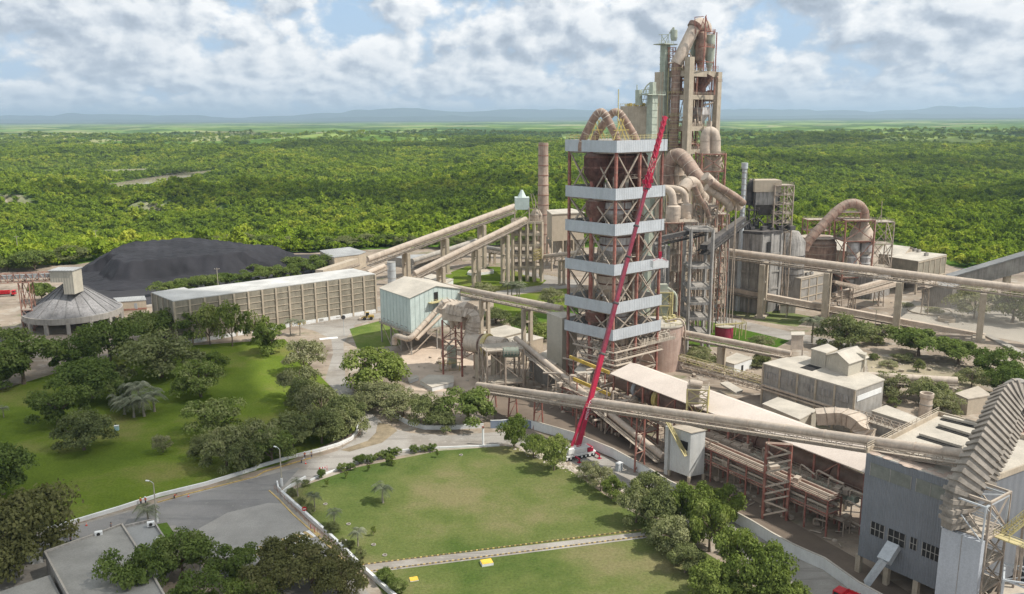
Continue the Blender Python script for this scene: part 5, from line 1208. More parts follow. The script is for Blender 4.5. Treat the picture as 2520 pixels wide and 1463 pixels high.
# preheater gas handling right of the banded tower
Yc = 340.
for i, (x, yt, yb, rr, dy) in enumerate(((885, 335, 450, 53, 0), (981, 322, 442, 43, 8))):
    Y = Yc + dy; a = A(*zb(x, yb), Y); b = A(*zb(x, yt), Y); r = rr * .33635 * Y / F
    T = thing('dust_cyclone', ['larger beige drum cyclone fed by a gooseneck pipe, right of the banded tower', 'beige drum cyclone fed by a gooseneck pipe, the one further right'][i], 'cyclone', (a.x, a.y, 0), 'gooseneck cyclones beside the banded tower')
    m = MB(); h = b.z - a.z; m.lathe(a, [(r * .25, -r * 1.9), (r * .9, -.2), (r * .92, 0), (r * .94, h * .45), (r, h * .46), (r, h * .95), (r * .7, h * 1.03), (r * .3, h * 1.05)], 26); m.build('drum', m_duct, T, smooth=True)
    m = MB(); pts = bend([A(*zb(790, 218 - i * 14), Y + 4), A(*zb(x - 8 - i * 4, 222 - i * 8), Y), A(*zb(x + 2, 335), Y)], 5.5, 8); m.tube(pts, r * .54, 16)
    m.cur = 1; m.tube([pts[-1] + Vector((0, 0, .8)), pts[-1]], r * .62, 16); m.build('gooseneck', [m_duct, m_beam], T, smooth=True)
    m = MB()
    for sx in (-1, 1):
        for sy in (-1, 1): m.beam((a.x + sx * r * 1.1, a.y + sy * r, 0), (a.x + sx * r * 1.1, a.y + sy * r, a.z), .45)
        m.beam((a.x - r * 1.1, a.y + sx * r, a.z - 8), (a.x + r * 1.1, a.y + sx * r, a.z - .5), .3); m.beam((a.x + r * 1.1, a.y + sx * r, a.z - 8), (a.x - r * 1.1, a.y + sx * r, a.z - .5), .3)
    m.slab(*[(a.x + sx * r * 1.35, a.y + sy * r * 1.2, a.z - .2) for sx, sy in ((-1, -1), (1, -1), (1, 1), (-1, 1))], .3); m.build('stand', m_rust2, T)
pipe('fan_duct', 'huge rusty rounded duct arching behind the banded tower and falling to the right', [A(*za(842, 1360), 372), A(*za(838, 1210), 372), A(*za(915, 1120), 370), A(*za(985, 1185), 366), A(*za(1050, 1290), 362), A(*za(1112, 1350), 360)], 3.1, m_rduct, ring=m_duct, rb=9, every=4.5, n=20)
c = A(*za(915, 1250), 374); T = thing('gas_tower', 'pale tapering gas conditioning vessel inside the huge rusty arch', 'vessel', (c.x, c.y, 0)); zt_c = A(*za(915, 1140), 374).z
m = MB(); m.lathe((c.x, c.y, 20), [(2, 0), (2.4, c.z - 30), (2.2, c.z - 24), (3.6, zt_c - 26), (3.6, zt_c - 21), (1.5, zt_c - 19)], 20); m.build('vessel', m_duct, T, smooth=True)
m = MB(); z = c.z - 14
while z < zt_c: m.lathe((c.x, c.y, z), [(3.9, 0), (3.9, .25)], 20); z += 4
m.beam((c.x, c.y - 3.9, c.z - 14), (c.x, c.y - 3.9, zt_c), .2); m.build('ladder_ring', m_beam, T)
# rusty stack duct on its steel frame with inverted U head
Yg = 385.
pipe('gooseneck_duct', 'fat pale inverted U duct standing on the red framed platform by the concrete tower', [A(*za(1122, 1120), Yg), A(*za(1122, 985), Yg), A(*za(1157, 960), Yg), A(*za(1195, 985), Yg), A(*za(1195, 1120), Yg)], 38 * .336 * Yg / F, m_duct, rb=6, ring=m_beam, every=5, n=22)
g0 = A(*za(1085, 1400), Yg - 4); frame_tower('duct_tower', 'red steel frame tower under the pale inverted U duct', (g0.x, g0.y, 0), ((A(*za(1258, 1400), Yg - 4).x - g0.x), 0, 0), (0, 12, 0), A(*za(1170, 1120), Yg).z, [20, A(*za(1170, 1250), Yg).z, A(*za(1170, 1125), Yg).z], m_rust2, .7, nu=1, nv=1, bw=.4)
for i, (x, y1, y0, rr) in enumerate(((1140, 1145, 1300, 32), (1197, 1145, 1290, 40))):
    a = A(*za(x, y0), Yg + 2); h = A(*za(x, y1), Yg + 2).z - a.z; r = rr * .336 * Yg / F; T = thing('hopper', ['narrow pale hopper hanging in the red frame, left one', 'wider pale hopper hanging in the red frame, right one'][i], 'hopper', (a.x, a.y, a.z))
    m = MB(); m.lathe(a, [(r * .3, 0), (r, h * .4), (r, h)], 20); m.build('shell', m_duct, T, smooth=True)
    m = MB(); m.lathe(a, [(r + .12, h * .42), (r + .12, h * .46)], 20); m.lathe(a, [(r * .35, -2), (r * .35, 0)], 12); m.build('outlet', m_beam, T)
for i, (lab, pts, r, mt) in enumerate((
    ('pale curved fan casing like a shell below the rusty arch', [(960, 220), (1000, 160), (1045, 175), (1075, 250), (1110, 290)], 2.6, m_duct),
    ('long beige duct slanting down to the right from the red frame', [(1120, 120), (1200, 200), (1290, 260), (1345, 300), (1362, 350)], 2.1, m_duct),
    ('second slanting duct just below the long beige one', [(1130, 200), (1215, 260), (1285, 310), (1300, 360)], 1.7, m_duct),
    ('pinkish slanting duct passing behind the slanting pair', [(1160, 165), (1250, 215), (1350, 275), (1400, 320)], 1.5, m_rduct),
    ('rusty inclined pipe leaving the shell shaped casing', [(1040, 190), (1080, 290), (1120, 330), (1150, 420)], 1.1, m_rduct))):
    pipe('gas_duct', lab, [A(*zb(*p), 352 - i * 2 + k * 2) for k, p in enumerate(pts)], r, mt, rb=5, ring=m_beam, every=4, legs=[A(*zb(pts[2][0], pts[2][1]), 356 - i * 2)])
rg = random.Random(12)
def fan_cluster():
    """machinery floors between the ducts and the coal conveyors"""
    labs = ['pinkish steel frame with pipe bundles under the twin cyclones', 'dusty frame tower crowded with machines, right of the twin cyclones', 'low machine frame beneath the slanting ducts']
    for i, (x0, x1, yb_, yt, Y) in enumerate(((800, 1060, 640, 455, 338), (1085, 1200, 600, 340, 350), (1190, 1290, 540, 400, 372))):
        a = A(*zb(x0, yb_), Y); b = A(*zb(x1, yb_), Y); top = A(*zb(x0, yt), Y).z; ls = [k for k in (8, 15, 22, 29, 36, 43, 50) if k < top - 2] + [top]
        frame_tower('machine_tower', labs[i], (a.x, Y, 0), (b.x - a.x, 0, 0), (0, 12, 0), top, ls, m_beam if i < 2 else m_rust2, .5, nu=2, nv=1, bw=.22, cat='machine frame')
        T = thing('machinery', ['assorted dusty pipes and motors filling the frame under the twin cyclones', 'assorted dusty fans and pipes filling the frame right of the cyclones', 'assorted dusty motors under the slanting ducts'][i], 'machinery', (a.x, Y, 0)); m = MB()
        for k in range(46):
            x = rg.uniform(a.x + .5, b.x - .5); y = rg.uniform(Y - .5, Y + 10); z = rg.choice(ls[:-1]); s = rg.uniform(.6, 2.)
            if k % 3: m.box((x, y, z + s * .6), (s * 1.3, s, s * 1.2), rg.random())
            else: m.tube(bend([(x, y, z), (x, y, z + rg.uniform(3, 7)), (x + rg.uniform(-4, 4), y + 1, z + rg.uniform(4, 8))], 1, 3), rg.uniform(.25, .7), 8)
        m.build('machine', m_duct, T)
fan_cluster()
# coal conveyors, black
conveyor('coal_conveyor', 'black latticed coal conveyor rising left towards the banded tower', A(*zb(1125, 500), 325), A(*zb(760, 580), 318), 1.0, m_black, m_black, 1.8, (.85,), pm=m_conc2, flat=True)
conveyor('coal_conveyor', 'black covered coal conveyor climbing to the coal mill', A(*zb(1110, 640), 322), A(*zb(1400, 430), 385), 1.4, m_black, m_black, 1.8, (.5,), pm=m_conc2, flat=True)
for i, (x0, x1, yt, yb_, Y, lv, lab) in enumerate(((1012, 1172, 515, 1065, 318, (8, 14, 20, 26, 34), 'tall open concrete frame with stacked floors carrying the coal conveyors'), (780, 850, 640, 940, 322, (8, 15, 22), 'narrow concrete frame right of the banded tower'))):
    a, b = A(*zb(x0, 700), Y), A(*zb(x1, 700), Y); top = A(*zb(x0, yt), Y).z
    frame_tower('concrete_tower', lab, (a.x, Y, 0), (b.x - a.x, 0, 0), (0, 11, 0), top, [z for z in lv if z < top - 2] + [top], m_conc2, 1., nu=1, nv=1, brace=False, deck=m_conc2)
block('low_building', 'low white plinth wall at the foot of the tall open concrete frame', 'building', [zb(1020, 1065), zb(1130, 1115), zb(1240, 1060), zb(1130, 1030)], 1.3, wall=m_white, roofm=m_conc)
# coal mill building
Ym = 388.
def mill():
    z1, = [A(*zb(1290, 545), Ym).z]; c = [A(*zb(1272, 560), Ym + 8), A(*zb(1535, 585), Ym - 2), A(*zb(1680, 570), Ym + 4)]
    c = [Vector((p.x, p.y, 0)) for p in c]; c.append(c[0] + (c[2] - c[1])); T = thing('coal_mill_building', 'soot stained grey coal mill building with dark top floor', 'industrial building', c[0])
    m = MB(); m.prism(c, 0, z1); m.build('wall', m_conc2, T)
    m = MB(); ct = sum(c, Vector()) / 4; m.prism([p + (p - ct).normalized() * .6 for p in c], z1, z1 + 1.2); m.build('roof', m_black, T)
    side_marks(T, c[0], c[1], 0, z1, 4, 'pilaster', m_conc2, 1.3, .5); side_marks(T, c[1], c[2], 0, z1, 3, 'pilaster', m_conc2, 1.3, .5)
    side_marks(T, c[0], c[1], 0, 0, 0, 'floor_band', m_grey, .8, .35, rows=[z1 * .3, z1 * .52, z1 * .75]); side_marks(T, c[1], c[2], 0, 0, 0, 'floor_band', m_grey, .8, .35, rows=[z1 * .3, z1 * .52, z1 * .75])
    p = A(*zb(1585, 620), Ym + .5); p = c[1].lerp(c[2], .35); m = MB(); m.box((p.x + .05, p.y - .35, z1 * .84), (1.9, .3, 4.6), math.atan2(c[2].y - c[1].y, c[2].x - c[1].x)); m.build('doorway', m_void, T)
    return c, z1
mc, mz = mill()
def filt():
    Y = Ym + 8; x0, x1 = A(*zb(1485, 300), Y).x, A(*zb(1660, 300), Y).x; z0, z1, z2, z3 = [A(*zb(1570, y), Y).z for y in (150, 235, 330, 410)]
    T = thing('bag_filter', 'dark stained filter box with hopper bottom on the coal mill roof', 'filter', ((x0 + x1) / 2, Y + 4, 0)); P = [(x0, Y), (x1, Y), (x1, Y + 9), (x0, Y + 9)]
    m = MB(); m.prism([(x0 - .6, Y - .6), (x1 + .6, Y - .6), (x1 + .6, Y + 9.6), (x0 - .6, Y + 9.6)], z1, z0); m.build('top_casing', m_beigew, T)
    m = MB(); m.prism(P, z2, z1); m.build('casing', m_conc2, T)
    m = MB(); m.add([(x, y, z2) for x, y in P] + [(x0 + 4 + (x - x0) * .4, Y + 3 + (y - Y) * .3, z3) for x, y in P], [(0, 1, 2, 3), (7, 6, 5, 4), (1, 0, 4, 5), (2, 1, 5, 6), (3, 2, 6, 7), (0, 3, 7, 4)]); m.build('hopper', m_black, T)
    for x, y in P: m = MB(); m.beam((x, y, mz), (x, y, z1), .6); m.build('leg', m_black, T)
    m = MB(); r = 2.; a = A(*zb(1465, 180), Y + 4); m.tube(bend([A(*zb(1440, 330), Y + 4), A(*zb(1450, 190), Y + 4), A(*zb(1490, 160), Y + 4)], 4, 6), r, 14); m.build('inlet_duct', m_black, T, smooth=True)
    a = A(*zb(1612, 550), Y - 1.5); b = A(*zb(1748, 550), Y - 1.5); top = A(*zb(1700, 185), Y).z
    frame_tower('stair_tower', 'rust beige stair frame on the right side of the filter box', (a.x, a.y, 0), (b.x - a.x, 0, 0), (0, 9, 0), top, [mz + k * (top - mz) / 5 for k in range(6)], m_beam, .5, nu=2, nv=1, z0=0, bw=.25)
    frame_tower('stair_tower', 'small dark frame left of the filter box', (A(*zb(1440, 500), Y).x, Y, 0), (4.5, 0, 0), (0, 5, 0), A(*zb(1440, 370), Y).z, [mz + 3, A(*zb(1440, 370), Y).z], m_black, .35, nu=1, nv=1, z0=mz)
    T = thing('machinery', 'sooty motors and pipes on the coal mill roof', 'machinery', (x0, Y, mz)); m = MB()
    for k in range(40):
        x = rg.uniform(x0 - 12, x1 + 8); y = rg.uniform(Y - 4, Y + 6); s = rg.uniform(.8, 2.2)
        if k % 3: m.box((x, y, mz + 1.2 + s * .5), (s * 1.6, s, s), rg.random())
        else: m.tube(bend([(x, y, mz + 1), (x, y, mz + rg.uniform(3, 6)), (x + rg.uniform(-3, 3), y, mz + rg.uniform(4, 7))], 1, 3), .35, 8)
    m.build('machine', m_black, T)
filt()
T = thing('steel_stack', 'thin silvery ringed stack left of the filter box', 'stack', (A(*zb(1402, 200), 392).x, 392, 0)); b = T.location; h = A(*zb(1408, 22), 392).z; h0 = A(*zb(1400, 420), 392).z
m = MB(); m.lathe((b.x, b.y, 0), [(1.1, 0), (1.1, h0), (1.0, h0 + 1), (1.0, h - 3), (1.5, h - 2.6), (1.5, h)], 18); m.build('shell', m_galv, T, smooth=True)
m = MB(); z = h0 + 2
while z < h - 4: m.lathe((b.x, b.y, z), [(1.15, 0), (1.15, .35)], 18); z += 2.6
m.beam((b.x + 1.3, b.y, h0), (b.x + 1.3, b.y, h - 3), .2); m.build('ring', m_grey, T)
# grey building in front of the mill
T, c = block('grey_building', 'low grey flat roofed building in front of the coal mill', 'building', [zf(75, 842), zf(300, 872), zf(478, 832), zf(250, 800)], 12.5, wall=m_grey, roofm=m_deck)
side_marks(T, c[1], c[2], 0, 12.4, 4, 'pilaster', m_cream, .7, .3); side_marks(T, c[1], c[2], 0, 0, 0, 'beam', m_cream, .5, .25, rows=[3, 7.5, 12])
for i, (x, y) in enumerate(((310, 850), (345, 845), (375, 838), (170, 832))): p = G(*zf(x, y), 13); T2 = thing('roof_unit', ['first of four small dark cooling units on the low grey roof, nearest the corner', 'second small dark cooling unit on the low grey roof', 'third small dark cooling unit on the low grey roof', 'small dark cooling unit alone at the left of the low grey roof'][i], 'cooling unit', p, 'cooling units on the low grey roof'); m = MB(); m.box((p.x, p.y, 13.7), (1.8, 1.4, 1.3), .4); m.build('casing', m_conc2, T2, bevel=.06); m = MB(); m.lathe((p.x, p.y, 14.36), [(.5, 0), (.5, .12)], 12); m.build('fan_cowl', m_void, T2)
for i, (x, y, w) in enumerate(((205, 935, 2.6), (110, 885, 2.))): p = A(*zf(x, y), c[1].y + 4); 
block('small_shed', 'small grey shed with pale sloping roof under the long conveyor', 'shed', [zf(148, 1060), zf(262, 1058), zf(250, 1035), zf(165, 1038)], 4.2, wall=m_grey, roofm=m_roofw)
# long conveyor and its lower twin
P1 = A(*zf(40, 705), 380); P4 = A(*zf(1650, 908), 338); d = P4 - P1
def onl(px, P=P1, dd=d):
    a, b = -1., 2.
    for i in range(50):
        m_ = (a + b) / 2
        if proj(P + dd * m_)[0] < px: a = m_
        else: b = m_
    return a
ts, te = onl(1750), onl(2900); tt = [(onl(zf(x, 0)[0]) - ts) / (te - ts) for x in (35, 503, 1030, 1645)]
conveyor('belt_conveyor', 'very long level conveyor on tall twin concrete piers across the right of the works', P1 + d * ts, P1 + d * te, 1.5, m_duct, m_beam, 2.3, tt, wide=1.25, pier_w=(6.4, 2.3), pm=m_cream)
Q1 = A(*zf(0, 985), 386); Q4 = A(*zf(1650, 1290), 344); e = Q4 - Q1
conveyor('belt_conveyor', 'lower brown flat conveyor running below the very long one', Q1 + e * onl(zb(1180, 0)[0], Q1, e), Q4, 1.4, m_duct, m_beam, 1.2, (.15, .3, .5, .65), flat=True, pm=m_beam, pier_w=(3, 1))
conveyor('belt_conveyor', 'dark end of the lower conveyor sloping down at the right edge', A(*zf(1650, 1290), 344), A(*zf(2060, 1500), 300), 1.4, m_grey, m_beam, 1.2, (), flat=True)
for i, (a, b, lab) in enumerate((((540, 985), (960, 868), 'thin beige gallery slanting between the second and third tall piers'), ((540, 1015), (1000, 900), 'second thin gallery just below the slanting one'), ((540, 890), (715, 925), 'short beige gallery meeting the slanting pair'), ((1190, 920), (1290, 890), 'short gallery right of the third tall pier'))):
    conveyor('belt_conveyor', lab, A(*zf(*a), 372), A(*zf(*b), 410 if i != 2 else 378), .9, m_duct, m_beam, .8, (.3, .75), flat=True, pm=m_beam, pier_w=(1.6, .6))
# concrete gallery at far right
def gallery():
    a = A(*zf(1390, 862), 408); b = A(*zf(2150, 640), 372); T = thing('sloping_gallery', 'long sloping concrete gallery rising to the right edge', 'gallery', (a.x, a.y, 0)); w = Vector((1, 8, 0)) * .7
    m = MB(); lo = Vector((0, 0, -7.5)); vs = [a, b, b + w, a + w]; vs2 = [a + lo, b + lo, b + w + lo, a + w + lo]; m.add(vs2 + vs, [(3, 2, 1, 0), (4, 5, 6, 7), (0, 1, 5, 4), (1, 2, 6, 5), (2, 3, 7, 6), (3, 0, 4, 7)]); m.build('wall', m_grey, T)
    m = MB(); u = Vector((0, 0, .02)); m.slab(a + u - w * .1, b + u - w * .1, b + w * 1.1 + u, a + w * 1.1 + u, -.5); m.build('roof', m_roofg, T)
    for t in (.3, .62, .9): p = a.lerp(b, t) + w * .5; m = MB(); m.box((p.x, p.y, (p.z - 7.5) / 2), (2.5, 2.5, p.z - 7.5)); m.build('pier', m_cream, T)
gallery()
T, c = block('wall_shed', 'dark ribbed wall under the foot of the sloping gallery', 'shed', [zf(1190, 925), zf(1410, 935), zf(1480, 910), zf(1290, 895)], 10, wall=pmat('dark_cladding', (.2, .18, .16), .8, .2, .3, corr=0., dust=.1), roofm=m_roofg)
# buildings at right back
zq = 17.
T, c = block('flat_building', 'flat roofed beige building on piers at the right with a bright dusty roof', 'building', [zf(935, 712), zf(1158, 746), zf(1362, 697), zf(1130, 672)], zq, 6.5, m_wall, m_roofw, .4)
side_marks(T, c[1], c[2], 6.5, zq, 6, 'pilaster', m_cream, .5, .25); side_marks(T, c[1], c[2], 0, 0, 0, 'beam', m_cream, .6, .3, rows=[7., zq - .5])
for i in range(5):
    for s in (0, 1): p = c[1].lerp(c[2], i / 4) if s == 0 else c[0].lerp(c[3], i / 4); m = MB(); m.beam((p.x, p.y, 0), (p.x, p.y, 6.5), .9); m.build('pier', m_cream, T)
for i, (x, y) in enumerate(((1130, 668), (1215, 702), (1160, 675))): p = G(*zf(x, y), zq + .5); T2 = thing('roof_unit', ['leftmost of three roof vents on the bright dusty roof', 'roof vent alone in the middle of the bright dusty roof', 'middle one of the pair of vents at the back of the bright dusty roof'][i], 'roof vent', p, 'vents on the bright dusty roof'); m = MB(); m.box((p.x, p.y, zq + 1.2), (2, 1.4, 1.6), .4); m.build('casing', m_grey, T2, bevel=.06); m = MB(); m.lathe((p.x, p.y, zq + 2.), [(.5, 0), (.5, .2)], 12); m.build('cowl', m_void, T2)
def gab(lab, pts, z, zr, wall=m_beigew):
    c = [G(*zf(*p), z) for p in pts]; return gable('gabled_shed', lab, 'shed', c, z, zr, 0, wall, m_roofw)
gab('gabled shed with white roof just left of the bright dusty roof', [(870, 688), (1045, 700), (1130, 655), (960, 625)], 17, 20)
gab('pale gabled roof left of the twin vessel frame', [(480, 650), (640, 668), (690, 610), (540, 600)], 16, 19.5, m_wall)
block('annex', 'dark low wall building below the twin vessels', 'building', [zf(545, 800), zf(830, 850), zf(960, 820), zf(700, 780)], 12, wall=m_conc2, roofm=m_deck)
# gooseneck duct with twin vessels
Yv = 425.
pipe('gooseneck_duct', 'big brown ribbed gooseneck duct rising to a loop right of the coal mill', [A(*zf(322, 660), Yv), A(*zf(345, 600), Yv), A(*zf(555, 375), Yv + 4), A(*zf(640, 320), Yv + 5), A(*zf(715, 318), Yv + 5), A(*zf(765, 375), Yv + 6), A(*zf(765, 450), Yv + 6)], 2.35, m_rduct, rb=8, ring=m_rust2, every=3.6, n=20)
c = A(*zf(750, 480), Yv + 6); T = thing('cone_vessel', 'large pale cone fed by the loop of the brown gooseneck duct', 'vessel', (c.x, c.y, 0)); zz0 = A(*zf(750, 590), Yv + 6).z
m = MB(); m.lathe((c.x, c.y, zz0), [(6.2, 0), (5.6, (c.z - zz0) * .55), (2.4, c.z - zz0 + 2)], 26); m.build('cone', m_duct, T, smooth=True)
m = MB(); m.lathe((c.x, c.y, zz0 - .6), [(6.6, 0), (6.6, .6)], 26); m.build('base_ring', m_rust2, T)
for i, x in enumerate((678, 775)):
    a = A(*zf(x, 670), Yv + 2); h = A(*zf(x, 600), Yv + 2).z - a.z; T = thing('twin_vessel', ['left of the two stained round vessels with ribbed necks under the brown gooseneck', 'right of the two stained round vessels with ribbed necks under the brown gooseneck'][i], 'vessel', (a.x, a.y, 0), 'twin vessels under the gooseneck')
    m = MB(); r = 46 * .336 * Yv / F; m.lathe(a, [(r * .5, -h * .35), (r, 0), (r, h * .9), (r * .9, h)], 22); m.build('vessel', m_cyc, T, smooth=True)
    m = MB(); m.lathe((a.x, a.y, 0), [(r * .72, 2), (r * .72, a.z - 2)], 20); m.cur = 1
    z = a.z - 3
    while z > 4: m.lathe((a.x, a.y, z), [(r * .8, 0), (r * .8, .4)], 20); z -= 3
    m.build('neck', [m_cyc, m_white], T, smooth=True)
a = A(*zf(610, 700), Yv - 2); b = A(*zf(822, 700), Yv - 2); frame_tower('duct_tower', 'red and beige steel frame round the twin vessels', (a.x, a.y, 0), (b.x - a.x, 0, 0), (0, 14, 0), A(*zf(700, 440), Yv).z, [10, A(*zf(700, 590), Yv).z, A(*zf(700, 440), Yv).z], m_rust2, .7, nu=1, nv=1, bw=.35)
a = A(*zf(826, 700), Yv + 4); frame_tower('duct_tower', 'narrow beige lattice mast right of the twin vessels', (a.x, a.y, 0), (9.5, 0, 0), (0, 9, 0), A(*zf(860, 455), Yv + 4).z, [14, 26, A(*zf(860, 455), Yv + 4).z], m_beam, .5, nu=1, nv=1, bw=.3)
T = thing('lightning_mast', 'thin mast rising above the lattice right of the twin vessels', 'mast', A(*zf(885, 455), Yv + 4)); m = MB(); m.beam(A(*zf(885, 460), Yv + 4), A(*zf(893, 300), Yv + 4), .25); m.beam(A(*zf(860, 450), Yv + 4), A(*zf(886, 405), Yv + 4), .3); m.build('mast', m_beam, T)
a = A(*zf(560, 430), Yv + 2); frame_tower('duct_tower', 'small railed platform high beside the brown gooseneck duct', (a.x - 1, a.y, 0), (13, 0, 0), (0, 7, 0), a.z + 3, [a.z - 1, a.z + 3], m_rust2, .35, nu=1, nv=1, z0=a.z - 6)
T = thing('round_tank', 'dark ribbed round tank end left of the brown gooseneck duct', 'tank', A(*zf(215, 640), 415)); c = A(*zf(215, 640), 415); m = MB(); m.lathe((c.x, c.y, 8), [(6, 0), (7.5, 6), (7.5, c.z - 5), (4, c.z)], 26); m.build('shell', m_conc2, T, smooth=True); m = MB(); [m.lathe((c.x, c.y, 8 + k * 3), [(7.8, 0), (7.8, .3)], 26) for k in range(2, 6)]; m.build('rib', m_black, T)
T = thing('round_tank', 'brown ribbed tank behind the foot of the gooseneck duct', 'tank', A(*zf(430, 640), 440)); c = A(*zf(430, 560), 440); m = MB(); m.lathe((c.x, c.y, 0), [(9, 0), (9, c.z - 3), (6, c.z)], 30); m.build('shell', m_rduct, T, smooth=True); m = MB(); [m.lathe((c.x, c.y, k * 4), [(9.2, 0), (9.2, .35)], 30) for k in range(1, 8)]; m.build('rib', m_beam, T)
a = A(*zf(345, 520), 450); frame_tower('roof_tower', 'small rusty railed housing above the brown ribbed tank', (a.x, a.y, 0), (12, 0, 0), (0, 8, 0), A(*zf(380, 440), 450).z, [a.z, A(*zf(380, 440), 450).z], m_rust2, .5, nu=1, nv=1)
# red tank, basin, small stuff
c = G(*zb(1257, 1300)); h = AX(*zb(1257, 1218), c).z; T = thing('red_tank', 'short round crimson tank with a walkway on top on the green lawn', 'tank', c); r = 65 * .336 / ppm(c.y) * 1.
m = MB(); m.lathe(c, [(r, 0), (r, h * .9), (r * 1.02, h)], 30); m.build('shell', pmat('crimson_paint', (.34, .03, .07), .6, .2, .4, dust=.15, streak=.2, dirt=(.2, .02, .04)), T, smooth=True)
m = MB(); m.lathe((c.x, c.y, h), [(r * 1.05, 0), (r * 1.05, .3), (.2, .9)], 30); m.build('lid', m_roofw, T)
m = MB(); m.rail([(c.x - r, c.y - r, h + .6), (c.x + r * 2.2, c.y - r, h + 1.5), (c.x + r * 2.2, c.y + r, h + 1.5)], 1.1, w=.12); m.beam((c.x - r, c.y, h + .6), (c.x + r * 2.2, c.y, h + 1.4), 1.6, .2)
for dx in (1.5, 2.2):
    for dy in (-1, 1): m.beam((c.x + r * dx, c.y + dy * r * .8, 0), (c.x + r * dx, c.y + dy * r * .8, h + 1.4), .3)
m.build('walkway', m_rail, T)
for i, (x, y, rx, lab) in enumerate(((1365, 1180, 60, 'low round pale concrete basin by the third tall pier'), (1240, 1110, 150, 'wide flat circular thickener basin in the dusty yard'))):
    c = G(*zf(x, y)); r = rx * .336 / ppm(c.y); T = thing('round_basin', lab, 'basin', c); m = MB(); m.lathe(c, [(r, 0), (r, 1.6 - i), (r - .4, 1.6 - i), (r - .4, .3)], 40, caps=False); m.build('rim', m_cream, T); m = MB(); m.lathe(c, [(r - .4, .3), (.1, .32)], 40, caps=False); m.build('floor', m_conc2 if i == 0 else MATS['pale_dust_ground'], T)
# fourth conveyor behind the kiln and things round it
conveyor('belt_conveyor', 'beige covered conveyor running from the round silo to the big flat roofed building', A(*zb(958, 1262), 300), A(*zj(1105, 245), 278), .95, m_duct, m_beam, 1.6, (.38,), wide=1.3, pier_w=(3.4, 1.6))
for i, (a, b, Y0_, Y1_) in enumerate((((290, 255), (905, 425), 285, 268), ((300, 318), (900, 480), 283, 266))):
    p, q = A(*zj(*a), Y0_), A(*zj(*b), Y1_); T = thing('pipe_bridge', ['upper latticed pipe bridge between the round silo and the flat roofed building', 'lower latticed pipe bridge between the round silo and the flat roofed building'][i], 'pipe bridge', (p.x, p.y, 0), 'pipe bridges')
    for s in (-.9, .9): m = MB(); o = Vector((s * .6, s, 0)); m.truss(p + o, q + o, 1.8, .16, 18); m.build('side_truss', m_rail if i == 0 else m_beam, T)
    m = MB(); m.tube([p - Vector((0, 0, .8)), q - Vector((0, 0, .8))], .28, 8); m.tube([p - Vector((-.5, 0, 1.5)), q - Vector((-.5, 0, 1.5))], .2, 8); m.build('pipe', m_duct, T)
T, c = block('small_house', 'small white hut with a flat pale roof and dark doorway behind the kiln roof', 'hut', [zj(592, 302), zj(690, 330), zj(820, 285), zj(708, 248)], 3.6, wall=m_white, roofm=m_roofw)
p = c[1].lerp(c[2], .45); d_ = (c[2] - c[1]).normalized(); m = MB(); m.box((p.x + d_.y * .06, p.y - d_.x * .06, 1.2), (1.1, .2, 2.4), math.atan2(d_.y, d_.x)); m.build('door', m_void, T)
block('small_shed', 'little open sided canopy with sloping sheet roof behind the kiln roof', 'canopy', [zj(590, 470), zj(700, 540), zj(750, 520), zj(640, 455)], 3.2, 2.9, m_roofg, m_roofw)
def fbox():
    a = A(*zj(1100, 250), 280); x1 = A(*zj(1165, 250), 280).x; z1 = A(*zj(1130, 115), 280).z; zm = A(*zj(1130, 215), 280).z; T = thing('filter_box', 'small beige filter box on thin legs at the end of the fourth conveyor', 'filter', (a.x, 280, 0)); P = [(a.x, 280), (x1 + 1, 280), (x1 + 2.5, 284), (a.x + 1.5, 284)]
    m = MB(); m.prism(P, zm, z1); m.build('casing', m_duct, T); m = MB(); m.prism([(x - (.3 if k in (0, 3) else -.3), y - (.3 if k < 2 else -.3)) for k, (x, y) in enumerate(P)], z1, z1 + .3); m.build('roof', m_roofw, T)
    for x, y in P: m = MB(); m.beam((x, y, 0), (x, y, zm), .3); m.build('leg', m_beam, T)
fbox()
# big flat roofed building with gabled penthouse
zB = zt(zj(905, 325), zj(890, 618))
T, c = block('flat_building', 'big dusty flat roofed hall with windows bands behind the kiln roof', 'industrial building', [zj(905, 325), zj(1575, 520), zk(374, 128), zk(262, 80), zj(1450, 330), zj(1200, 270), zj(1030, 292)], zB, wall=m_grey, roofm=m_roofw)
a, b = c[0], c[1]; L_ = (b - a).length; d_ = (b - a).normalized(); nn = Vector((d_.y, -d_.x, 0)); rz = math.atan2(d_.y, d_.x)
side_marks(T, a, b, 0, zB, 6, 'pilaster', m_cream, .6, .3); side_marks(T, a, b, 0, 0, 0, 'pipe_run', m_duct, .5, .9, rows=[zB * .42, zB * .5])
for f0, f1 in ((.03, .21), (.27, .42), (.47, .6), (.64, .94)):
    p = a.lerp(b, (f0 + f1) / 2) + nn * .12; m = MB(); m.box((p.x, p.y, zB * .76), (L_ * (f1 - f0), .2, zB * .16), rz); m.cur = 1
    for k in range(int(L_ * (f1 - f0) / 1.2)): q = p + d_ * ((k + .5) * 1.2 - L_ * (f1 - f0) / 2) + nn * .1; m.box((q.x, q.y, zB * .76), (.08, .08, zB * .16), rz)
    m.build('louvre_window', [m_conc2, m_beam], T)
a, b = c[1], c[2]; L_ = (b - a).length; d2 = (b - a).normalized(); n2 = Vector((d2.y, -d2.x, 0)); p = a.lerp(b, .5) + n2 * .1; m = MB(); m.box((p.x, p.y, zB * .8), (L_ * .85, .15, zB * .12), math.atan2(d2.y, d2.x)); m.build('window_band', m_white, T)
p = G(*zj(1265, 345), zB + .4); m = MB(); m.prism([G(*zj(*q), zB + .4) for q in ((1170, 350), (1260, 375), (1330, 350), (1240, 325))], zB + .36, zB + .42); m.build('roof_opening', m_void, T)
zG = zB + 5.5
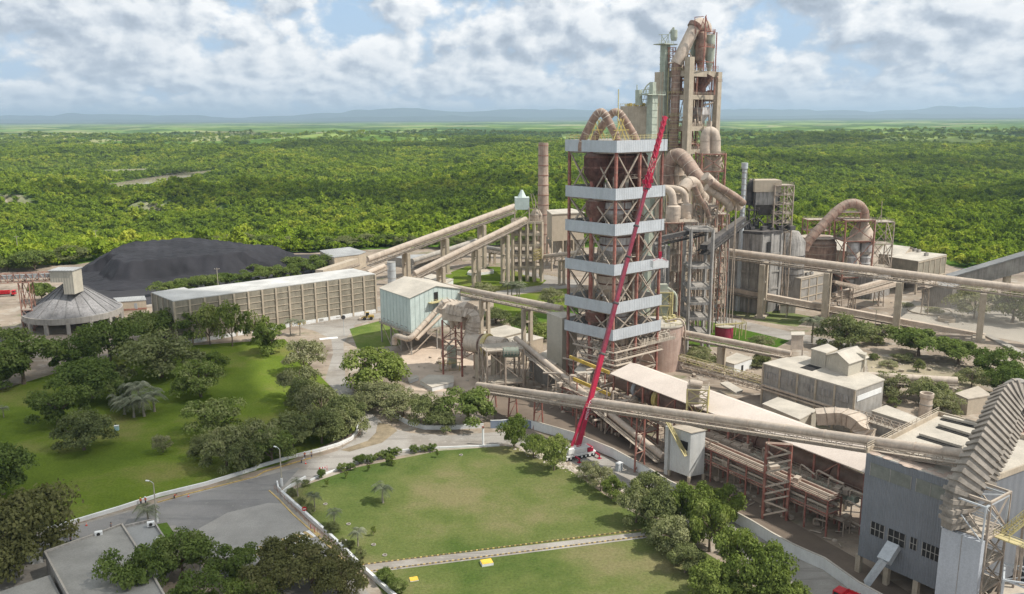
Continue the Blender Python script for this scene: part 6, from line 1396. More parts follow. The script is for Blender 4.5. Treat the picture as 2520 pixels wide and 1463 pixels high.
cc_ = [G(*zj(*p), zG) for p in ((1365, 235), (1530, 292), (1665, 248), (1500, 188))]
gable('roof_penthouse', 'beige gabled penthouse standing on the big flat dusty roof', 'penthouse', [cc_[0], cc_[3], cc_[2], cc_[1]], zG - 1, zG + 1., zB, m_cladd, m_roofw)
cc_ = [G(*zj(*p), zG) for p in ((1250, 215), (1365, 250), (1440, 215), (1375, 180))]; block('roof_penthouse', 'lower left wing of the gabled penthouse', 'penthouse', [zj(1255, 218), zj(1362, 250), zj(1440, 220), zj(1372, 182)], zG - .6, zB, m_cladd, m_roofw)
T = thing('filter_box', 'square clad box on legs at the right end of the penthouse', 'filter', G(*zj(1600, 350), zB)); P = [G(*zj(*p), zG) for p in ((1548, 238), (1648, 262), (1662, 245), (1570, 228))]; m = MB(); m.prism(P, zB + 2, zG + .2); m.build('casing', m_cladd, T); m = MB(); [m.beam((p.x, p.y, zB - 4), (p.x, p.y, zB + 2), .3) for p in P]; m.build('leg', m_beam, T)
Yk = c[0].y
for i, x in enumerate((1170, 1235)):
    Y = G(*zj(1200, 640)).y + 1; pipe('wall_duct', ['left of the two bottle shaped ducts against the flat roofed hall', 'right of the two bottle shaped ducts against the flat roofed hall'][i], [A(*zj(x + 80, 545 + 10 * i), Y + 5), A(*zj(x + 10, 520), Y), A(*zj(x + 5, 570), Y), A(*zj(x + 20, 620), Y - 1), A(*zj(x + 60, 690), Y - 2)], 1.5, m_duct, rb=2.6, ring=m_beam, every=2.2, n=16)
T = thing('vent_pipe', 'thin A shaped pipe leaning above the bottle ducts', 'pipe', A(*zj(1120, 600), G(*zj(1200, 640)).y)); Y = G(*zj(1200, 640)).y - .5; m = MB(); m.tube([A(*zj(1120, 600), Y), A(*zj(1180, 400), Y), A(*zj(1235, 500), Y)], .3, 8); m.build('pipe', m_duct, T)
block('low_building', 'low square annex with dusty roof in front of the flat roofed hall', 'building', [zj(900, 622), zj(1165, 735), zj(1292, 668), zj(1010, 574)], 7, wall=m_claddR, roofm=m_roofw)
boxduct('square_duct', 'wide flat topped rectangular duct curling beside the low annex', [G(*zj(1290, 710), 7), G(*zj(1480, 700), 8), G(*zj(1600, 745), 8), G(*zj(1640, 810), 6), G(*zj(1640, 860), 3)], 5, 3.4, m_duct, m_beam, rib_every=2.5)
conveyor('belt_conveyor', 'short pale covered conveyor right of the big flat roof', A(*zk(275, 100), 268), A(*zk(830, 132), 262), 1.3, m_duct, m_beam, 1.6, (.35, .8), pm=m_beam, pier_w=(2, 1))
block('low_building', 'pale sloping roof between the latticed walkway and the small stack', 'building', [zk(300, 325), zk(540, 400), zk(605, 375), zk(390, 290)], 6, wall=m_grey, roofm=m_roofw)
block('small_shed', 'dusty low block house among bushes near the right edge', 'shed', [zk(820, 215), zk(900, 250), zk(1040, 225), zk(960, 170)], 5, wall=m_beigew, roofm=m_deck)
c = G(*zk(628, 365)); h = AX(*zk(637, 208), c).z; T = thing('steel_stack', 'short stout beige stack above the slotted roof', 'stack', c); m = MB(); m.lathe(c, [(1.9, 0), (1.7, h - 1.4), (2., h - 1.2), (2., h), (1.6, h), (1.6, h - 1)], 24, caps=False); m.build('shell', m_duct, T, smooth=True); m = MB(); m.lathe((c.x, c.y, h * .55), [(1.95, 0), (1.95, .3)], 24); m.lathe((c.x, c.y, h - 1.1), [(1.6, 0), (1.6, .05)], 20); m.build('ring', m_grey, T)
p, q = A(*zk(165, 305), 232), A(*zk(520, 420), 205); T = thing('pipe_bridge', 'latticed walkway crossing right of the curling rectangular duct', 'pipe bridge', (p.x, p.y, 0))
for s in (-1, 1): m = MB(); o = Vector((s * .6, s, 0)); m.truss(p + o, q + o, 1.6, .14, 14); m.build('side_truss', m_beam, T)
m = MB(); m.beam(p - Vector((0, 0, 1.6)), q - Vector((0, 0, 1.6)), 2.2, .12); m.build('walkway', m_deck, T)
# ================================================================ KILN LINE AND FRONT RIGHT
m_kiln = pmat('kiln_shell', (.17, .10, .075), .75, .35, .3, dust=.25, streak=.2, dirt=(.05, .03, .03))
m_gclad = pmat('grey_blue_cladding', (.185, .195, .21), .6, .08, .2, corr=aL, dust=.08, streak=.12, dirt=(.12, .12, .12), pitch=.5)
m_wclad = pmat('off_white_cladding', (.60, .60, .575), .6, .1, .3, corr=aL, dust=.15, streak=.2, dirt=(.3, .27, .22), pitch=.8)
m_wcladR = pmat('off_white_cladding_side', (.60, .60, .575), .6, .1, .3, corr=aR, dust=.15, streak=.2, dirt=(.3, .27, .22), pitch=.8)
def kiln():
    n0, n1 = G(*zi(1085, 440), 15), G(*zj(1645, 1108), 15); f0, f1 = G(*zi(1200, 352), 16.2), G(*zj(1400, 806), 16.2)
    d = (n1 - n0).normalized(); perp = Vector((-d.y, d.x, 0)); w = (f0 - n0).dot(perp); L_ = (n1 - n0).length
    w2 = (f1 - n0).dot(perp); w = max(9., min(14., (w + w2) / 2)); print('kiln width', w, w2, L_)
    T = thing('rotary_kiln', 'long rusty rotary kiln under a dusty white shed roof beside the banded tower', 'kiln', (n0.x, n0.y, 0))
    P = lambda t, s, z: n0 + d * (L_ * t) + perp * s + Vector((0, 0, z - 15))
    m = MB(); m.slab(P(-.01, -.6, 15), P(1.02, -.6, 15), P(1.02, w * .72, 17.), P(-.01, w * .72, 17.), .2); m.slab(P(-.01, w * .72 + .02, 17.02), P(1.02, w * .72 + .02, 17.02), P(1.02, w + .4, 16.1), P(-.01, w + .4, 16.1), .2); m.build('shed_roof', pmat('kiln_roof', (.58, .50, .43), .8, .1, .10, bump=.02, streak=0), T)
    ax0, ax1 = P(-.06, w * .45, 11.6), P(1.0, w * .45, 9.2); dd = (ax1 - ax0).normalized()
    m = MB(); m.tube([ax0, ax1], 2.5, 36); m.build('shell', m_kiln, T, smooth=True)
    for t in (.13, .38, .64, .88):
        c = ax0.lerp(ax1, t); m = MB(); m.tube([c - dd * .6, c + dd * .6], 2.95, 36); m.build('tyre', m_galv if t < .2 else m_dkrust, T, smooth=True)
        m = MB(); m.box((c.x, c.y, (c.z - 3.4) / 2), (6.5, 3, c.z - 3.4), math.atan2(perp.y, perp.x))
        for s in (-1.6, 1.6): e = c + perp * s - Vector((0, 0, 3)); m.tube([e - dd * .5, e + dd * .5], .75, 16)
        m.build('roller_station', m_cream, T)
    for t in (.21, .235): c = ax0.lerp(ax1, t); m = MB(); m.tube([c - dd * .8, c + dd * .8], 3.35, 30); m.build('girth_gear', m_yel2 if t > .22 else m_dkrust, T, smooth=True)
    n = 13
    for i in range(n + 1):
        for s in (.2, w - .2):
            b = P(i / n, s, 15); m = MB(); m.beam((b.x, b.y, 0), (b.x, b.y, 15.1 if s < 1 else 16), .45); m.build('column', m_rust, T)
    m = MB()
    for i in range(n):
        a, b = P(i / n, .2, 14.6), P((i + 1) / n, .2, 14.6); m.beam(a, b, .35)
        if i % 2: m.beam(a - Vector((0, 0, 6)), b, .22)
        c = P(i / n, w - .2, 14.6); m.beam(a, c, .3)
    m.beam(P(0, w * .5, 14.5), P(1, w * .5, 14.5), .2); m.build('truss', m_rust2, T)
    # walkways in front
    for k, (s, z, t0, t1) in enumerate(((-1.2, 6.6, .02, .98), (-3.4, 3.6, .3, .98), (1.0, 8.6, .35, .99))):
        a, b = P(t0, s, z), P(t1, s, z); m = MB(); m.beam(a, b, 1.5, .15); m.rail([a - perp * .7, b - perp * .7], 1.1, w=.09, step=1.8); m.rail([a + perp * .7, b + perp * .7], 1.1, w=.07, step=3)
        for j in range(12): c = a.lerp(b, j / 11); m.beam((c.x, c.y, 0), c, .22); 
        m.build('walkway', m_beam, T)
    # rows of shell cooling fans
    for j in range(15):
        t = .62 + .025 * j; c = P(t, w * .45 - 4.2, 7.6); Tm = MB(); Tm.box(c, (2.0, 1.9, 1.7), math.atan2(d.y, d.x)); e = c + perp * 1.2 + Vector((0, 0, .7)); Tm.tube([c + Vector((0, 0, .3)), e], .7, 12)
        Tm.build('cooling_fan', m_green if j % 4 else m_duct, T, bevel=.1)
    for j in range(6):
        t = .44 + .035 * j; c = P(t, w * .45 - 4.6, 8.2); Tm = MB(); Tm.box(c, (2.6, 2.4, 2.4), math.atan2(d.y, d.x) + .2 * (j % 3)); Tm.box(c - Vector((0, 0, 2.2)), (2.2, 2.2, .2), .1); Tm.rail([c + Vector((-1.4, -1.6, -2)), c + Vector((1.6, -1.2, -2))], 1.1, w=.08); Tm.build('drive_unit', m_duct, T)
    return P, d, perp, w, L_
KP, kd, kp, kw, kL = kiln()
# pipe rack and grate cooler at the kiln's foot
def rack():
    a = KP(.42, -7, 0); T = frame_tower('pipe_rack', 'dusty two storey pipe rack on red columns in front of the kiln', (a.x, a.y, 0), kd * (kL * .54), kp * 4.5, 8.6, [5.6, 8.6], m_rust, .34, nu=8, nv=1, cat='pipe rack', brace=False, deck=m_beam)
    for k in range(9):
        s, z = -6.6 + (k % 3) * 1.5, 4.6 + (k // 3) * 2.2; m = MB(); m.tube([KP(.43, s, z), KP(.96, s, z)], .22 + .12 * (k % 3), 8); m.build('pipe', m_duct if k % 2 else m_rust2, T)
    T = thing('machinery', 'dusty pumps and casings in the shade of the kiln pipe rack', 'machinery', (a.x, a.y, 0)); m = MB(); r2 = random.Random(4)
    for k in range(70):
        c = KP(r2.uniform(.4, .98), r2.uniform(-7, 3), r2.choice((.2, 5.8, 5.8, 8.8))); s = r2.uniform(.5, 1.7); z = c.z
        if k % 3: m.box((c.x, c.y, z + s * .5), (s * 1.6, s, s), r2.random() * 2)
        else: m.tube(bend([(c.x, c.y, z), (c.x, c.y, z + r2.uniform(1.5, 3)), (c.x + kd.x * r2.uniform(2, 6), c.y + kd.y * 4, z + r2.uniform(1.5, 3))], .6, 3), .22, 7)
    m.build('machine', m_beam, T)
rack()
def front_frames():
    # steelwork between crane and white tower, below the foreground conveyor
    a = KP(.06, -6, 0); frame_tower('steel_tower', 'low red steel platform tower just right of the crane boom foot', (a.x, a.y, 0), kd * 16, kp * 5, 9, [4.5, 9], m_rust, .4, nu=3, nv=1, bw=.2)
    a = KP(-.19, -7, 0); frame_tower('steel_tower', 'wide red steel platforms at the banded tower foot, left of the crane boom', (a.x, a.y, 0), kd * 17, kp * 6, 8, [3.6, 8], m_rust, .4, nu=3, nv=1, bw=.2)
    T = thing('machinery', 'tangle of dusty machines and pipes at the foot of the banded tower', 'machinery', (a.x, a.y, 0)); r2 = random.Random(8); m = MB()
    for k in range(120):
        c = KP(r2.uniform(-.24, .16), r2.uniform(-8, 8), r2.choice((.1, 3.7, 8.1))); s = r2.uniform(.5, 2.); z = c.z
        if k % 2: m.box((c.x, c.y, z + s * .5), (s * 1.6, s, s), r2.random() * 2)
        else: m.tube(bend([(c.x, c.y, z), (c.x, c.y, z + r2.uniform(1.5, 4)), (c.x + r2.uniform(-6, 6), c.y + r2.uniform(-2, 2), z + r2.uniform(1.5, 4))], .6, 3), r2.uniform(.15, .5), 7)
    m.build('machine', m_beam, T)
    c = A(*zi(860, 430), 252); T = thing('feed_house', 'small shed with sloping sheet roof and railings in front of the banded tower', 'shed', (c.x, c.y, 0)); P = [G(*zi(*p), 9.5) for p in ((765, 400), (870, 460), (960, 380), (850, 322))]
    m = MB(); ct = sum(P, Vector()) / 4; m.prism([p.lerp(ct, .2) for p in P], 5, 9.0); m.build('wall', m_claddR, T); m = MB(); m.slab(P[0] - Vector((0, 0, .6)), P[1] - Vector((0, 0, .6)), P[2] + Vector((0, 0, .7)), P[3] + Vector((0, 0, .7)), .2); m.build('roof', m_roofw, T)
    m = MB(); [m.beam((p.lerp(ct, .2).x, p.lerp(ct, .2).y, 0), (p.lerp(ct, .2).x, p.lerp(ct, .2).y, 5), .3) for p in P]; m.rail([p.lerp(ct, -.1) - Vector((0, 0, 4.5)) for p in P], 1.1, True, w=.08); m.build('leg', m_beam, T)
    for i, (q0, q1, Y0_, Y1_, lab) in enumerate((((730, 300), (1050, 430), 258, 246, 'yellow crane beam low on the banded tower, upper one'), ((760, 480), (1060, 610), 250, 240, 'yellow crane beam low on the banded tower, lower one'))):
        p, q = A(*zi(*q0), Y0_), A(*zi(*q1), Y1_); T = thing('crane_beam', lab, 'beam', (p.x, p.y, 0)); m = MB(); m.beam(p, q, .5, 1.); m.build('beam', pmat('strong_yellow', (.50, .34, .05), .6, .2, .5, dust=.2), T)
        m = MB(); [m.beam((c_.x, c_.y, 0), c_, .3) for c_ in (p.lerp(q, .1), p.lerp(q, .9))]; m.build('post', m_rust, T)
front_frames()
# white clad tower
zW = zt(zj(372, 832), zj(370, 1190)); T, c = block('clad_tower', 'off white sheet clad square tower standing below the foreground conveyor', 'industrial building', [zj(372, 832), zj(480, 812), zj(330, 775), zj(225, 785)], zW, 1.5, m_wclad, m_deck, .2)
p = c[0].lerp(c[1], .3); 
for pt in c: m = MB(); m.beam((pt.x, pt.y, 0), (pt.x, pt.y, 1.5), .7); m.build('leg', m_cream, T)
m = MB(); p = c[3] + (c[3] - c[0]).normalized() * .8; m.box((p.x, p.y, zW / 2), (.9, 1.1, zW), aR); m.build('riser', m_wcladR, T)
d3 = (c[3] - c[0]).normalized(); n3 = Vector((-d3.y, d3.x, 0)); n3 = n3 if n3.dot(c[0] - c[1]) > 0 else -n3
pz = zW * .72; q = c[0].lerp(c[3], .3) + n3 * .05; m = MB(); m.box((q.x, q.y, pz), (2.2, .25, 2.2), math.atan2(d3.y, d3.x)); m.build('opening', m_void, T)
m = MB(); q = c[0].lerp(c[3], .1) + n3 * .8; q2 = c[0].lerp(c[3], 1.1) + n3 * .8; m.beam(Vector((q.x, q.y, pz - 2.3)), Vector((q2.x, q2.y, zW + 1.6)), 1.3, .2); m.rail([Vector((q.x, q.y, pz - 2.3)), Vector((q2.x, q2.y, zW + 1.6))], 1.1, w=.09, step=1); m.build('stair', m_rail, T)
# hoist platform on kiln roof
c = G(*zj(350, 560), 17); frame_tower('hoist_platform', 'small railed hoist platform standing up through the kiln roof', (c.x - 1.5, c.y - 6, 0), (5.2, -1, 0), (1, 3.5, 0), 21, [17.5, 21], m_rail, .3, nu=1, nv=1, cat='platform', z0=10)
T = thing('hoist_casing', 'grey casing and drum on the hoist platform above the kiln roof', 'casing', (c.x, c.y, 17)); m = MB(); m.box((c.x + .5, c.y - 4.2, 19), (2.6, 2.2, 5.2), .2); m.tube([(c.x - .8, c.y - 5, 22.4), (c.x + 2.4, c.y - 5.4, 22.)], .9, 12); m.build('casing', m_duct, T, bevel=.08)
# big red lattice trestle
a = G(*zj(897, 1455)); b = G(*zj(1072, 1470)); u = b - a; htr = A(*zj(925, 905), a.y).z
T = frame_tower('lattice_trestle', 'tall red legged trestle with pale diagonal braces in front of the kiln', a, u, Vector((-u.y, u.x, 0)).normalized() * .7, htr, [], m_rust, .5, nu=1, nv=1, cat='trestle', brace=False)
m = MB()
for k in range(5):
    z0_, z1_ = 1 + k * (htr - 1) / 5, 1 + (k + 1) * (htr - 1) / 5; p, q = a, a + u; m.beam((p.x, p.y - .2, z0_), (q.x, q.y - .2, (z0_ + z1_) / 2), .32); m.beam((q.x, q.y - .2, (z0_ + z1_) / 2), (p.x, p.y - .2, z1_), .32) if k % 2 == 0 else m.beam((p.x, p.y - .2, (z0_ + z1_) / 2), (q.x, q.y - .2, z1_), .32)
m.build('diagonal', m_duct, T)
# grey building at lower right
def greyb():
    z = 25.5; c0 = G(*zk(265, 582), z); c3 = G(*zk(712, 350), z); fd = (G(*zk(790, 760), z) - c0).normalized(); c1 = c0 + fd * 20.5; c2 = c3 + fd * 26
    zb0 = A(*zk(215, 1218), c0.y).z; T = thing('grey_building', 'tall grey blue corrugated building with dark windows at the lower right', 'industrial building', (c0.x, c0.y, 0)); print('grey', c0, zb0)
    m = MB(); m.prism([c0, c1, c2, c3], zb0, z); gwall = m.build('wall', m_gclad, T)
    m = MB(); m.prism([c0  + (c2 - c0).normalized() * .3, c1 + (c3 - c1).normalized() * .3, c2 + (c0 - c2).normalized() * .3, c3 + (c1 - c3).normalized() * .3], z, z + .12); m.build('roof', m_roofw, T)
    m = MB()
    for a, b in ((c1, c2), (c2, c3), (c3, c0)): m.beam(a + Vector((0, 0, .55)), b + Vector((0, 0, .55)), .35, 1.1)
    m.rail([c3 + Vector((0, 0, 1.1)), c0 + Vector((0, 0, 1.1))], .9, w=.1); m.build('parapet', m_cream, T)
    fn = Vector((fd.y, -fd.x, 0)); fn = fn if fn.dot(c0 - c3) > 0 else -fn; rz = math.atan2(fd.y, fd.x)
    def onface(px, py):   # point of the facade seen at px,py
        q = along(Vector((c0.x, c0.y, z)), fd, px); t = (q - c0).dot(fd)
        for _ in range(6):
            w = c0 + fd * t; zz_ = A(px, py, w.y).z; q = along(Vector((c0.x, c0.y, zz_)), fd, px); t = (Vector((q.x, q.y, 0)) - Vector((c0.x, c0.y, 0))).dot(fd)
        w = c0 + fd * t; return t, A(px, py, w.y).z
    for (p0, p1, nme, mt, k) in (((297, 1005), (375, 1090), 'window', m_void, 3), ((405, 1050), (505, 1140), 'window', m_void, 3), ((542, 1103), (578, 1176), 'window', m_void, 2), ((618, 1135), (718, 1235), 'window', m_void, 4), ((295, 640), (545, 765), 'louvre', pmat('olive_louvre', (.18, .185, .16), .8, .2, .5), 0), ((580, 738), (760, 830), 'louvre', MATS.get('olive_louvre'), 0)):
        t0, z0_ = onface(*zk(*p0)); t1, z1_ = onface(*zk(*p1)); h = 2.4 if nme == 'window' else 2.6
        z_hi = z0_; z_lo = z_hi - h * (1.15 if k >= 3 else 1.)
        p = c0 + fd * ((t0 + t1) / 2) + fn * .03; m = MB(); m.box((p.x, p.y, (z_hi + z_lo) / 2), (t1 - t0, .12, z_hi - z_lo), rz); m.cur = 1
        for j in range(k + 1 if k else 3): q = c0 + fd * (t0 + (t1 - t0) * j / (k if k else 2)) + fn * .1; m.box((q.x, q.y, (z_hi + z_lo) / 2), (.12, .1, z_hi - z_lo), rz)
        if k: m.box((p.x + fn.x * .08, p.y + fn.y * .08, (z_hi + z_lo) / 2), (t1 - t0, .1, .12), rz)
        m.build(nme, [mt, m_grey], gwall)
    # open ground floor: piers
    for j in range(4): p = c0 + fd * (j * 6.) - fn * .6; m = MB(); m.box((p.x, p.y, zb0 / 2), (1., 1., zb0), rz); m.build('pier', m_cream, T)
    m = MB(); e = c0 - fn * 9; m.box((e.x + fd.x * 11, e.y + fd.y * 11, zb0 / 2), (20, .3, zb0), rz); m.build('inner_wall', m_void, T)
    # chute
    t0, z0_ = onface(*zk(450, 1120)); a = c0 + fd * t0 + fn * .5; a.z = z0_ - 1.; b = a + fn * 3.2; b.z = z0_ - 3.4; e = G(*zk(335, 1440), 0) if 0 else b + fn * 1.8 - fd * 2; e.z = 2.
    m = MB(); m.beam(a, b, 2.4, 1.4); m.beam(b + Vector((0, 0, .3)), e, 1.5, 1.); m.build('chute', m_galv, T)
    # slots in the roof and spill along the front edge
    for (q0, q1) in (((585, 480), (850, 560)), ((705, 420), (930, 488)), ((730, 370), (960, 425))):
        a, b = G(*zk(*q0), z + .2), G(*zk(*q1), z + .2); m = MB(); m.beam(a, b, 1.1, .12); m.build('roof_slot', m_void, T); m = MB(); m.beam(a + DR * .9 + Vector((0, 0, .4)), b + DR * .9 + Vector((0, 0, .4)), .9, .5); m.build('roof_hood', m_roofw, T)
    m = MB(); r2 = random.Random(2)
    for k in range(60): p = c0 + fd * r2.uniform(1, 20) + (c3 - c0).normalized() * (.8 + 3 * r2.random() ** 2); s = r2.uniform(.2, .9); m.lathe((p.x, p.y, z + .13), [(s * 1.5, 0), (s, s * .12), (.05, s * .2)], 9)
    m.build('spilled_dust', pmat('pink_spill', (.46, .36, .29), .95, .2, .4), T)
    return c0, fd, fn, z, onface
gc, gfd, gfn, gz, onface = greyb()
def stairtower():
    Yp = 137.; a = A(*zk(735, 1046), Yp); a = Vector(a); zt2 = a.z; dd = gfd; b = along(Vector((a.x, a.y, zt2)), dd, zk(985, 1147)[0]); b.z = zt2
    T = thing('panel_shaft', 'pale smooth panelled shaft below the ribbed duct at the lower right', 'shaft', (a.x, a.y, 0)); e = Vector((-dd.y, dd.x, 0)); e = e if e.y > 0 else -e
    m = MB(); m.prism([a, b, b + e * 1.2, a + e * 1.2], 0, zt2); m.build('panel', pmat('pale_panel', (.40, .42, .45), .6, .06, .2, streak=.1), T)
    m = MB(); q = a.lerp(b, .52) - e * .03; m.box((q.x, q.y, zt2 / 2), (.08, .06, zt2), math.atan2(dd.y, dd.x)); m.build('seam', m_grey, T)
    F0 = a; frame_tower('stair_tower', 'beige steel stair tower with yellow railings behind the pale panelled shaft', Vector((a.x, a.y, 0)) + e * 1.5, dd * (b - a).length, e * 7, zt2 + 7, [zt2 * k for k in (.25, .5, .75)] + [zt2 + .2], m_beam, .38, nu=1, nv=1, cat='stair tower', bw=.22)
    # white frame on top
    T = thing('bar_cage', 'white square bar frame enclosing the foot of the ribbed duct', 'bar frame', (a.x, a.y, zt2)); Q = [Vector(p) for p in (a, b, b + e * 8, a + e * 8)]; hh = 6.4
    m = MB()
    for p, q in zip(Q, Q[1:] + Q[:1]): m.beam(p + Vector((0, 0, hh)), q + Vector((0, 0, hh)), .26); m.beam(p, p + Vector((0, 0, hh)), .26); m.beam(p + Vector((0, 0, hh)), q + Vector((0, 0, 0)), .16)
    m.beam(Q[0] + Vector((0, 0, hh)), Q[2] + Vector((0, 0, hh)), .2); m.build('bar', m_galv, T)
    # stairs with yellow rails to the right
    T = thing('stairway', 'yellow railed stairway beside the ribbed ducts at the right edge', 'stairs', (b.x, b.y, zt2)); m = MB(); s0 = b + e * 6 + dd * 1; s1 = b + e * 10 + dd * 4 + Vector((0, 0, 5))
    for k in (-.6, .6): m.beam(s0 + dd * k, s1 + dd * k, .12, .35); m.rail([s0 + dd * k, s1 + dd * k], 1.1, w=.1, step=1)
    for j in range(14): c = s0.lerp(s1, j / 13); m.beam(c - dd * .6, c + dd * .6, .28, .06)
    m.slab(s1 - dd * 2, s1 + dd * 5, s1 + dd * 5 + e * 6, s1 - dd * 2 + e * 6, .25); m.rail([s1 - dd * 2, s1 + dd * 5, s1 + dd * 5 + e * 6], 1.2, w=.1); m.slab(s0 - e * 2 - dd, s0 - e * 2 + dd * 4, s0 + dd * 4, s0 - dd, .2); m.rail([s0 - e * 2 - dd, s0 - e * 2 + dd * 4, s0 + dd * 4], 1.2, w=.1)
    m.build('stair_flight', m_rail, T)
    m = MB(); [m.beam((p.x, p.y, 0), p, .35) for p in (s1 - dd * 2, s1 + dd * 5, s1 + dd * 5 + e * 6, s0 + dd * 3, s0 - e * 2 + dd * 3)]; m.build('post', m_beam, T)
    r2 = random.Random(6)
    for k in range(8): m = MB(); c = s1 + dd * r2.uniform(-1, 4) + e * r2.uniform(1, 6); m.box((c.x, c.y, c.z + .9), (1.5, 1.1, 1.6), r2.random()); m.build('machine', m_duct, T, bevel=.08)
    return a, b, e
sa, sb, se = stairtower()
m_rib = pmat('ribbed_duct', (.25, .22, .185), .85, .35, .4, dust=.3, dcol=(.40, .345, .28))
pa = [(822, 1040), (838, 860), (905, 730), (975, 610), (1050, 450), (1110, 310), (1150, 235), (1205, 215), (1250, 265)]
Ys = [136, 136.2, 137.4, 139.2, 143, 148, 151, 153, 154]
boxduct('ribbed_duct', 'huge zigzag ribbed square duct arching up from the shaft at the lower right', [A(*zk(*p), y) for p, y in zip(pa, Ys)], 4.4, 2.2, m_rib, m_rib, rib_every=1.45, rw=.36, twist=(.3, -.8, .5))
pa = [(985, 800), (1010, 700), (1080, 590), (1150, 450), (1195, 350), (1250, 290), (1300, 330)]
boxduct('ribbed_duct', 'second ribbed square duct just right of the huge arching one', [A(*zk(*p), y) for p, y in zip(pa, (141, 142, 144, 148, 152, 155, 157))], 2.6, 2.2, m_rib, m_rib, rib_every=1.05, rw=.28, twist=(.3, -.8, .5))
pipe('duct_bend', 'dark round duct bend behind the top of the ribbed ducts', [A(*zk(1120, 260), 170), A(*zk(1150, 190), 170), A(*zk(1215, 160), 170), A(*zk(1260, 200), 170)], 1.8, m_conc2, rb=4, ring=m_beam, every=2)
T = thing('dark_casing', 'tall rounded dark brown casing between the ribbed duct and the right edge', 'casing', A(*zk(1225, 600), 168)); c = A(*zk(1225, 640), 168); m = MB(); m.lathe((c.x, c.y, 14), [(5, 0), (5, c.z - 10), (3, c.z - 4), (1, c.z - 2)], 26); m.build('shell', m_dkrust, T, smooth=True)
m = MB(); [m.lathe((c.x, c.y, 14 + k * 3), [(5.2, 0), (5.2, .3)], 26) for k in range(5)]; m.beam((c.x, c.y, 0), (c.x, c.y, 14), 3); m.build('rib', m_rust2, T)
a = A(*zk(1180, 1010), 152); T, c = block('grey_annex', 'grey blue clad annex at the right edge behind the stair tower', 'industrial building', [(zk(1175, 930)), zk(1480, 1060), zk(1600, 900), zk(1290, 850)], 14, wall=m_gclad, roofm=m_roofg)
c = G(*zk(1100, 1463)); frame_tower('pipe_cage', 'small silvery lattice frame in the bottom right corner', Vector((A(*zk(1115, 1430), 128).x, 128, 0)), (9, -3, 0), (3, 5, 0), A(*zk(1190, 1370), 128).z, [A(*zk(1190, 1370), 128).z - 3], m_galv, .3, nu=2, nv=1, cat='lattice cage', rails=False)
# ---------------- long white wall beside the front road
def wall(name, label, cat, pts, h, w, mat, cap=None, z=0., joint=None):
    P = [G(p[0], p[1]) for p in pts]; T = thing(name, label, cat, P[0]); m = MB(); L_ = []; 
    for i, p in enumerate(P):
        t = (P[min(i + 1, len(P) - 1)] - P[max(i - 1, 0)]).normalized(); s = Vector((-t.y, t.x, 0)) * w / 2; L_.append((p - s, p + s))
    vs = []
    for a, b in L_: vs += [(a.x, a.y, z), (b.x, b.y, z), (b.x, b.y, z + h), (a.x, a.y, z + h)]
    fs = [(0, 3, 2, 1), tuple(len(vs) - 4 + k for k in range(4))]
    for i in range(len(P) - 1):
        for k in range(4): k2 = (k + 1) % 4; fs.append((i * 4 + k, i * 4 + k2, i * 4 + 4 + k2, i * 4 + 4 + k))
    m.add(vs, fs); m.build('wall_body', mat, T)
    if cap:
        m = MB(); vs = []
        for i, p in enumerate(P):
            a, b = L_[i]; e = (b - a) * .12; a, b = a - e, b + e; vs += [(a.x, a.y, z + h + .003), (b.x, b.y, z + h + .003), (b.x, b.y, z + h + .1), (a.x, a.y, z + h + .1)]
        m.add(vs, fs); m.build('coping', cap, T)
    return T, P
wall('boundary_wall', 'long white wall along the front road between the crane and the kiln', 'wall', [zi(420, 885), zi(520, 915), zi(640, 950), zi(760, 985), zi(900, 1045), zi(1080, 1120), zi(1250, 1215), zi(1400, 1300), zi(1530, 1385), zl(1200, 560), zl(1420, 645), zl(1580, 740), zl(1800, 860), zl(2010, 990), zl(2200, 1095), zl(2330, 1155), zl(2500, 1230), zk(210, 1463), zk(420, 1580)], 2.6, .35, m_white, m_roofw)
wall('boundary_wall', 'short dull blue wall panel left of the crane', 'wall', [zi(85, 882), zi(170, 880), zi(260, 872), zi(330, 868), zi(415, 884)], 2.4, .3, pmat('dull_blue_wall', (.22, .26, .33), .8, .1, .3), m_white)
wall('kerb_wall', 'low white kerb wall along the north side of the left road up to the curve', 'kerb wall', [zg(210, 1140), zg(330, 1105), zg(640, 1012), zg(850, 943), zg(1100, 882), zg(1365, 800), zh(100, 680), zh(300, 620), zh(500, 572), zh(620, 535), zh(700, 498), zh(728, 460), zh(740, 420), zh(742, 395)], .9, .5, m_white)
wall('kerb_wall', 'low white kerb wall curving round the bushes below the mint building', 'kerb wall', [zh(880, 280), zh(965, 350), zh(1010, 385), zh(1060, 410), zh(1150, 434), zh(1300, 436), zh(1520, 424)], 1.3, .4, m_white)
wall('kerb_wall', 'low white wall on the left side of the main lawn down to the path', 'kerb wall', [zh(262, 838), zh(330, 900), zh(430, 990), zh(560, 1105), zh(660, 1200), zh(742, 1285)], .9, .6, m_white)
wall('kerb_wall', 'low white wall continuing beyond the path along the front lawn', 'kerb wall', [zh(782, 1322), zh(850, 1385), zh(945, 1468), zh(1050, 1560)], .9, .6, m_white)
wall('kerb_wall', 'low white kerb along the top edge of the main lawn', 'kerb wall', [zh(438, 758), zh(520, 722), zh(620, 683), zh(790, 625), zh(1000, 570), zh(1240, 553), zh(1450, 545), zh(1620, 538)], .45, .35, m_white)
wall('kerb_wall', 'short white wall elbow round the lamp post at the road corner', 'kerb wall', [zh(410, 745), zh(330, 790), zh(265, 838), zh(240, 812), zh(233, 775)], .9, .35, m_white)
wall('road_kerb', 'yellow painted kerb edging the car park beside the white lawn wall', 'kerb', [zh(182, 818), zh(240, 870), zh(330, 965), zh(480, 1100), zh(600, 1205), zh(690, 1300), zh(800, 1400)], .18, .35, m_yel)
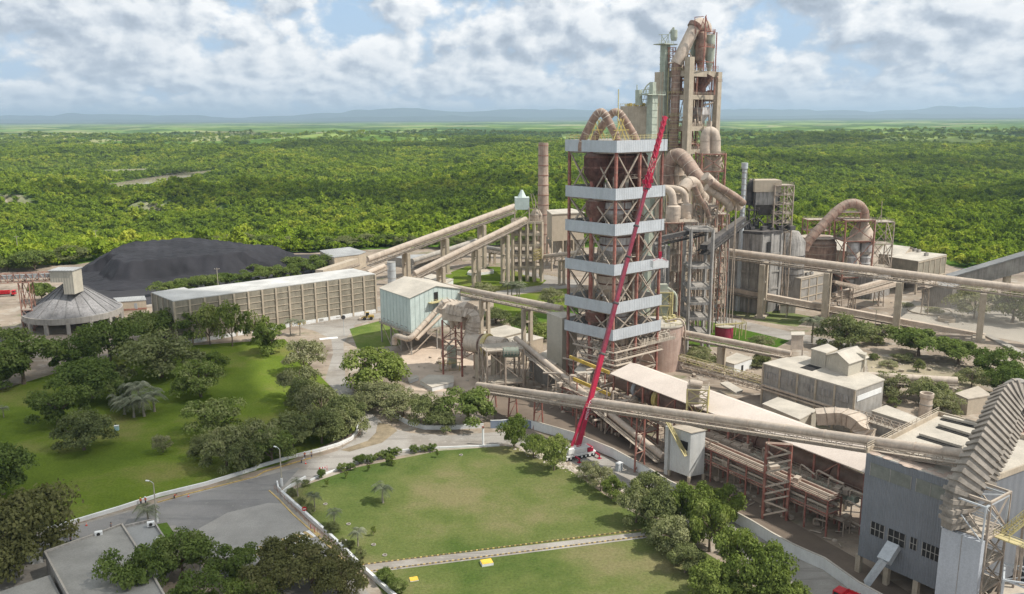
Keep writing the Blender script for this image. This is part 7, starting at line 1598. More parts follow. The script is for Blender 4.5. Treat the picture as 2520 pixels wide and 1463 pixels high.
wall('road_kerb', 'yellow painted kerb below the white wall of the left road', 'kerb', [zg(840, 975), zg(1000, 930), zg(1365, 838), zh(150, 700), zh(300, 655), zh(440, 615)], .2, .25, m_yel)
# path edging of little yellow and white blocks
def edging(a, b, n, lab):
    T = thing('path_edging', lab, 'path edging', a); ms = [MB(), MB()]; d = (b - a).normalized(); rz = math.atan2(d.y, d.x)
    for i in range(n): p = a.lerp(b, (i + .5) / n); ms[i % 2].box((p.x, p.y, .14), ((b - a).length / n * .7, .2, .22), rz)
    for k, mt in ((0, m_yel), (1, pmat('edging_dark', (.16, .12, .07), .9, .2, .5))): o = ms[k].build('edging_block', mt, T); o['kind'] = 'stuff'
edging(G(*zh(760, 1282)), G(1622, 1300), 110, 'yellow and dark block edging along the far side of the garden path')
edging(G(*zh(812, 1322)), G(1650, 1313), 110, 'yellow and dark block edging along the near side of the garden path')
# ---------------- buildings at bottom left
T, c = block('flat_building', 'broad flat concrete roof at the bottom left', 'building', [zg(240, 1248), zg(380, 1510), zg(900, 1520), zg(715, 1200), zg(650, 1100), zg(520, 1150)], 4.5, wall=m_grey, roofm=pmat('weathered_roof', (.27, .26, .235), .9, .2, .12, bump=.01), par=.25)
m = MB()
for a, b in zip(c, c[1:] + c[:1]): m.beam(a + Vector((0, 0, .4)), b + Vector((0, 0, .4)), .35, .5)
m.build('parapet', m_grey, T)
T, c = block('flat_building', 'narrower flat roof with faint stripes next to the broad one', 'building', [zg(668, 1113), zg(728, 1215), zg(830, 1400), zg(912, 1230), zg(815, 1080)], 4., wall=m_grey, roofm=pmat('striped_roof', (.27, .27, .26), .9, .1, .2, corr=aR, pitch=3.), par=.25)
m = MB(); m.beam(c[4] + Vector((0, 0, .5)), c[3] + Vector((0, 0, .5)), .3, .6); m.beam(c[0] + Vector((0, 0, .5)), c[4] + Vector((0, 0, .5)), .3, .6); m.build('parapet', m_conc2, T)
for i, (x, y, lab) in enumerate(((805, 1100, 'air conditioner at the upper end of the striped roof parapet'), (855, 1183, 'air conditioner half way down the striped roof edge'), (527, 1152, 'air conditioner at the far edge of the broad flat roof'))):
    p = G(*zg(x, y), 4.5); T2 = thing('air_conditioner', lab, 'air conditioner', p, 'rooftop air conditioners'); m = MB(); m.box(p + Vector((0, 0, .55)), (1.5, .8, 1.), .4); m.build('casing', m_white, T2, bevel=.05); m = MB(); m.tube([p + Vector((.16, -.42, .55)), p + Vector((.18, -.46, .55))], .36, 14); m.build('fan_grille', m_void, T2)
T, c = block('kiosk', 'small white corrugated kiosk with a slanting roof beside the left road', 'kiosk', [zg(160, 1236), zg(222, 1225), zg(205, 1195), zg(130, 1212)], 3., wall=m_wcladR, roofm=m_roofg)
block('flat_building', 'low concrete roof strip in the bottom left corner', 'building', [zg(-60, 1480), zg(-60, 1500), zg(330, 1500), zg(262, 1372)], 3, wall=m_grey, roofm=MATS['weathered_roof'])
T, c = block('porch', 'little white porch with a curved flat roof by the bottom trees', 'porch', [zg(1065, 1285), zg(1115, 1240), zg(1100, 1210), zg(1040, 1190), zg(1020, 1240)], 3., 2.5, m_white, m_conc, .2)
for pt in c[:4]: m = MB(); m.beam((pt.x, pt.y, 0), (pt.x, pt.y, 2.5), .3); m.build('post', m_white, T)
ground('yard_slab', [zg(-60, 1330), zg(240, 1265), zg(265, 1380), zg(-60, 1470)], m_conc, .03)
ground('garden_bed', [zg(835, 1090), zg(890, 1080), zg(930, 1140), zg(900, 1180), zg(860, 1150)], g_green, .05)
ground('pavement', [zg(850, 1080), zg(930, 1072), zg(990, 1110), zg(1000, 1140), zg(930, 1150), zg(890, 1100)], m_conc, .04)
# ================================================================ TREES AND PLANTS
LM = {'d': leafmat('dark_leaf', (.075, .115, .032), (.15, .195, .055), .34, .3, (.27, .30, .12)),
      'g': leafmat('dusty_leaf', (.12, .145, .06), (.21, .23, .10), .34, .3, (.34, .34, .19)),
      'l': leafmat('light_leaf', (.09, .13, .03), (.17, .22, .055), .3, .3, (.34, .36, .16)),
      'b': leafmat('bright_leaf', (.10, .14, .034), (.20, .245, .065), .34, .3, (.34, .36, .14)),
      'a': leafmat('grey_olive_leaf', (.15, .165, .08), (.26, .265, .14), .32, .3, (.38, .36, .23)),
      'o': leafmat('olive_leaf', (.10, .105, .04), (.17, .17, .07), .32, .3, (.27, .235, .12))}
LM['m'] = LM['b']; LM['s'] = LM['b']
barkm = pmat('bark', (.16, .12, .09), .95, .3, 2.)
def trunk_mesh(seed, slim=1.):
    r = random.Random(seed); m = MB(); m.tube([(0, 0, 0), (.02, .01, .25), (0, .03, .5), (.03, 0, .8)], [.055 * slim, .04 * slim, .03 * slim, .012], 7)
    for k in range(6):
        a = 2 * math.pi * k / 6 + r.uniform(-.3, .3); z = r.uniform(.2, .45); q = r.uniform(.35, .62); m.tube([(0, .01, z), (q * .5 * math.cos(a), q * .5 * math.sin(a), z + .22), (q * math.cos(a), q * math.sin(a), z + .36)], [.026 * slim, .018 * slim, .007], 5)
    o = m.build('trunk', barkm); me = o.data; bpy.data.objects.remove(o); return me
TRK = [trunk_mesh(i) for i in range(3)]; TRKS = [trunk_mesh(i + 9, .6) for i in range(2)]
CRN = {}
for t, (lob, n, size, wide, flat, low, spread) in {'d': (26, 8600, .036, 1., .8, .2, .78), 'g': (30, 8000, .034, 1., .75, .16, .8), 'l': (24, 6400, .036, 1., .62, .14, .78), 'b': (24, 7400, .036, 1., .75, .2, .76), 'a': (30, 5600, .033, 1., .66, .15, .84), 'o': (32, 9000, .034, 1., .8, .16, .78), 'm': (26, 7600, .036, 1., .75, .15, .76), 's': (14, 2200, .042, .9, .9, .2, .6)}.items():
    CRN[t] = [crown_mesh('crown', hash(t) % 7 + 31 * i + ord(t), lob, n, size, LM[t], wide, flat, low, spread) for i in range(3)]
trg = random.Random(77)
PROTO = {}
def tree_at(p, W_, H_, t, label, group=None, cat='tree', name=None):
    T = thing(name or {'d': 'broadleaf_tree', 'g': 'dusty_tree', 'l': 'light_green_tree', 'b': 'broadleaf_tree', 'a': 'grey_green_tree', 'o': 'olive_tree', 'm': 'broadleaf_tree', 's': 'slender_tree'}[t], label, cat, p, group)
    T.rotation_euler = (0, 0, trg.uniform(0, 6.28)); T.scale = (W_ / 2, W_ / 2, H_ / 1.22)
    for nm, me in (('trunk', trg.choice(TRKS if t in 'sa' else TRK)), ('crown', trg.choice(CRN[t]))):
        o = bpy.data.objects.new(nm, me); COL.objects.link(o); o.parent = T
    return T
def tree(x0, x1, yt, yb, t, label, group=None, cat='tree', name=None, lift=.22):
    cx = (x0 + x1) / 2; g = G(cx, yb); W_ = (x1 - x0) / ppm(g.y); g = G(cx, yb); q = Vector((g.x, g.y, 0)); dr = q.normalized(); c = q + dr * W_ * lift
    H_ = max(1.2, A(cx, yt, c.y).z - W_ * .02); return tree_at(c, W_ * 1.2, H_, t, label, group, cat, name)
TREES = [
 (-20, 140, 815, 955, 'd', 'big dark tree at the left edge below the conical roof'), (125, 240, 818, 915, 'd', 'dark tree directly in front of the conical roofed store'),
 (212, 335, 775, 895, 'd', 'dark spreading tree right of the conical roofed store'), (150, 312, 875, 990, 'd', 'broad dark tree left of the clump of palms'),
 (75, 215, 930, 1055, 'd', 'dark tree with low crown on the left park lawn'), (-60, 60, 880, 960, 'd', 'dark tree cut by the left edge beside the lawn'), (300, 410, 762, 855, 'd', 'dark tree at the near corner of the long hall'),
 (305, 492, 810, 940, 'g', 'wide dusty green tree in the middle of the park group'), (395, 500, 750, 850, 'd', 'dark tree in front of the left end of the long hall'),
 (240, 310, 880, 950, 'g', 'dusty tree between the two broad dark ones'), (142, 275, 1005, 1118, 'g', 'medium tree standing alone left of the small blue box'),
 (378, 425, 1062, 1118, 'a', 'small thin grey tree alone on the park lawn'), (435, 555, 872, 985, 'l', 'light green tree at the edge of the bright lawn strip'), (448, 588, 955, 1082, 'l', 'tallest light green tree beside the bright lawn strip'), (480, 560, 860, 925, 'l', 'small light green tree at the top of the lawn strip'),
 (475, 560, 738, 855, 's', 'slender feathery tree in front of the hall, leftmost'), (530, 615, 732, 858, 's', 'slender feathery tree in front of the hall, second'), (588, 672, 742, 850, 's', 'slender feathery tree in front of the hall, third'), (420, 500, 745, 835, 's', 'slender tree hiding the near corner of the hall'),
 (628, 712, 775, 875, 'l', 'light green bushy tree at the top of the park lawn'), (640, 700, 745, 800, 's', 'small feathery tree above the light bushy one'),
 (700, 800, 822, 925, 'a', 'grey olive tree at the top of the road side row'), (688, 790, 880, 990, 'a', 'grey olive tree, second in the road side row'), (735, 850, 925, 1040, 'a', 'grey olive tree, third in the road side row'), (795, 905, 960, 1070, 'g', 'dusty tree overhanging the road bend'),
 (700, 790, 925, 1020, 'g', 'dusty tree tucked behind the road side row'), (500, 620, 1030, 1165, 'g', 'leftmost dusty tree of the thick belt along the left road'), (590, 705, 1010, 1140, 'g', 'dusty tree in the thick belt, second from the left'), (665, 780, 1000, 1120, 'g', 'dusty tree in the middle of the thick belt'),
 (740, 845, 990, 1100, 'g', 'dusty tree in the thick belt, second from the right'), (810, 900, 985, 1080, 'g', 'dusty tree ending the thick belt at the road bend'), (620, 720, 1050, 1150, 'd', 'dark tree in front of the thick belt by the lamp post'), (545, 640, 1075, 1170, 'g', 'low dusty tree in front of the thick belt, left side'),
 (845, 1002, 845, 975, 'b', 'bright round tree in front of the mint building'), (880, 1000, 925, 1010, 'a', 'grey green tree right below the bright round one'), (935, 1050, 950, 1035, 'a', 'grey olive tree by the kerb below the pale yard'), (1010, 1105, 965, 1055, 'g', 'dusty tree inside the curved kerb, left one'), (1085, 1222, 950, 1055, 'd', 'dark tree inside the curved kerb, right one'), (1045, 1130, 1000, 1062, 'g', 'low dusty bush like tree inside the curved kerb'), (860, 930, 960, 1020, 'a', 'small grey tree overhanging the road below the round tree'),
 (1232, 1300, 1008, 1112, 'b', 'leftmost leafy tree of the lawn row by the crane'), (1280, 1345, 1062, 1132, 'b', 'second leafy tree of the lawn row by the crane'), (1325, 1402, 1058, 1165, 'b', 'third leafy tree of the lawn row, just left of the crane'),
 (1420, 1482, 1128, 1188, 'a', 'pale thin tree just right of the crane carrier'), (1445, 1510, 1140, 1215, 'a', 'second pale thin tree right of the crane carrier'), (1485, 1545, 1165, 1235, 'b', 'small tree where the lawn row thickens'),
 (1520, 1610, 1190, 1295, 'g', 'dark tree at the left end of the big lawn belt'), (1580, 1690, 1190, 1310, 'g', 'tree over the end of the garden path'), (1645, 1760, 1165, 1310, 'm', 'tall tree in the middle of the big lawn belt'), (1690, 1800, 1215, 1370, 'm', 'leafy tree behind the white wall in the big lawn belt'),
 (1600, 1720, 1270, 1375, 'g', 'dark low tree at the near side of the lawn belt'), (1745, 1870, 1290, 1440, 'b', 'bright leafy tree in the lower part of the lawn belt'), (1800, 1950, 1320, 1500, 'b', 'large bright tree at the bottom edge beside the road'), (1690, 1820, 1375, 1500, 'm', 'tree at the bottom edge left of the large bright one'),
 (640, 775, 1308, 1430, 'o', 'olive tree at the top of the bottom centre group'), (690, 850, 1330, 1470, 'o', 'large olive tree in the middle of the bottom centre group'), (780, 905, 1365, 1500, 'o', 'olive tree at the right of the bottom centre group'), (590, 720, 1370, 1510, 'o', 'olive tree at the bottom edge beneath the striped crossing'),
 (520, 640, 1338, 1440, 'd', 'dark tree just left of the striped crossing'), (378, 522, 1308, 1440, 'd', 'dark tree over the striped roof'), (250, 400, 1335, 1490, 'd', 'dark tree covering the corner of the broad roof'), (430, 560, 1400, 1530, 'd', 'dark tree at the bottom edge below the porch'), (545, 680, 1415, 1540, 'b', 'yellow green tree at the bottom edge of the centre group'),
 (-90, 60, 790, 900, 'd', 'dark tree at the left edge beside the second conical roof'), (330, 430, 820, 900, 'd', 'dark tree between the hall corner and the wide dusty tree'), (240, 330, 930, 1000, 'd', 'dark tree directly behind the palm clump'), (700, 780, 1010, 1090, 'g', 'dusty tree filling the middle of the road belt'), (470, 540, 1060, 1140, 'g', 'small dusty tree left of the thick road belt'),
 (1640, 1730, 1330, 1420, 'g', 'dark tree on the front lawn side of the big belt'), (1900, 2000, 1430, 1540, 'b', 'last tree of the belt at the bottom edge by the road'), (1580, 1660, 1240, 1330, 'g', 'shrubby tree at the right end of the garden path'), (1760, 1850, 1400, 1500, 'm', 'tree at the bottom edge in the middle of the belt'),
 (1550, 1640, 1150, 1240, 'g', 'tree leaning over the white wall above the path end'), (1730, 1830, 1180, 1290, 'b', 'bright tree behind the belt beside the white wall'), (1860, 1960, 1380, 1520, 'm', 'tree at the bottom edge nearest the front road'),
 (-70, 90, 1075, 1230, 'd', 'dark tree at the left edge beside the park lawn'), (-60, 168, 1165, 1400, 'o', 'huge olive tree at the left edge over the road'), (-110, 90, 1230, 1450, 'o', 'olive tree cut by the left edge near the kiosk'),
 (2010, 2130, 768, 865, 'g', 'wide dusty tree by the third tall conveyor pier'), (2190, 2330, 800, 885, 'd', 'dark tree between the third and fourth tall piers'), (2295, 2420, 830, 905, 'd', 'dark tree left of the fourth tall pier'), (2400, 2530, 850, 940, 'd', 'dark tree at the right edge under the sloping conveyor end'),
 (2340, 2450, 690, 790, 'a', 'dust covered tree behind the fourth tall pier'), (2430, 2550, 690, 800, 'g', 'dust covered tree at the right edge by the sloping gallery'), (2150, 2250, 900, 985, 'a', 'grey bush like tree behind the short pale conveyor'), (2235, 2330, 920, 1000, 'g', 'dusty tree above the short stout stack'), (2350, 2430, 895, 960, 'a', 'silvery leaved tree near the right edge'), (2430, 2530, 900, 990, 'd', 'dark tree behind the ribbed ducts at the right edge'), (2270, 2360, 955, 1030, 'a', 'grey dusty tree beside the short stout stack'), (2110, 2200, 790, 850, 'g', 'dusty tree left of the third tall pier'),
 (1695, 1750, 850, 884, 'g', 'dusty shrubby tree by the crimson tank conveyor'), (1840, 1910, 822, 862, 'a', 'thin grey tree right of the crimson tank'), (1690, 1750, 868, 905, 'a', 'grey tree beneath the fourth conveyor'), (1850, 1900, 850, 905, 'g', 'small tree beside the white hut'),
 (1150, 1222, 690, 738, 'a', 'grey tree on the green lawn behind the level conveyor'), (1250, 1330, 765, 830, 'g', 'tree beneath the level conveyor left of the beige block'), (1290, 1370, 790, 840, 'b', 'green tree beside the beige clad block'), (1180, 1260, 755, 800, 'g', 'low tree under the level conveyor'),
 (1330, 1392, 700, 760, 'a', 'small tree left of the banded tower by the back road'),
 (40, 130, 610, 668, 'd', 'dark tree left of the coal heap near the belt gallery'), (-20, 60, 620, 670, 'd', 'dark tree at the left edge above the belt gallery'), (70, 140, 690, 745, 'd', 'dark tree behind the lattice trestle'), (130, 215, 600, 650, 'g', 'dusty tree left of the coal heap by a pole')]
for a in TREES: tree(*a)
ORD = ['first', 'second', 'third', 'fourth', 'fifth', 'sixth', 'seventh', 'eighth', 'ninth', 'tenth', 'eleventh', 'twelfth', 'thirteenth', 'fourteenth', 'fifteenth', 'sixteenth', 'seventeenth', 'eighteenth']
row = [(372, 440, 690, 730), (425, 490, 680, 722), (475, 540, 672, 716), (525, 590, 668, 708), (575, 640, 662, 702), (625, 690, 652, 694), (670, 735, 645, 688), (715, 780, 640, 680), (755, 825, 620, 672), (790, 835, 640, 664), (600, 660, 645, 672), (680, 750, 628, 660)]
for i, (x0, x1, yt, yb) in enumerate(row): tree(x0, x1, yt, yb, 'd', ORD[i] + ' dark tree, counted from the left, in the row behind the long hall', 'row of dark trees behind the long hall')
for i in range(18):
    x = 470 + i * 50; yy = 606 - 4 * math.sin(i * .9); tree(x, x + 62, yy - 30, yy + 4, 'g' if i % 3 else 'd', ORD[i] + ' tree, counted from the left, at the forest edge behind the works', 'trees at the forest edge')
# bushes, clipped round
def bush(x, y, r, label, t='d', group='clipped bushes round the main lawn'):
    p = G(x, y); return tree_at(p, r * 2, r * 1.5, t, label, group, 'bush', 'clipped_bush')
bs = [(505, 735, 1.5), (640, 695, 1.6), (690, 690, 1.4), (750, 650, 1.9), (815, 640, 1.6), (860, 625, 1.5), (900, 612, 1.6), (945, 600, 1.7), (980, 592, 1.5), (1090, 578, 1.6), (1150, 572, 1.4), (1200, 570, 1.6)]
for i, (x, y, r) in enumerate(bs): bush(*zh(x, y), r, ORD[i] + ' round bush, from the left, along the top edge of the main lawn')
bs = [(408, 790, 1.3), (325, 850, 1.5), (382, 905, 1.4), (435, 955, 1.6), (575, 1085, 2.), (640, 1160, 1.2), (680, 1182, 1.5), (755, 1235, 1.7)]
for i, (x, y, r) in enumerate(bs): bush(*zh(x, y), r, ORD[i] + ' round bush, from the top, beside the left wall of the main lawn', 'g')
for i, (x, y, r) in enumerate(((915, 1395, 2.2), (990, 1450, 2.1))): bush(*zh(x, y), r, ['left', 'right'][i] + ' one of two big round bushes on the front lawn', 'd', 'bushes on the front lawn')
# palms
palm_l = leafmat('palm_leaf', (.10, .12, .07), (.19, .205, .14), .2, .3, (.30, .30, .22))
def palm_mesh(seed, n=15):
    r = random.Random(seed); m = MB()
    for k in range(n):
        a = 2 * math.pi * k / n + r.uniform(-.2, .2); up = r.uniform(.1, 1.); P = [Vector((0, 0, 0))]; d = Vector((math.cos(a), math.sin(a), 0)); s = Vector((-d.y, d.x, 0)); L_ = r.uniform(.85, 1.1)
        pts = [d * (L_ * t) + Vector((0, 0, up * .55 * math.sin(math.pi * min(1, t * .75)) - .75 * t * t * (1.15 - up * .6))) for t in [i / 8 for i in range(9)]]
        m.tube(pts, [.012] * 9, 3)
        for i in range(1, 9):
            for j in (0, .5):
                p = pts[i - 1].lerp(pts[i], j); w = .30 * math.sin(math.pi * min(1, (i + j) / 9.3)) + .05
                for sg in (-1, 1): e = p + s * sg * w + Vector((0, 0, -w * .45)) + d * w * .3; m.add([p, p + d * .055, e + d * .02, e], [(0, 1, 2, 3)])
    o = m.build('fronds', palm_l); me = o.data; bpy.data.objects.remove(o); return me
PM = [palm_mesh(i) for i in range(3)]
m = MB(); m.tube([(0, 0, 0), (.02, 0, .4), (0, 0, 1)], [.05, .035, .028], 8); o = m.build('trunk', pmat('palm_bark', (.30, .26, .21), .9, .2, 1.5)); PT = o.data; bpy.data.objects.remove(o)
def palm(x, y, H_, Rr, label, group=None):
    p = G(x, y); T = thing('palm_tree', label, 'palm tree', p, group); T.rotation_euler = (0, 0, trg.uniform(0, 6))
    o = bpy.data.objects.new('trunk', PT); COL.objects.link(o); o.parent = T; o.scale = (5 * Rr / 2.6, 5 * Rr / 2.6, H_)
    o = bpy.data.objects.new('fronds', trg.choice(PM)); COL.objects.link(o); o.parent = T; o.location = (0, 0, H_); o.scale = (Rr, Rr, Rr * .9)
palm(*zh(893, 893), 3.9, 2.9, 'lone drooping palm in the middle of the main lawn')
for i, (x, y, h, r) in enumerate(((362, 853, 3.9, 1.8), (466, 945, 3.9, 2.), (590, 1045, 3.6, 1.9), (737, 1180, 4., 2.))): palm(*zh(x, y), h, r, ORD[i] + ' palm, from the top, along the left side of the main lawn', 'palms beside the main lawn')
for i, (x, y, h, r) in enumerate(((665, 505, 4., 4.4), (715, 520, 5., 4.6), (770, 515, 5.8, 4.6), (825, 490, 6., 4.4), (640, 470, 3.6, 4.), (745, 470, 7., 4.6), (700, 450, 6, 4.4))): palm(*zg(x, y), h, r, ORD[i] + ' palm, counted from the front left, in the grey palm clump on the park lawn', 'palm clump on the park lawn')
palm(*zg(790, 1090), 3.6, 3.0, 'large palm beside the lamp post at the left road'); palm(*zg(20, 520), 3., 2., 'small palm alone at the left edge of the park lawn')
palm(*zd(370, 1165), 6, 3., 'left of two tall palms in front of the long hall', 'palms before the hall'); palm(*zd(440, 1170), 6, 3., 'right of two tall palms in front of the long hall', 'palms before the hall')
for i, (x, y) in enumerate(((1080, 890), (1110, 900), (1150, 890), (1165, 905))): palm(*ze(x, y), 7, 4.2, ORD[i] + ' palm from the left in the bushy palm group below the back lawn', 'palm group below the back lawn')
palm(*ze(1050, 765), 4.5, 2., 'young palm on the green lawn under the conveyor piers'); palm(*zf(380, 1340), 9, 5.5, 'big grey palm by the second tall conveyor pier')
# saplings on the lawn with rings
for i, (x, y, lab) in enumerate(((543, 795, 'thin sapling near the top left corner of the main lawn'), (665, 740, 'thin sapling below the second bush of the top row'), (805, 697, 'thin sapling below the middle of the bush row'), (945, 655, 'bushy sapling on the lawn right of the bush row'), (835, 1100, 'tiny sapling above a concrete ring'), (1232, 612, 'thin sapling near the top right of the main lawn'))):
    tree_at(G(*zh(x, y)), 1.8 if i != 3 else 3.2, 2.6 if i != 3 else 3.4, 's' if i != 3 else 'b', lab, None, 'sapling', 'sapling')
for i, (x, y) in enumerate(((533, 903), (678, 1028), (834, 1157), (904, 1222), (1380, 596), (995, 1300))):
    p = G(*zh(x, y)); T = thing('concrete_ring', ['concrete ring, topmost on the left part of the main lawn', 'concrete ring, second from the top on the left of the lawn', 'concrete ring, third from the top on the left of the lawn', 'concrete ring nearest the garden path', 'concrete ring alone near the top right of the main lawn', 'concrete ring on the front lawn below the path'][i], 'concrete ring', p, 'rings on the lawns')
    m = MB(); m.lathe(p, [(.5, 0), (.5, .22), (.34, .22), (.34, .06)], 18, caps=False); m.build('rim', m_grey, T); m = MB(); m.lathe(p, [(.34, .05), (.02, .1)], 14, caps=False); m.build('soil', m_dark, T)
# ================================================================ SMALL THINGS
m_pole = pmat('concrete_pole', (.42, .38, .30), .8, .15, .8)
def lamp(p, H_, arm, label, ang=0., base=True, group='street lamps'):
    p = Vector(p); T = thing('street_lamp', label, 'street lamp', p, group); d = Vector((math.cos(ang), math.sin(ang), 0))
    m = MB(); m.tube([p, p + Vector((0, 0, H_ * .55)), p + Vector((0, 0, H_))], [.2, .15, .11], 10); m.build('pole', m_pole, T, smooth=True)
    m = MB(); m.tube([p + Vector((0, 0, H_ - .1)), p + d * arm * .5 + Vector((0, 0, H_ + .35)), p + d * arm + Vector((0, 0, H_ + .45))], .06, 7); la_ = m.build('arm', m_galv, T)
    e = p + d * (arm + .3) + Vector((0, 0, H_ + .42)); m = MB(); m.box(e, (.9, .35, .2), ang); m.build('lamp_head', m_white, la_, bevel=.04)
    if base: m = MB(); m.lathe(p, [(.33, 0), (.33, 2.1), (.24, 2.25)], 12); m.build('base', m_white, T)
lamp(G(*zg(838, 1080)), 9.6, 1.2, 'lamp post beside the large palm on the left road', 2.9); lamp(G(*zh(262, 790)), 9.8, 1.2, 'lamp post at the corner of the main lawn and car park', 2.6)
lamp(G(*zb(1360, 1110)), 9., 2.2, 'curved lamp post on the grass right of the tall open concrete frame', .6, False); lamp(G(*zf(840, 1240)), 8.5, 2.2, 'lamp post under the long conveyor near the wide dusty tree', 2.6, False); lamp(G(*ze(1160, 690)), 11, 2., 'lamp post in front of the transfer tower', .5, False)
def pole(p, H_, label):
    p = Vector(p); T = thing('utility_pole', label, 'utility pole', p); m = MB(); m.tube([p, p + Vector((0, 0, H_))], [.22, .14], 8); m.build('pole', m_pole, T); m = MB(); m.box(p + Vector((0, 0, H_ - .6)), (2.6, .14, .16), .2); m.build('crossarm', m_beam, T); m = MB(); [m.lathe(p + Vector((dx, dx * .2, H_ - .5)), [(.09, 0), (.09, .3)], 6) for dx in (-1.1, 0, 1.1)]; m.build('insulator', m_white, T)
pole(G(*zc(140, 735)), 16, 'utility pole among the trees left of the coal heap'); pole(G(*zc(712, 660)), 14, 'utility pole behind the upper left of the coal heap'); pole(G(*zc(1602, 1000)), 15, 'utility pole behind the flat roof of the long hall')
def cone(p, label):
    T = thing('traffic_cone', label, 'traffic cone', p, 'cones on the left road'); m = MB(); m.lathe(p, [(.24, .06), (.2, .1), (.05, .75)], 12); m.build('cone', pmat('cone_orange', (.75, .08, .04), .5, .05, 1), T); m = MB(); m.box(p + Vector((0, 0, .03)), (.5, .5, .06)); m.build('base', m_tyre, T); m = MB(); m.lathe(p + Vector((0, 0, .38)), [(.145, 0), (.11, .16)], 12); m.build('stripe', m_white, T)
cone(G(*zg(461, 1098)), 'orange cone on the left road near the huge olive tree'); cone(G(*zg(1005, 944)), 'orange cone by the workman bending at the kerb'); cone(G(*zh(410, 650)), 'orange cone beside the group of workmen on the road')
def barrier(p, ang, label):
    T = thing('road_barrier', label, 'barrier', p, 'red and white barriers'); d = Vector((math.cos(ang), math.sin(ang), 0)); red = pmat('sign_red', (.5, .02, .02), .5, .05, 1)
    for s in (-1, 1): m = MB(); m.beam(p + d * s, p + d * s + Vector((0, 0, 1.3)), .1); m.build('post', red, T)
    m = MB(); m.cur = 0
    for k in range(6): m.cur = k % 2; a = p + d * (-1 + k / 3) + Vector((0, 0, .95)); m.beam(a, a + d / 3, .06, .3)
    m.build('board', [red, m_white], T)
barrier(G(*zh(520, 695)), .5, 'red and white barrier at the kerb by the first bush'); barrier(G(*zh(455, 1070)), -.9, 'red barrier on the pavement beside the left lawn wall')
p = G(*zh(404, 985)); T = thing('no_entry_sign', 'round red no entry sign on the left lawn wall', 'sign', p); m = MB(); m.beam(p, p + Vector((0, 0, 2.3)), .08); m.build('post', m_galv, T)
vd = Vector((-p.x, -p.y, 0)).normalized(); q = p + Vector((0, 0, 2.2)) + vd * .07; m = MB(); m.tube([q, q + vd * .05], .55, 24); m.build('disc', MATS['sign_red'], T); sd = Vector((-vd.y, vd.x, 0)); m = MB(); m.beam(q - sd * .38 + vd * .08, q + sd * .38 + vd * .08, .05, .2); m.build('bar', m_white, T)
p = G(*zd(762, 1170)); T = thing('road_sign', 'dark round road sign on a pole at the junction by the hall', 'sign', p); m = MB(); m.beam(p, p + Vector((0, 0, 8)), .14); m.build('post', m_galv, T); vd = Vector((-p.x, -p.y, 0)).normalized(); q = p + Vector((0, 0, 8)) + vd * .1; m = MB(); m.tube([q, q + vd * .06], .9, 20); m.build('disc', m_black, T)
p = G(*zh(1518, 530)); T = thing('gate_post', 'thin white gate post with a red top across the front road', 'post', p); m = MB(); m.beam(p, p + Vector((0, 0, 5.)), .45); m.build('post', m_white, T); m = MB(); m.box(p + Vector((0, 0, 5.3)), (.7, .7, .6)); m.build('cap', m_rust, T)
for i, (x, y, w, l, h, lab) in enumerate(((1540, 1275, 2.4, 1.9, .55, 'white box with a yellow lid on the front lawn'), (1085, 1372, 1.7, 1.5, .12, 'flat yellow cover lying on the front lawn'))):
    p = G(*zh(x, y)); T = thing('utility_box', lab, 'utility box', p); m = MB(); m.box(p + Vector((0, 0, h / 2)), (w, l, h), .3); m.build('box', m_white, T); m = MB(); m.box(p + Vector((0, 0, h + .05)), (w * .97, l * .97, .1), .3); m.build('lid', pmat('lid_yellow', (.72, .46, .06), .6, .15, .6), T, bevel=.02)
p = G(*zg(623, 590)); T = thing('utility_box', 'small pale blue box standing on the park lawn', 'utility box', p); m = MB(); m.box(p + Vector((0, 0, .75)), (1.2, .9, 1.4), .2); m.build('cabinet', pmat('pale_blue_box', (.35, .52, .55), .6, .1, .5), T, bevel=.04); m = MB(); m.box(p + Vector((0, 0, 1.48)), (1.3, 1., .1), .2); m.build('lid', m_white, T)
p = G(*zh(645, 1135)); T = thing('ground_cover', 'pale square slab by the left lawn wall', 'cover', p); m = MB(); m.box(p + Vector((0, 0, .06)), (1.6, 1.3, .12), .5); m.build('slab', m_grey, T); m = MB(); m.beam(p + Vector((-.2, 0, .15)), p + Vector((.2, 0, .15)), .05); m.build('handle', m_black, T)
p = G(*zi(1130, 1225)); T = thing('utility_box', 'grey electric cabinet against the long white wall', 'utility box', p); m = MB(); m.box(p + Vector((0, 0, 1.)), (1.7, 1.2, 2.), .7); m.build('cabinet', m_galv, T, bevel=.05); m = MB(); m.box(p + Vector((0, 0, 2.05)), (1.9, 1.4, .1), .7); m.build('lid', m_white, T)
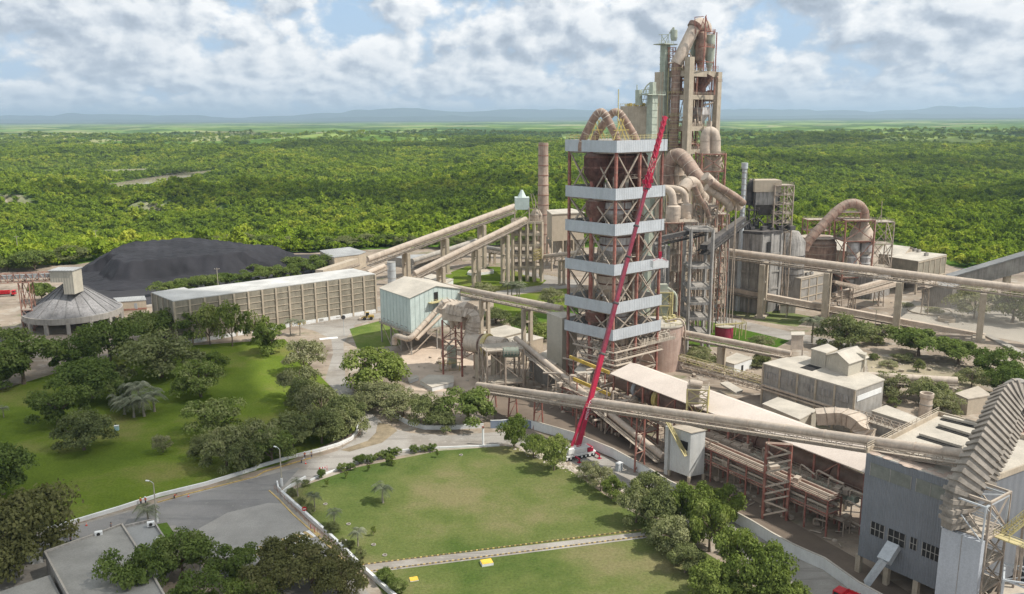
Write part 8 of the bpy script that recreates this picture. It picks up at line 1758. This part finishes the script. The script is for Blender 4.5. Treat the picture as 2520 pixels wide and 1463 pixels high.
# fence on the curved pavement, poles and wire
def railfence(pts, label, h=1.2, mat=m_rail, step=2.2):
    P = [G(*q) for q in pts]; T = thing('rail_fence', label, 'fence', P[0]); m = MB(); m.rail(P, h, w=.06, step=step); m.build('rails', mat, T)
railfence([zh(300, 630), zh(500, 590), zh(640, 550), zh(720, 505), zh(765, 450), zh(772, 410)], 'low wire fence on the pavement at the curve of the left road', mat=m_beam)
railfence([zh(215, 810), zh(300, 900), zh(430, 1030), zh(600, 1180)], 'thin post fence on the pavement beside the left lawn wall', mat=m_rust2)
railfence([zd(470, 1100), zd(620, 1080), zd(800, 1050), zd(1000, 1010)], 'post fence in front of the long hall', mat=m_beam, step=3); railfence([zb(870, 1090), zb(1060, 1130), zb(1250, 1190), zb(1450, 1240)], 'rail fence beside the back road by the crimson tank', mat=m_beam, step=3)
railfence([ze(1210, 830), ze(1350, 815), ze(1520, 790)], 'rail fence beside the curved back road', mat=m_beam, step=3); railfence([ze(1280, 715), ze(1400, 735), ze(1520, 765)], 'yellow rail fence at the foot of the transfer tower', mat=m_yel2, step=3)
# wheel loader
def loader():
    c = G(*zd(932, 1052)); T = thing('wheel_loader', 'small dark yellow wheel loader in front of the long hall', 'wheel loader', c); d = Vector((.97, .22, 0)); s = Vector((-d.y, d.x, 0)); rz = math.atan2(d.y, d.x); P = lambda a, b, z: c + d * a + s * b + Vector((0, 0, z)); y = pmat('machine_yellow', (.42, .28, .05), .6, .2, .5, dust=.3)
    m = MB(); m.box(P(1.6, 0, 1.5), (2.8, 1.7, 1.2), rz); m.box(P(-.9, 0, 1.2), (1.8, 1.2, .8), rz); m.build('body', y, T, bevel=.08); m = MB(); m.box(P(.1, 0, 2.6), (1.5, 1.5, 1.6), rz); cb_ = m.build('cab', m_glass, T, bevel=.06); m = MB(); m.box(P(.1, 0, 3.45), (1.7, 1.7, .12), rz); m.build('cab_roof', y, cb_)
    for a in (-1.3, 1.7):
        for b in (-1, 1): m = MB(); m.tube([P(a, b * 1.25 - .25, .75), P(a, b * 1.25 + .25, .75)], .75, 18); m.build('wheel', m_tyre, T)
    m = MB(); [m.beam(P(-.8, b, 1.7), P(-2.9, b, .7), .22, .35) for b in (-.5, .5)]; m.build('lift_arm', y, T); m = MB(); m.box(P(-3.3, 0, .6), (1., 2.5, 1.), rz); m.box(P(-3.75, 0, .2), (.4, 2.5, .15), rz); m.build('bucket', m_beam, T, bevel=.05)
loader()
def truck(c, ang, label, bed=None, L_=9.):
    c = Vector(c); bed = bed or m_crane; T = thing('dump_truck', label, 'truck', c); d = Vector((math.cos(ang), math.sin(ang), 0)); s = Vector((-d.y, d.x, 0)); P = lambda a, b, z: c + d * a + s * b + Vector((0, 0, z))
    m = MB(); m.box(P(0, 0, 1.), (L_, 1.1, .35), ang); m.build('chassis', m_black, T); m = MB(); m.box(P(L_ * .42, 0, 2.), (1.9, 2.4, 2.2), ang); cb_ = m.build('cab', bed, T, bevel=.12); m = MB(); m.box(P(L_ * .42 + .97, 0, 2.4), (.05, 2., .9), ang); m.box(P(L_ * .42 + .2, 0, 2.5), (1., 2.44, .7), ang); m.build('window', m_glass, cb_)
    b = L_ * .32; vs = [P(x, y, z) for z, k in ((1.4, .85), (3.1, 1.)) for x, y in ((-L_ * .5, -1.25 * k), (L_ * .28, -1.25 * k), (L_ * .28, 1.25 * k), (-L_ * .5, 1.25 * k))]; m = MB(); m.add(vs, [(3, 2, 1, 0), (0, 1, 5, 4), (1, 2, 6, 5), (2, 3, 7, 6), (3, 0, 4, 7)]); m.add([v - Vector((0, 0, .5)) for v in vs[4:]], [(0, 1, 2, 3)])
    for k in range(7): [m.beam(P(-L_ * .48 + k * L_ * .12, q * 1.08, 1.4), P(-L_ * .48 + k * L_ * .12, q * 1.3, 3.15), .12) for q in (-1, 1)]
    m.build('tipper_body', bed, T)
    for a in (-L_ * .36, -L_ * .22, L_ * .36):
        for q in (-1, 1): m = MB(); m.tube([P(a, q * 1.05 - .2, .52), P(a, q * 1.05 + .2, .52)], .52, 16); m.build('wheel', m_tyre, T)
truck(G(*zc(20, 1000)), .25, 'bright red tipper truck at the left edge behind the lattice trestle', pmat('truck_red', (.5, .02, .03), .4, .1, .5), 13)
truck(G(*zk(175, 1560)), 2.3, 'red truck cut by the bottom edge under the grey building chute', MATS['truck_red'], 6)
# people
skinm = pmat('skin', (.30, .17, .11), .7, .05, 5); 
def cl(n, c): return pmat(n, c, .9, .1, 3)
def person(p, ang, top, trousers, hat, pose, label):
    p = Vector(p); T = thing('person', label, 'person', p); d = Vector((math.cos(ang), math.sin(ang), 0)); s = Vector((-d.y, d.x, 0)); q = lambda a, b, z: p + d * a + s * b + Vector((0, 0, z))
    b = .55 if pose == 'bend' else 0.; st = .28 if pose == 'walk' else .05
    hip = (0, 0, .93); ch = (b * .8, 0, 1.35 - b * .35); nk = (b * 1.05, 0, 1.5 - b * .55); hd = (b * 1.25, 0, 1.66 - b * .65)
    J = [hip, ch, nk, hd, (st * .3, .1, .5), (st, .1, .06), (st + .16, .1, .04), (-st * .2, -.1, .5), (-st, -.1, .06), (-st + .16, -.1, .04), (ch[0], .2, ch[2] + .06), (ch[0] + .08 + b * .3, .27, 1.1 - b * .3), (ch[0] + .22 + b * .3, .24, .9 - b * .55), (ch[0], -.2, ch[2] + .06), (ch[0] + .05 + b * .3, -.27, 1.1 - b * .3), (ch[0] + .18 + b * .3, -.24, .9 - b * .55)]
    Ed = [(0, 1), (1, 2), (2, 3), (0, 4), (4, 5), (5, 6), (0, 7), (7, 8), (8, 9), (1, 10), (10, 11), (11, 12), (1, 13), (13, 14), (14, 15)]; Rd = [.15, .17, .06, .11, .08, .05, .05, .08, .05, .05, .07, .05, .035, .07, .05, .035]
    def grow(idx, name, mat, k=1.):
        me = bpy.data.meshes.new(name); mp = {j: n for n, j in enumerate(idx)}; me.from_pydata([tuple(q(*J[j])) for j in idx], [(mp[a], mp[c]) for a, c in Ed if a in mp and c in mp], []); me.materials.append(mat)
        o = bpy.data.objects.new(name, me); COL.objects.link(o); o.parent = T; o.matrix_parent_inverse = Matrix.Translation(-p); sk = o.modifiers.new('skin', 'SKIN'); me.skin_vertices[0].data[0].use_root = True
        for n, j in enumerate(idx): me.skin_vertices[0].data[n].radius = (Rd[j] * k, Rd[j] * k)
        o.modifiers.new('sub', 'SUBSURF').levels = 1; o.modifiers['sub'].render_levels = 1
    grow(list(range(16)), 'body', skinm); grow([1, 0, 2, 10, 11, 13, 14], 'shirt', top, 1.12) if False else grow([0, 1, 10, 11, 13, 14], 'shirt', top, 1.15); grow([0, 4, 5, 7, 8], 'trousers', trousers, 1.18)
    m = MB(); c = q(*hd) + Vector((0, 0, .06)); m.lathe(c, [(.15, 0), (.13, .06), (.09, .12), (.01, .145)], 14); m.lathe(c, [(.19, -.01), (.19, .012)], 14); m.build('helmet' if hat else 'hair', hat or m_black, T, smooth=True)
org, yl, wh, bl, pk, gy = cl('orange_vest', (.75, .13, .04)), cl('helmet_yellow', (.75, .6, .08)), cl('helmet_white', (.8, .8, .8)), cl('dark_blue_trousers', (.05, .06, .10)), cl('pink_shirt', (.6, .25, .35)), cl('grey_shirt', (.3, .32, .36))
person(G(*zg(752, 985)), -1.4, org, bl, yl, 'stand', 'person in an orange vest and yellow helmet, left of the two by the road wall')
person(G(*zg(777, 980)), -1.6, org, bl, wh, 'stand', 'person in an orange vest and white helmet, right of the two by the road wall')
person(G(*zg(930, 955)), -.2, org, bl, None, 'bend', 'person in red bending over the yellow kerb near a cone')
person(G(*zg(378, 1190)), .3, pk, bl, None, 'walk', 'person in a pale pink shirt walking on the left road')
person(G(*zg(595, 1118)), 2.8, gy, bl, None, 'walk', 'person in dark clothes walking beside the broad flat roof')
person(G(*zh(384, 645)), 0., gy, bl, wh, 'bend', 'person in grey crouching at the kerb below the dusty tree belt')
person(G(*zh(405, 612)), -1., org, bl, wh, 'stand', 'person in an orange vest on the pavement beside the tree belt')
person(G(*zh(447, 608)), 2., gy, bl, yl, 'stand', 'person in grey with a yellow helmet on the pavement beside the tree belt')
# white blossoming ground and rubble by the crane, stones
T = thing('rubble_heap', 'pale rubble and sand heaped along the lawn edge right of the crane', 'rubble'  , G(*zi(900, 1190))); m = MB(); r2 = random.Random(21)
for k in range(420):
    t = r2.random(); a = G(*zi(330 + 900 * t, 1040 + 370 * t)); x, y = a.x + r2.gauss(0, 1.2), a.y + r2.gauss(0, .8); s_ = r2.uniform(.12, .55); m.lathe((x, y, .02), [(s_, 0), (s_ * .7, s_ * .4), (.04, s_ * .55)], 5)
o = m.build('rubble', pmat('pale_rubble', (.52, .46, .38), .95, .2, 1.), T); o['kind'] = 'stuff'

# scrub and yard litter
sc_ = [(2150, 885), (2185, 905), (2225, 890), (2260, 915), (2300, 940), (2340, 975), (2380, 1000), (2300, 1020), (2420, 980), (2200, 1000), (1705, 868), (1725, 885), (1760, 892), (1860, 905), (2120, 830), (2160, 850), (2230, 755), (2300, 770), (2090, 870), (2050, 865)]
for i, (x, y) in enumerate(sc_): tree_at(G(x, y), 5 + 2.5 * (i % 3), 2.4 + .8 * (i % 4), 'a' if i % 3 else 'g', 'low scrub bush, number %s from the first, scattered on the dusty yard right of the kiln' % i if 0 else 'low grey green scrub bush on the bare dusty ground right of the kiln', 'scrub bushes on the dusty yard', 'bush', 'scrub_bush')
def litter(px, n, seed, label, mat):
    T = thing('yard_litter', label, 'yard litter', G(*px[0])); P = [G(*p) for p in px]; q = random.Random(seed); m = MB(); k = 0
    x0, x1, y0, y1 = min(p.x for p in P), max(p.x for p in P), min(p.y for p in P), max(p.y for p in P)
    while k < n:
        x, y = q.uniform(x0, x1), q.uniform(y0, y1)
        if not inpoly(x, y, P): continue
        k += 1; s = q.uniform(.2, .8)
        if k % 4 == 0: m.box((x, y, .2 + s * .5), (s * 2.4, s * 1.4, s), q.random() * 3)
        elif k % 4 == 1: m.tube([(x, y, .3), (x + q.uniform(-3, 3), y + q.uniform(-2, 2), .3)], .14, 6)
        else: m.lathe((x, y, .05), [(s, 0), (s * .6, s * .5), (.05, s * .7)], 6)
    o = m.build('litter', mat, T); o['kind'] = 'stuff'
litter([(1690, 930), (1880, 960), (1880, 880), (1700, 850)], 110, 1, 'scattered scrap and pipes on the pale ground behind the kiln roof', m_beam)
litter([(2120, 870), (2420, 900), (2500, 1000), (2200, 1010)], 130, 2, 'scattered scrap and stones among the scrub right of the flat roofed hall', m_cream)
litter([(1640, 720), (2250, 800), (2380, 800), (2380, 745), (1700, 690)], 170, 3, 'scattered material lying under the very long conveyor', m_grey)
litter([(1010, 900), (1230, 960), (1500, 1060), (1400, 900), (1100, 860)], 170, 4, 'scattered scrap at the foot of the drum and banded tower', m_beam)
litter([(1560, 1090), (2090, 1360), (2110, 1300), (1640, 1050)], 150, 5, 'scattered scrap in the shade under the kiln', m_beam)
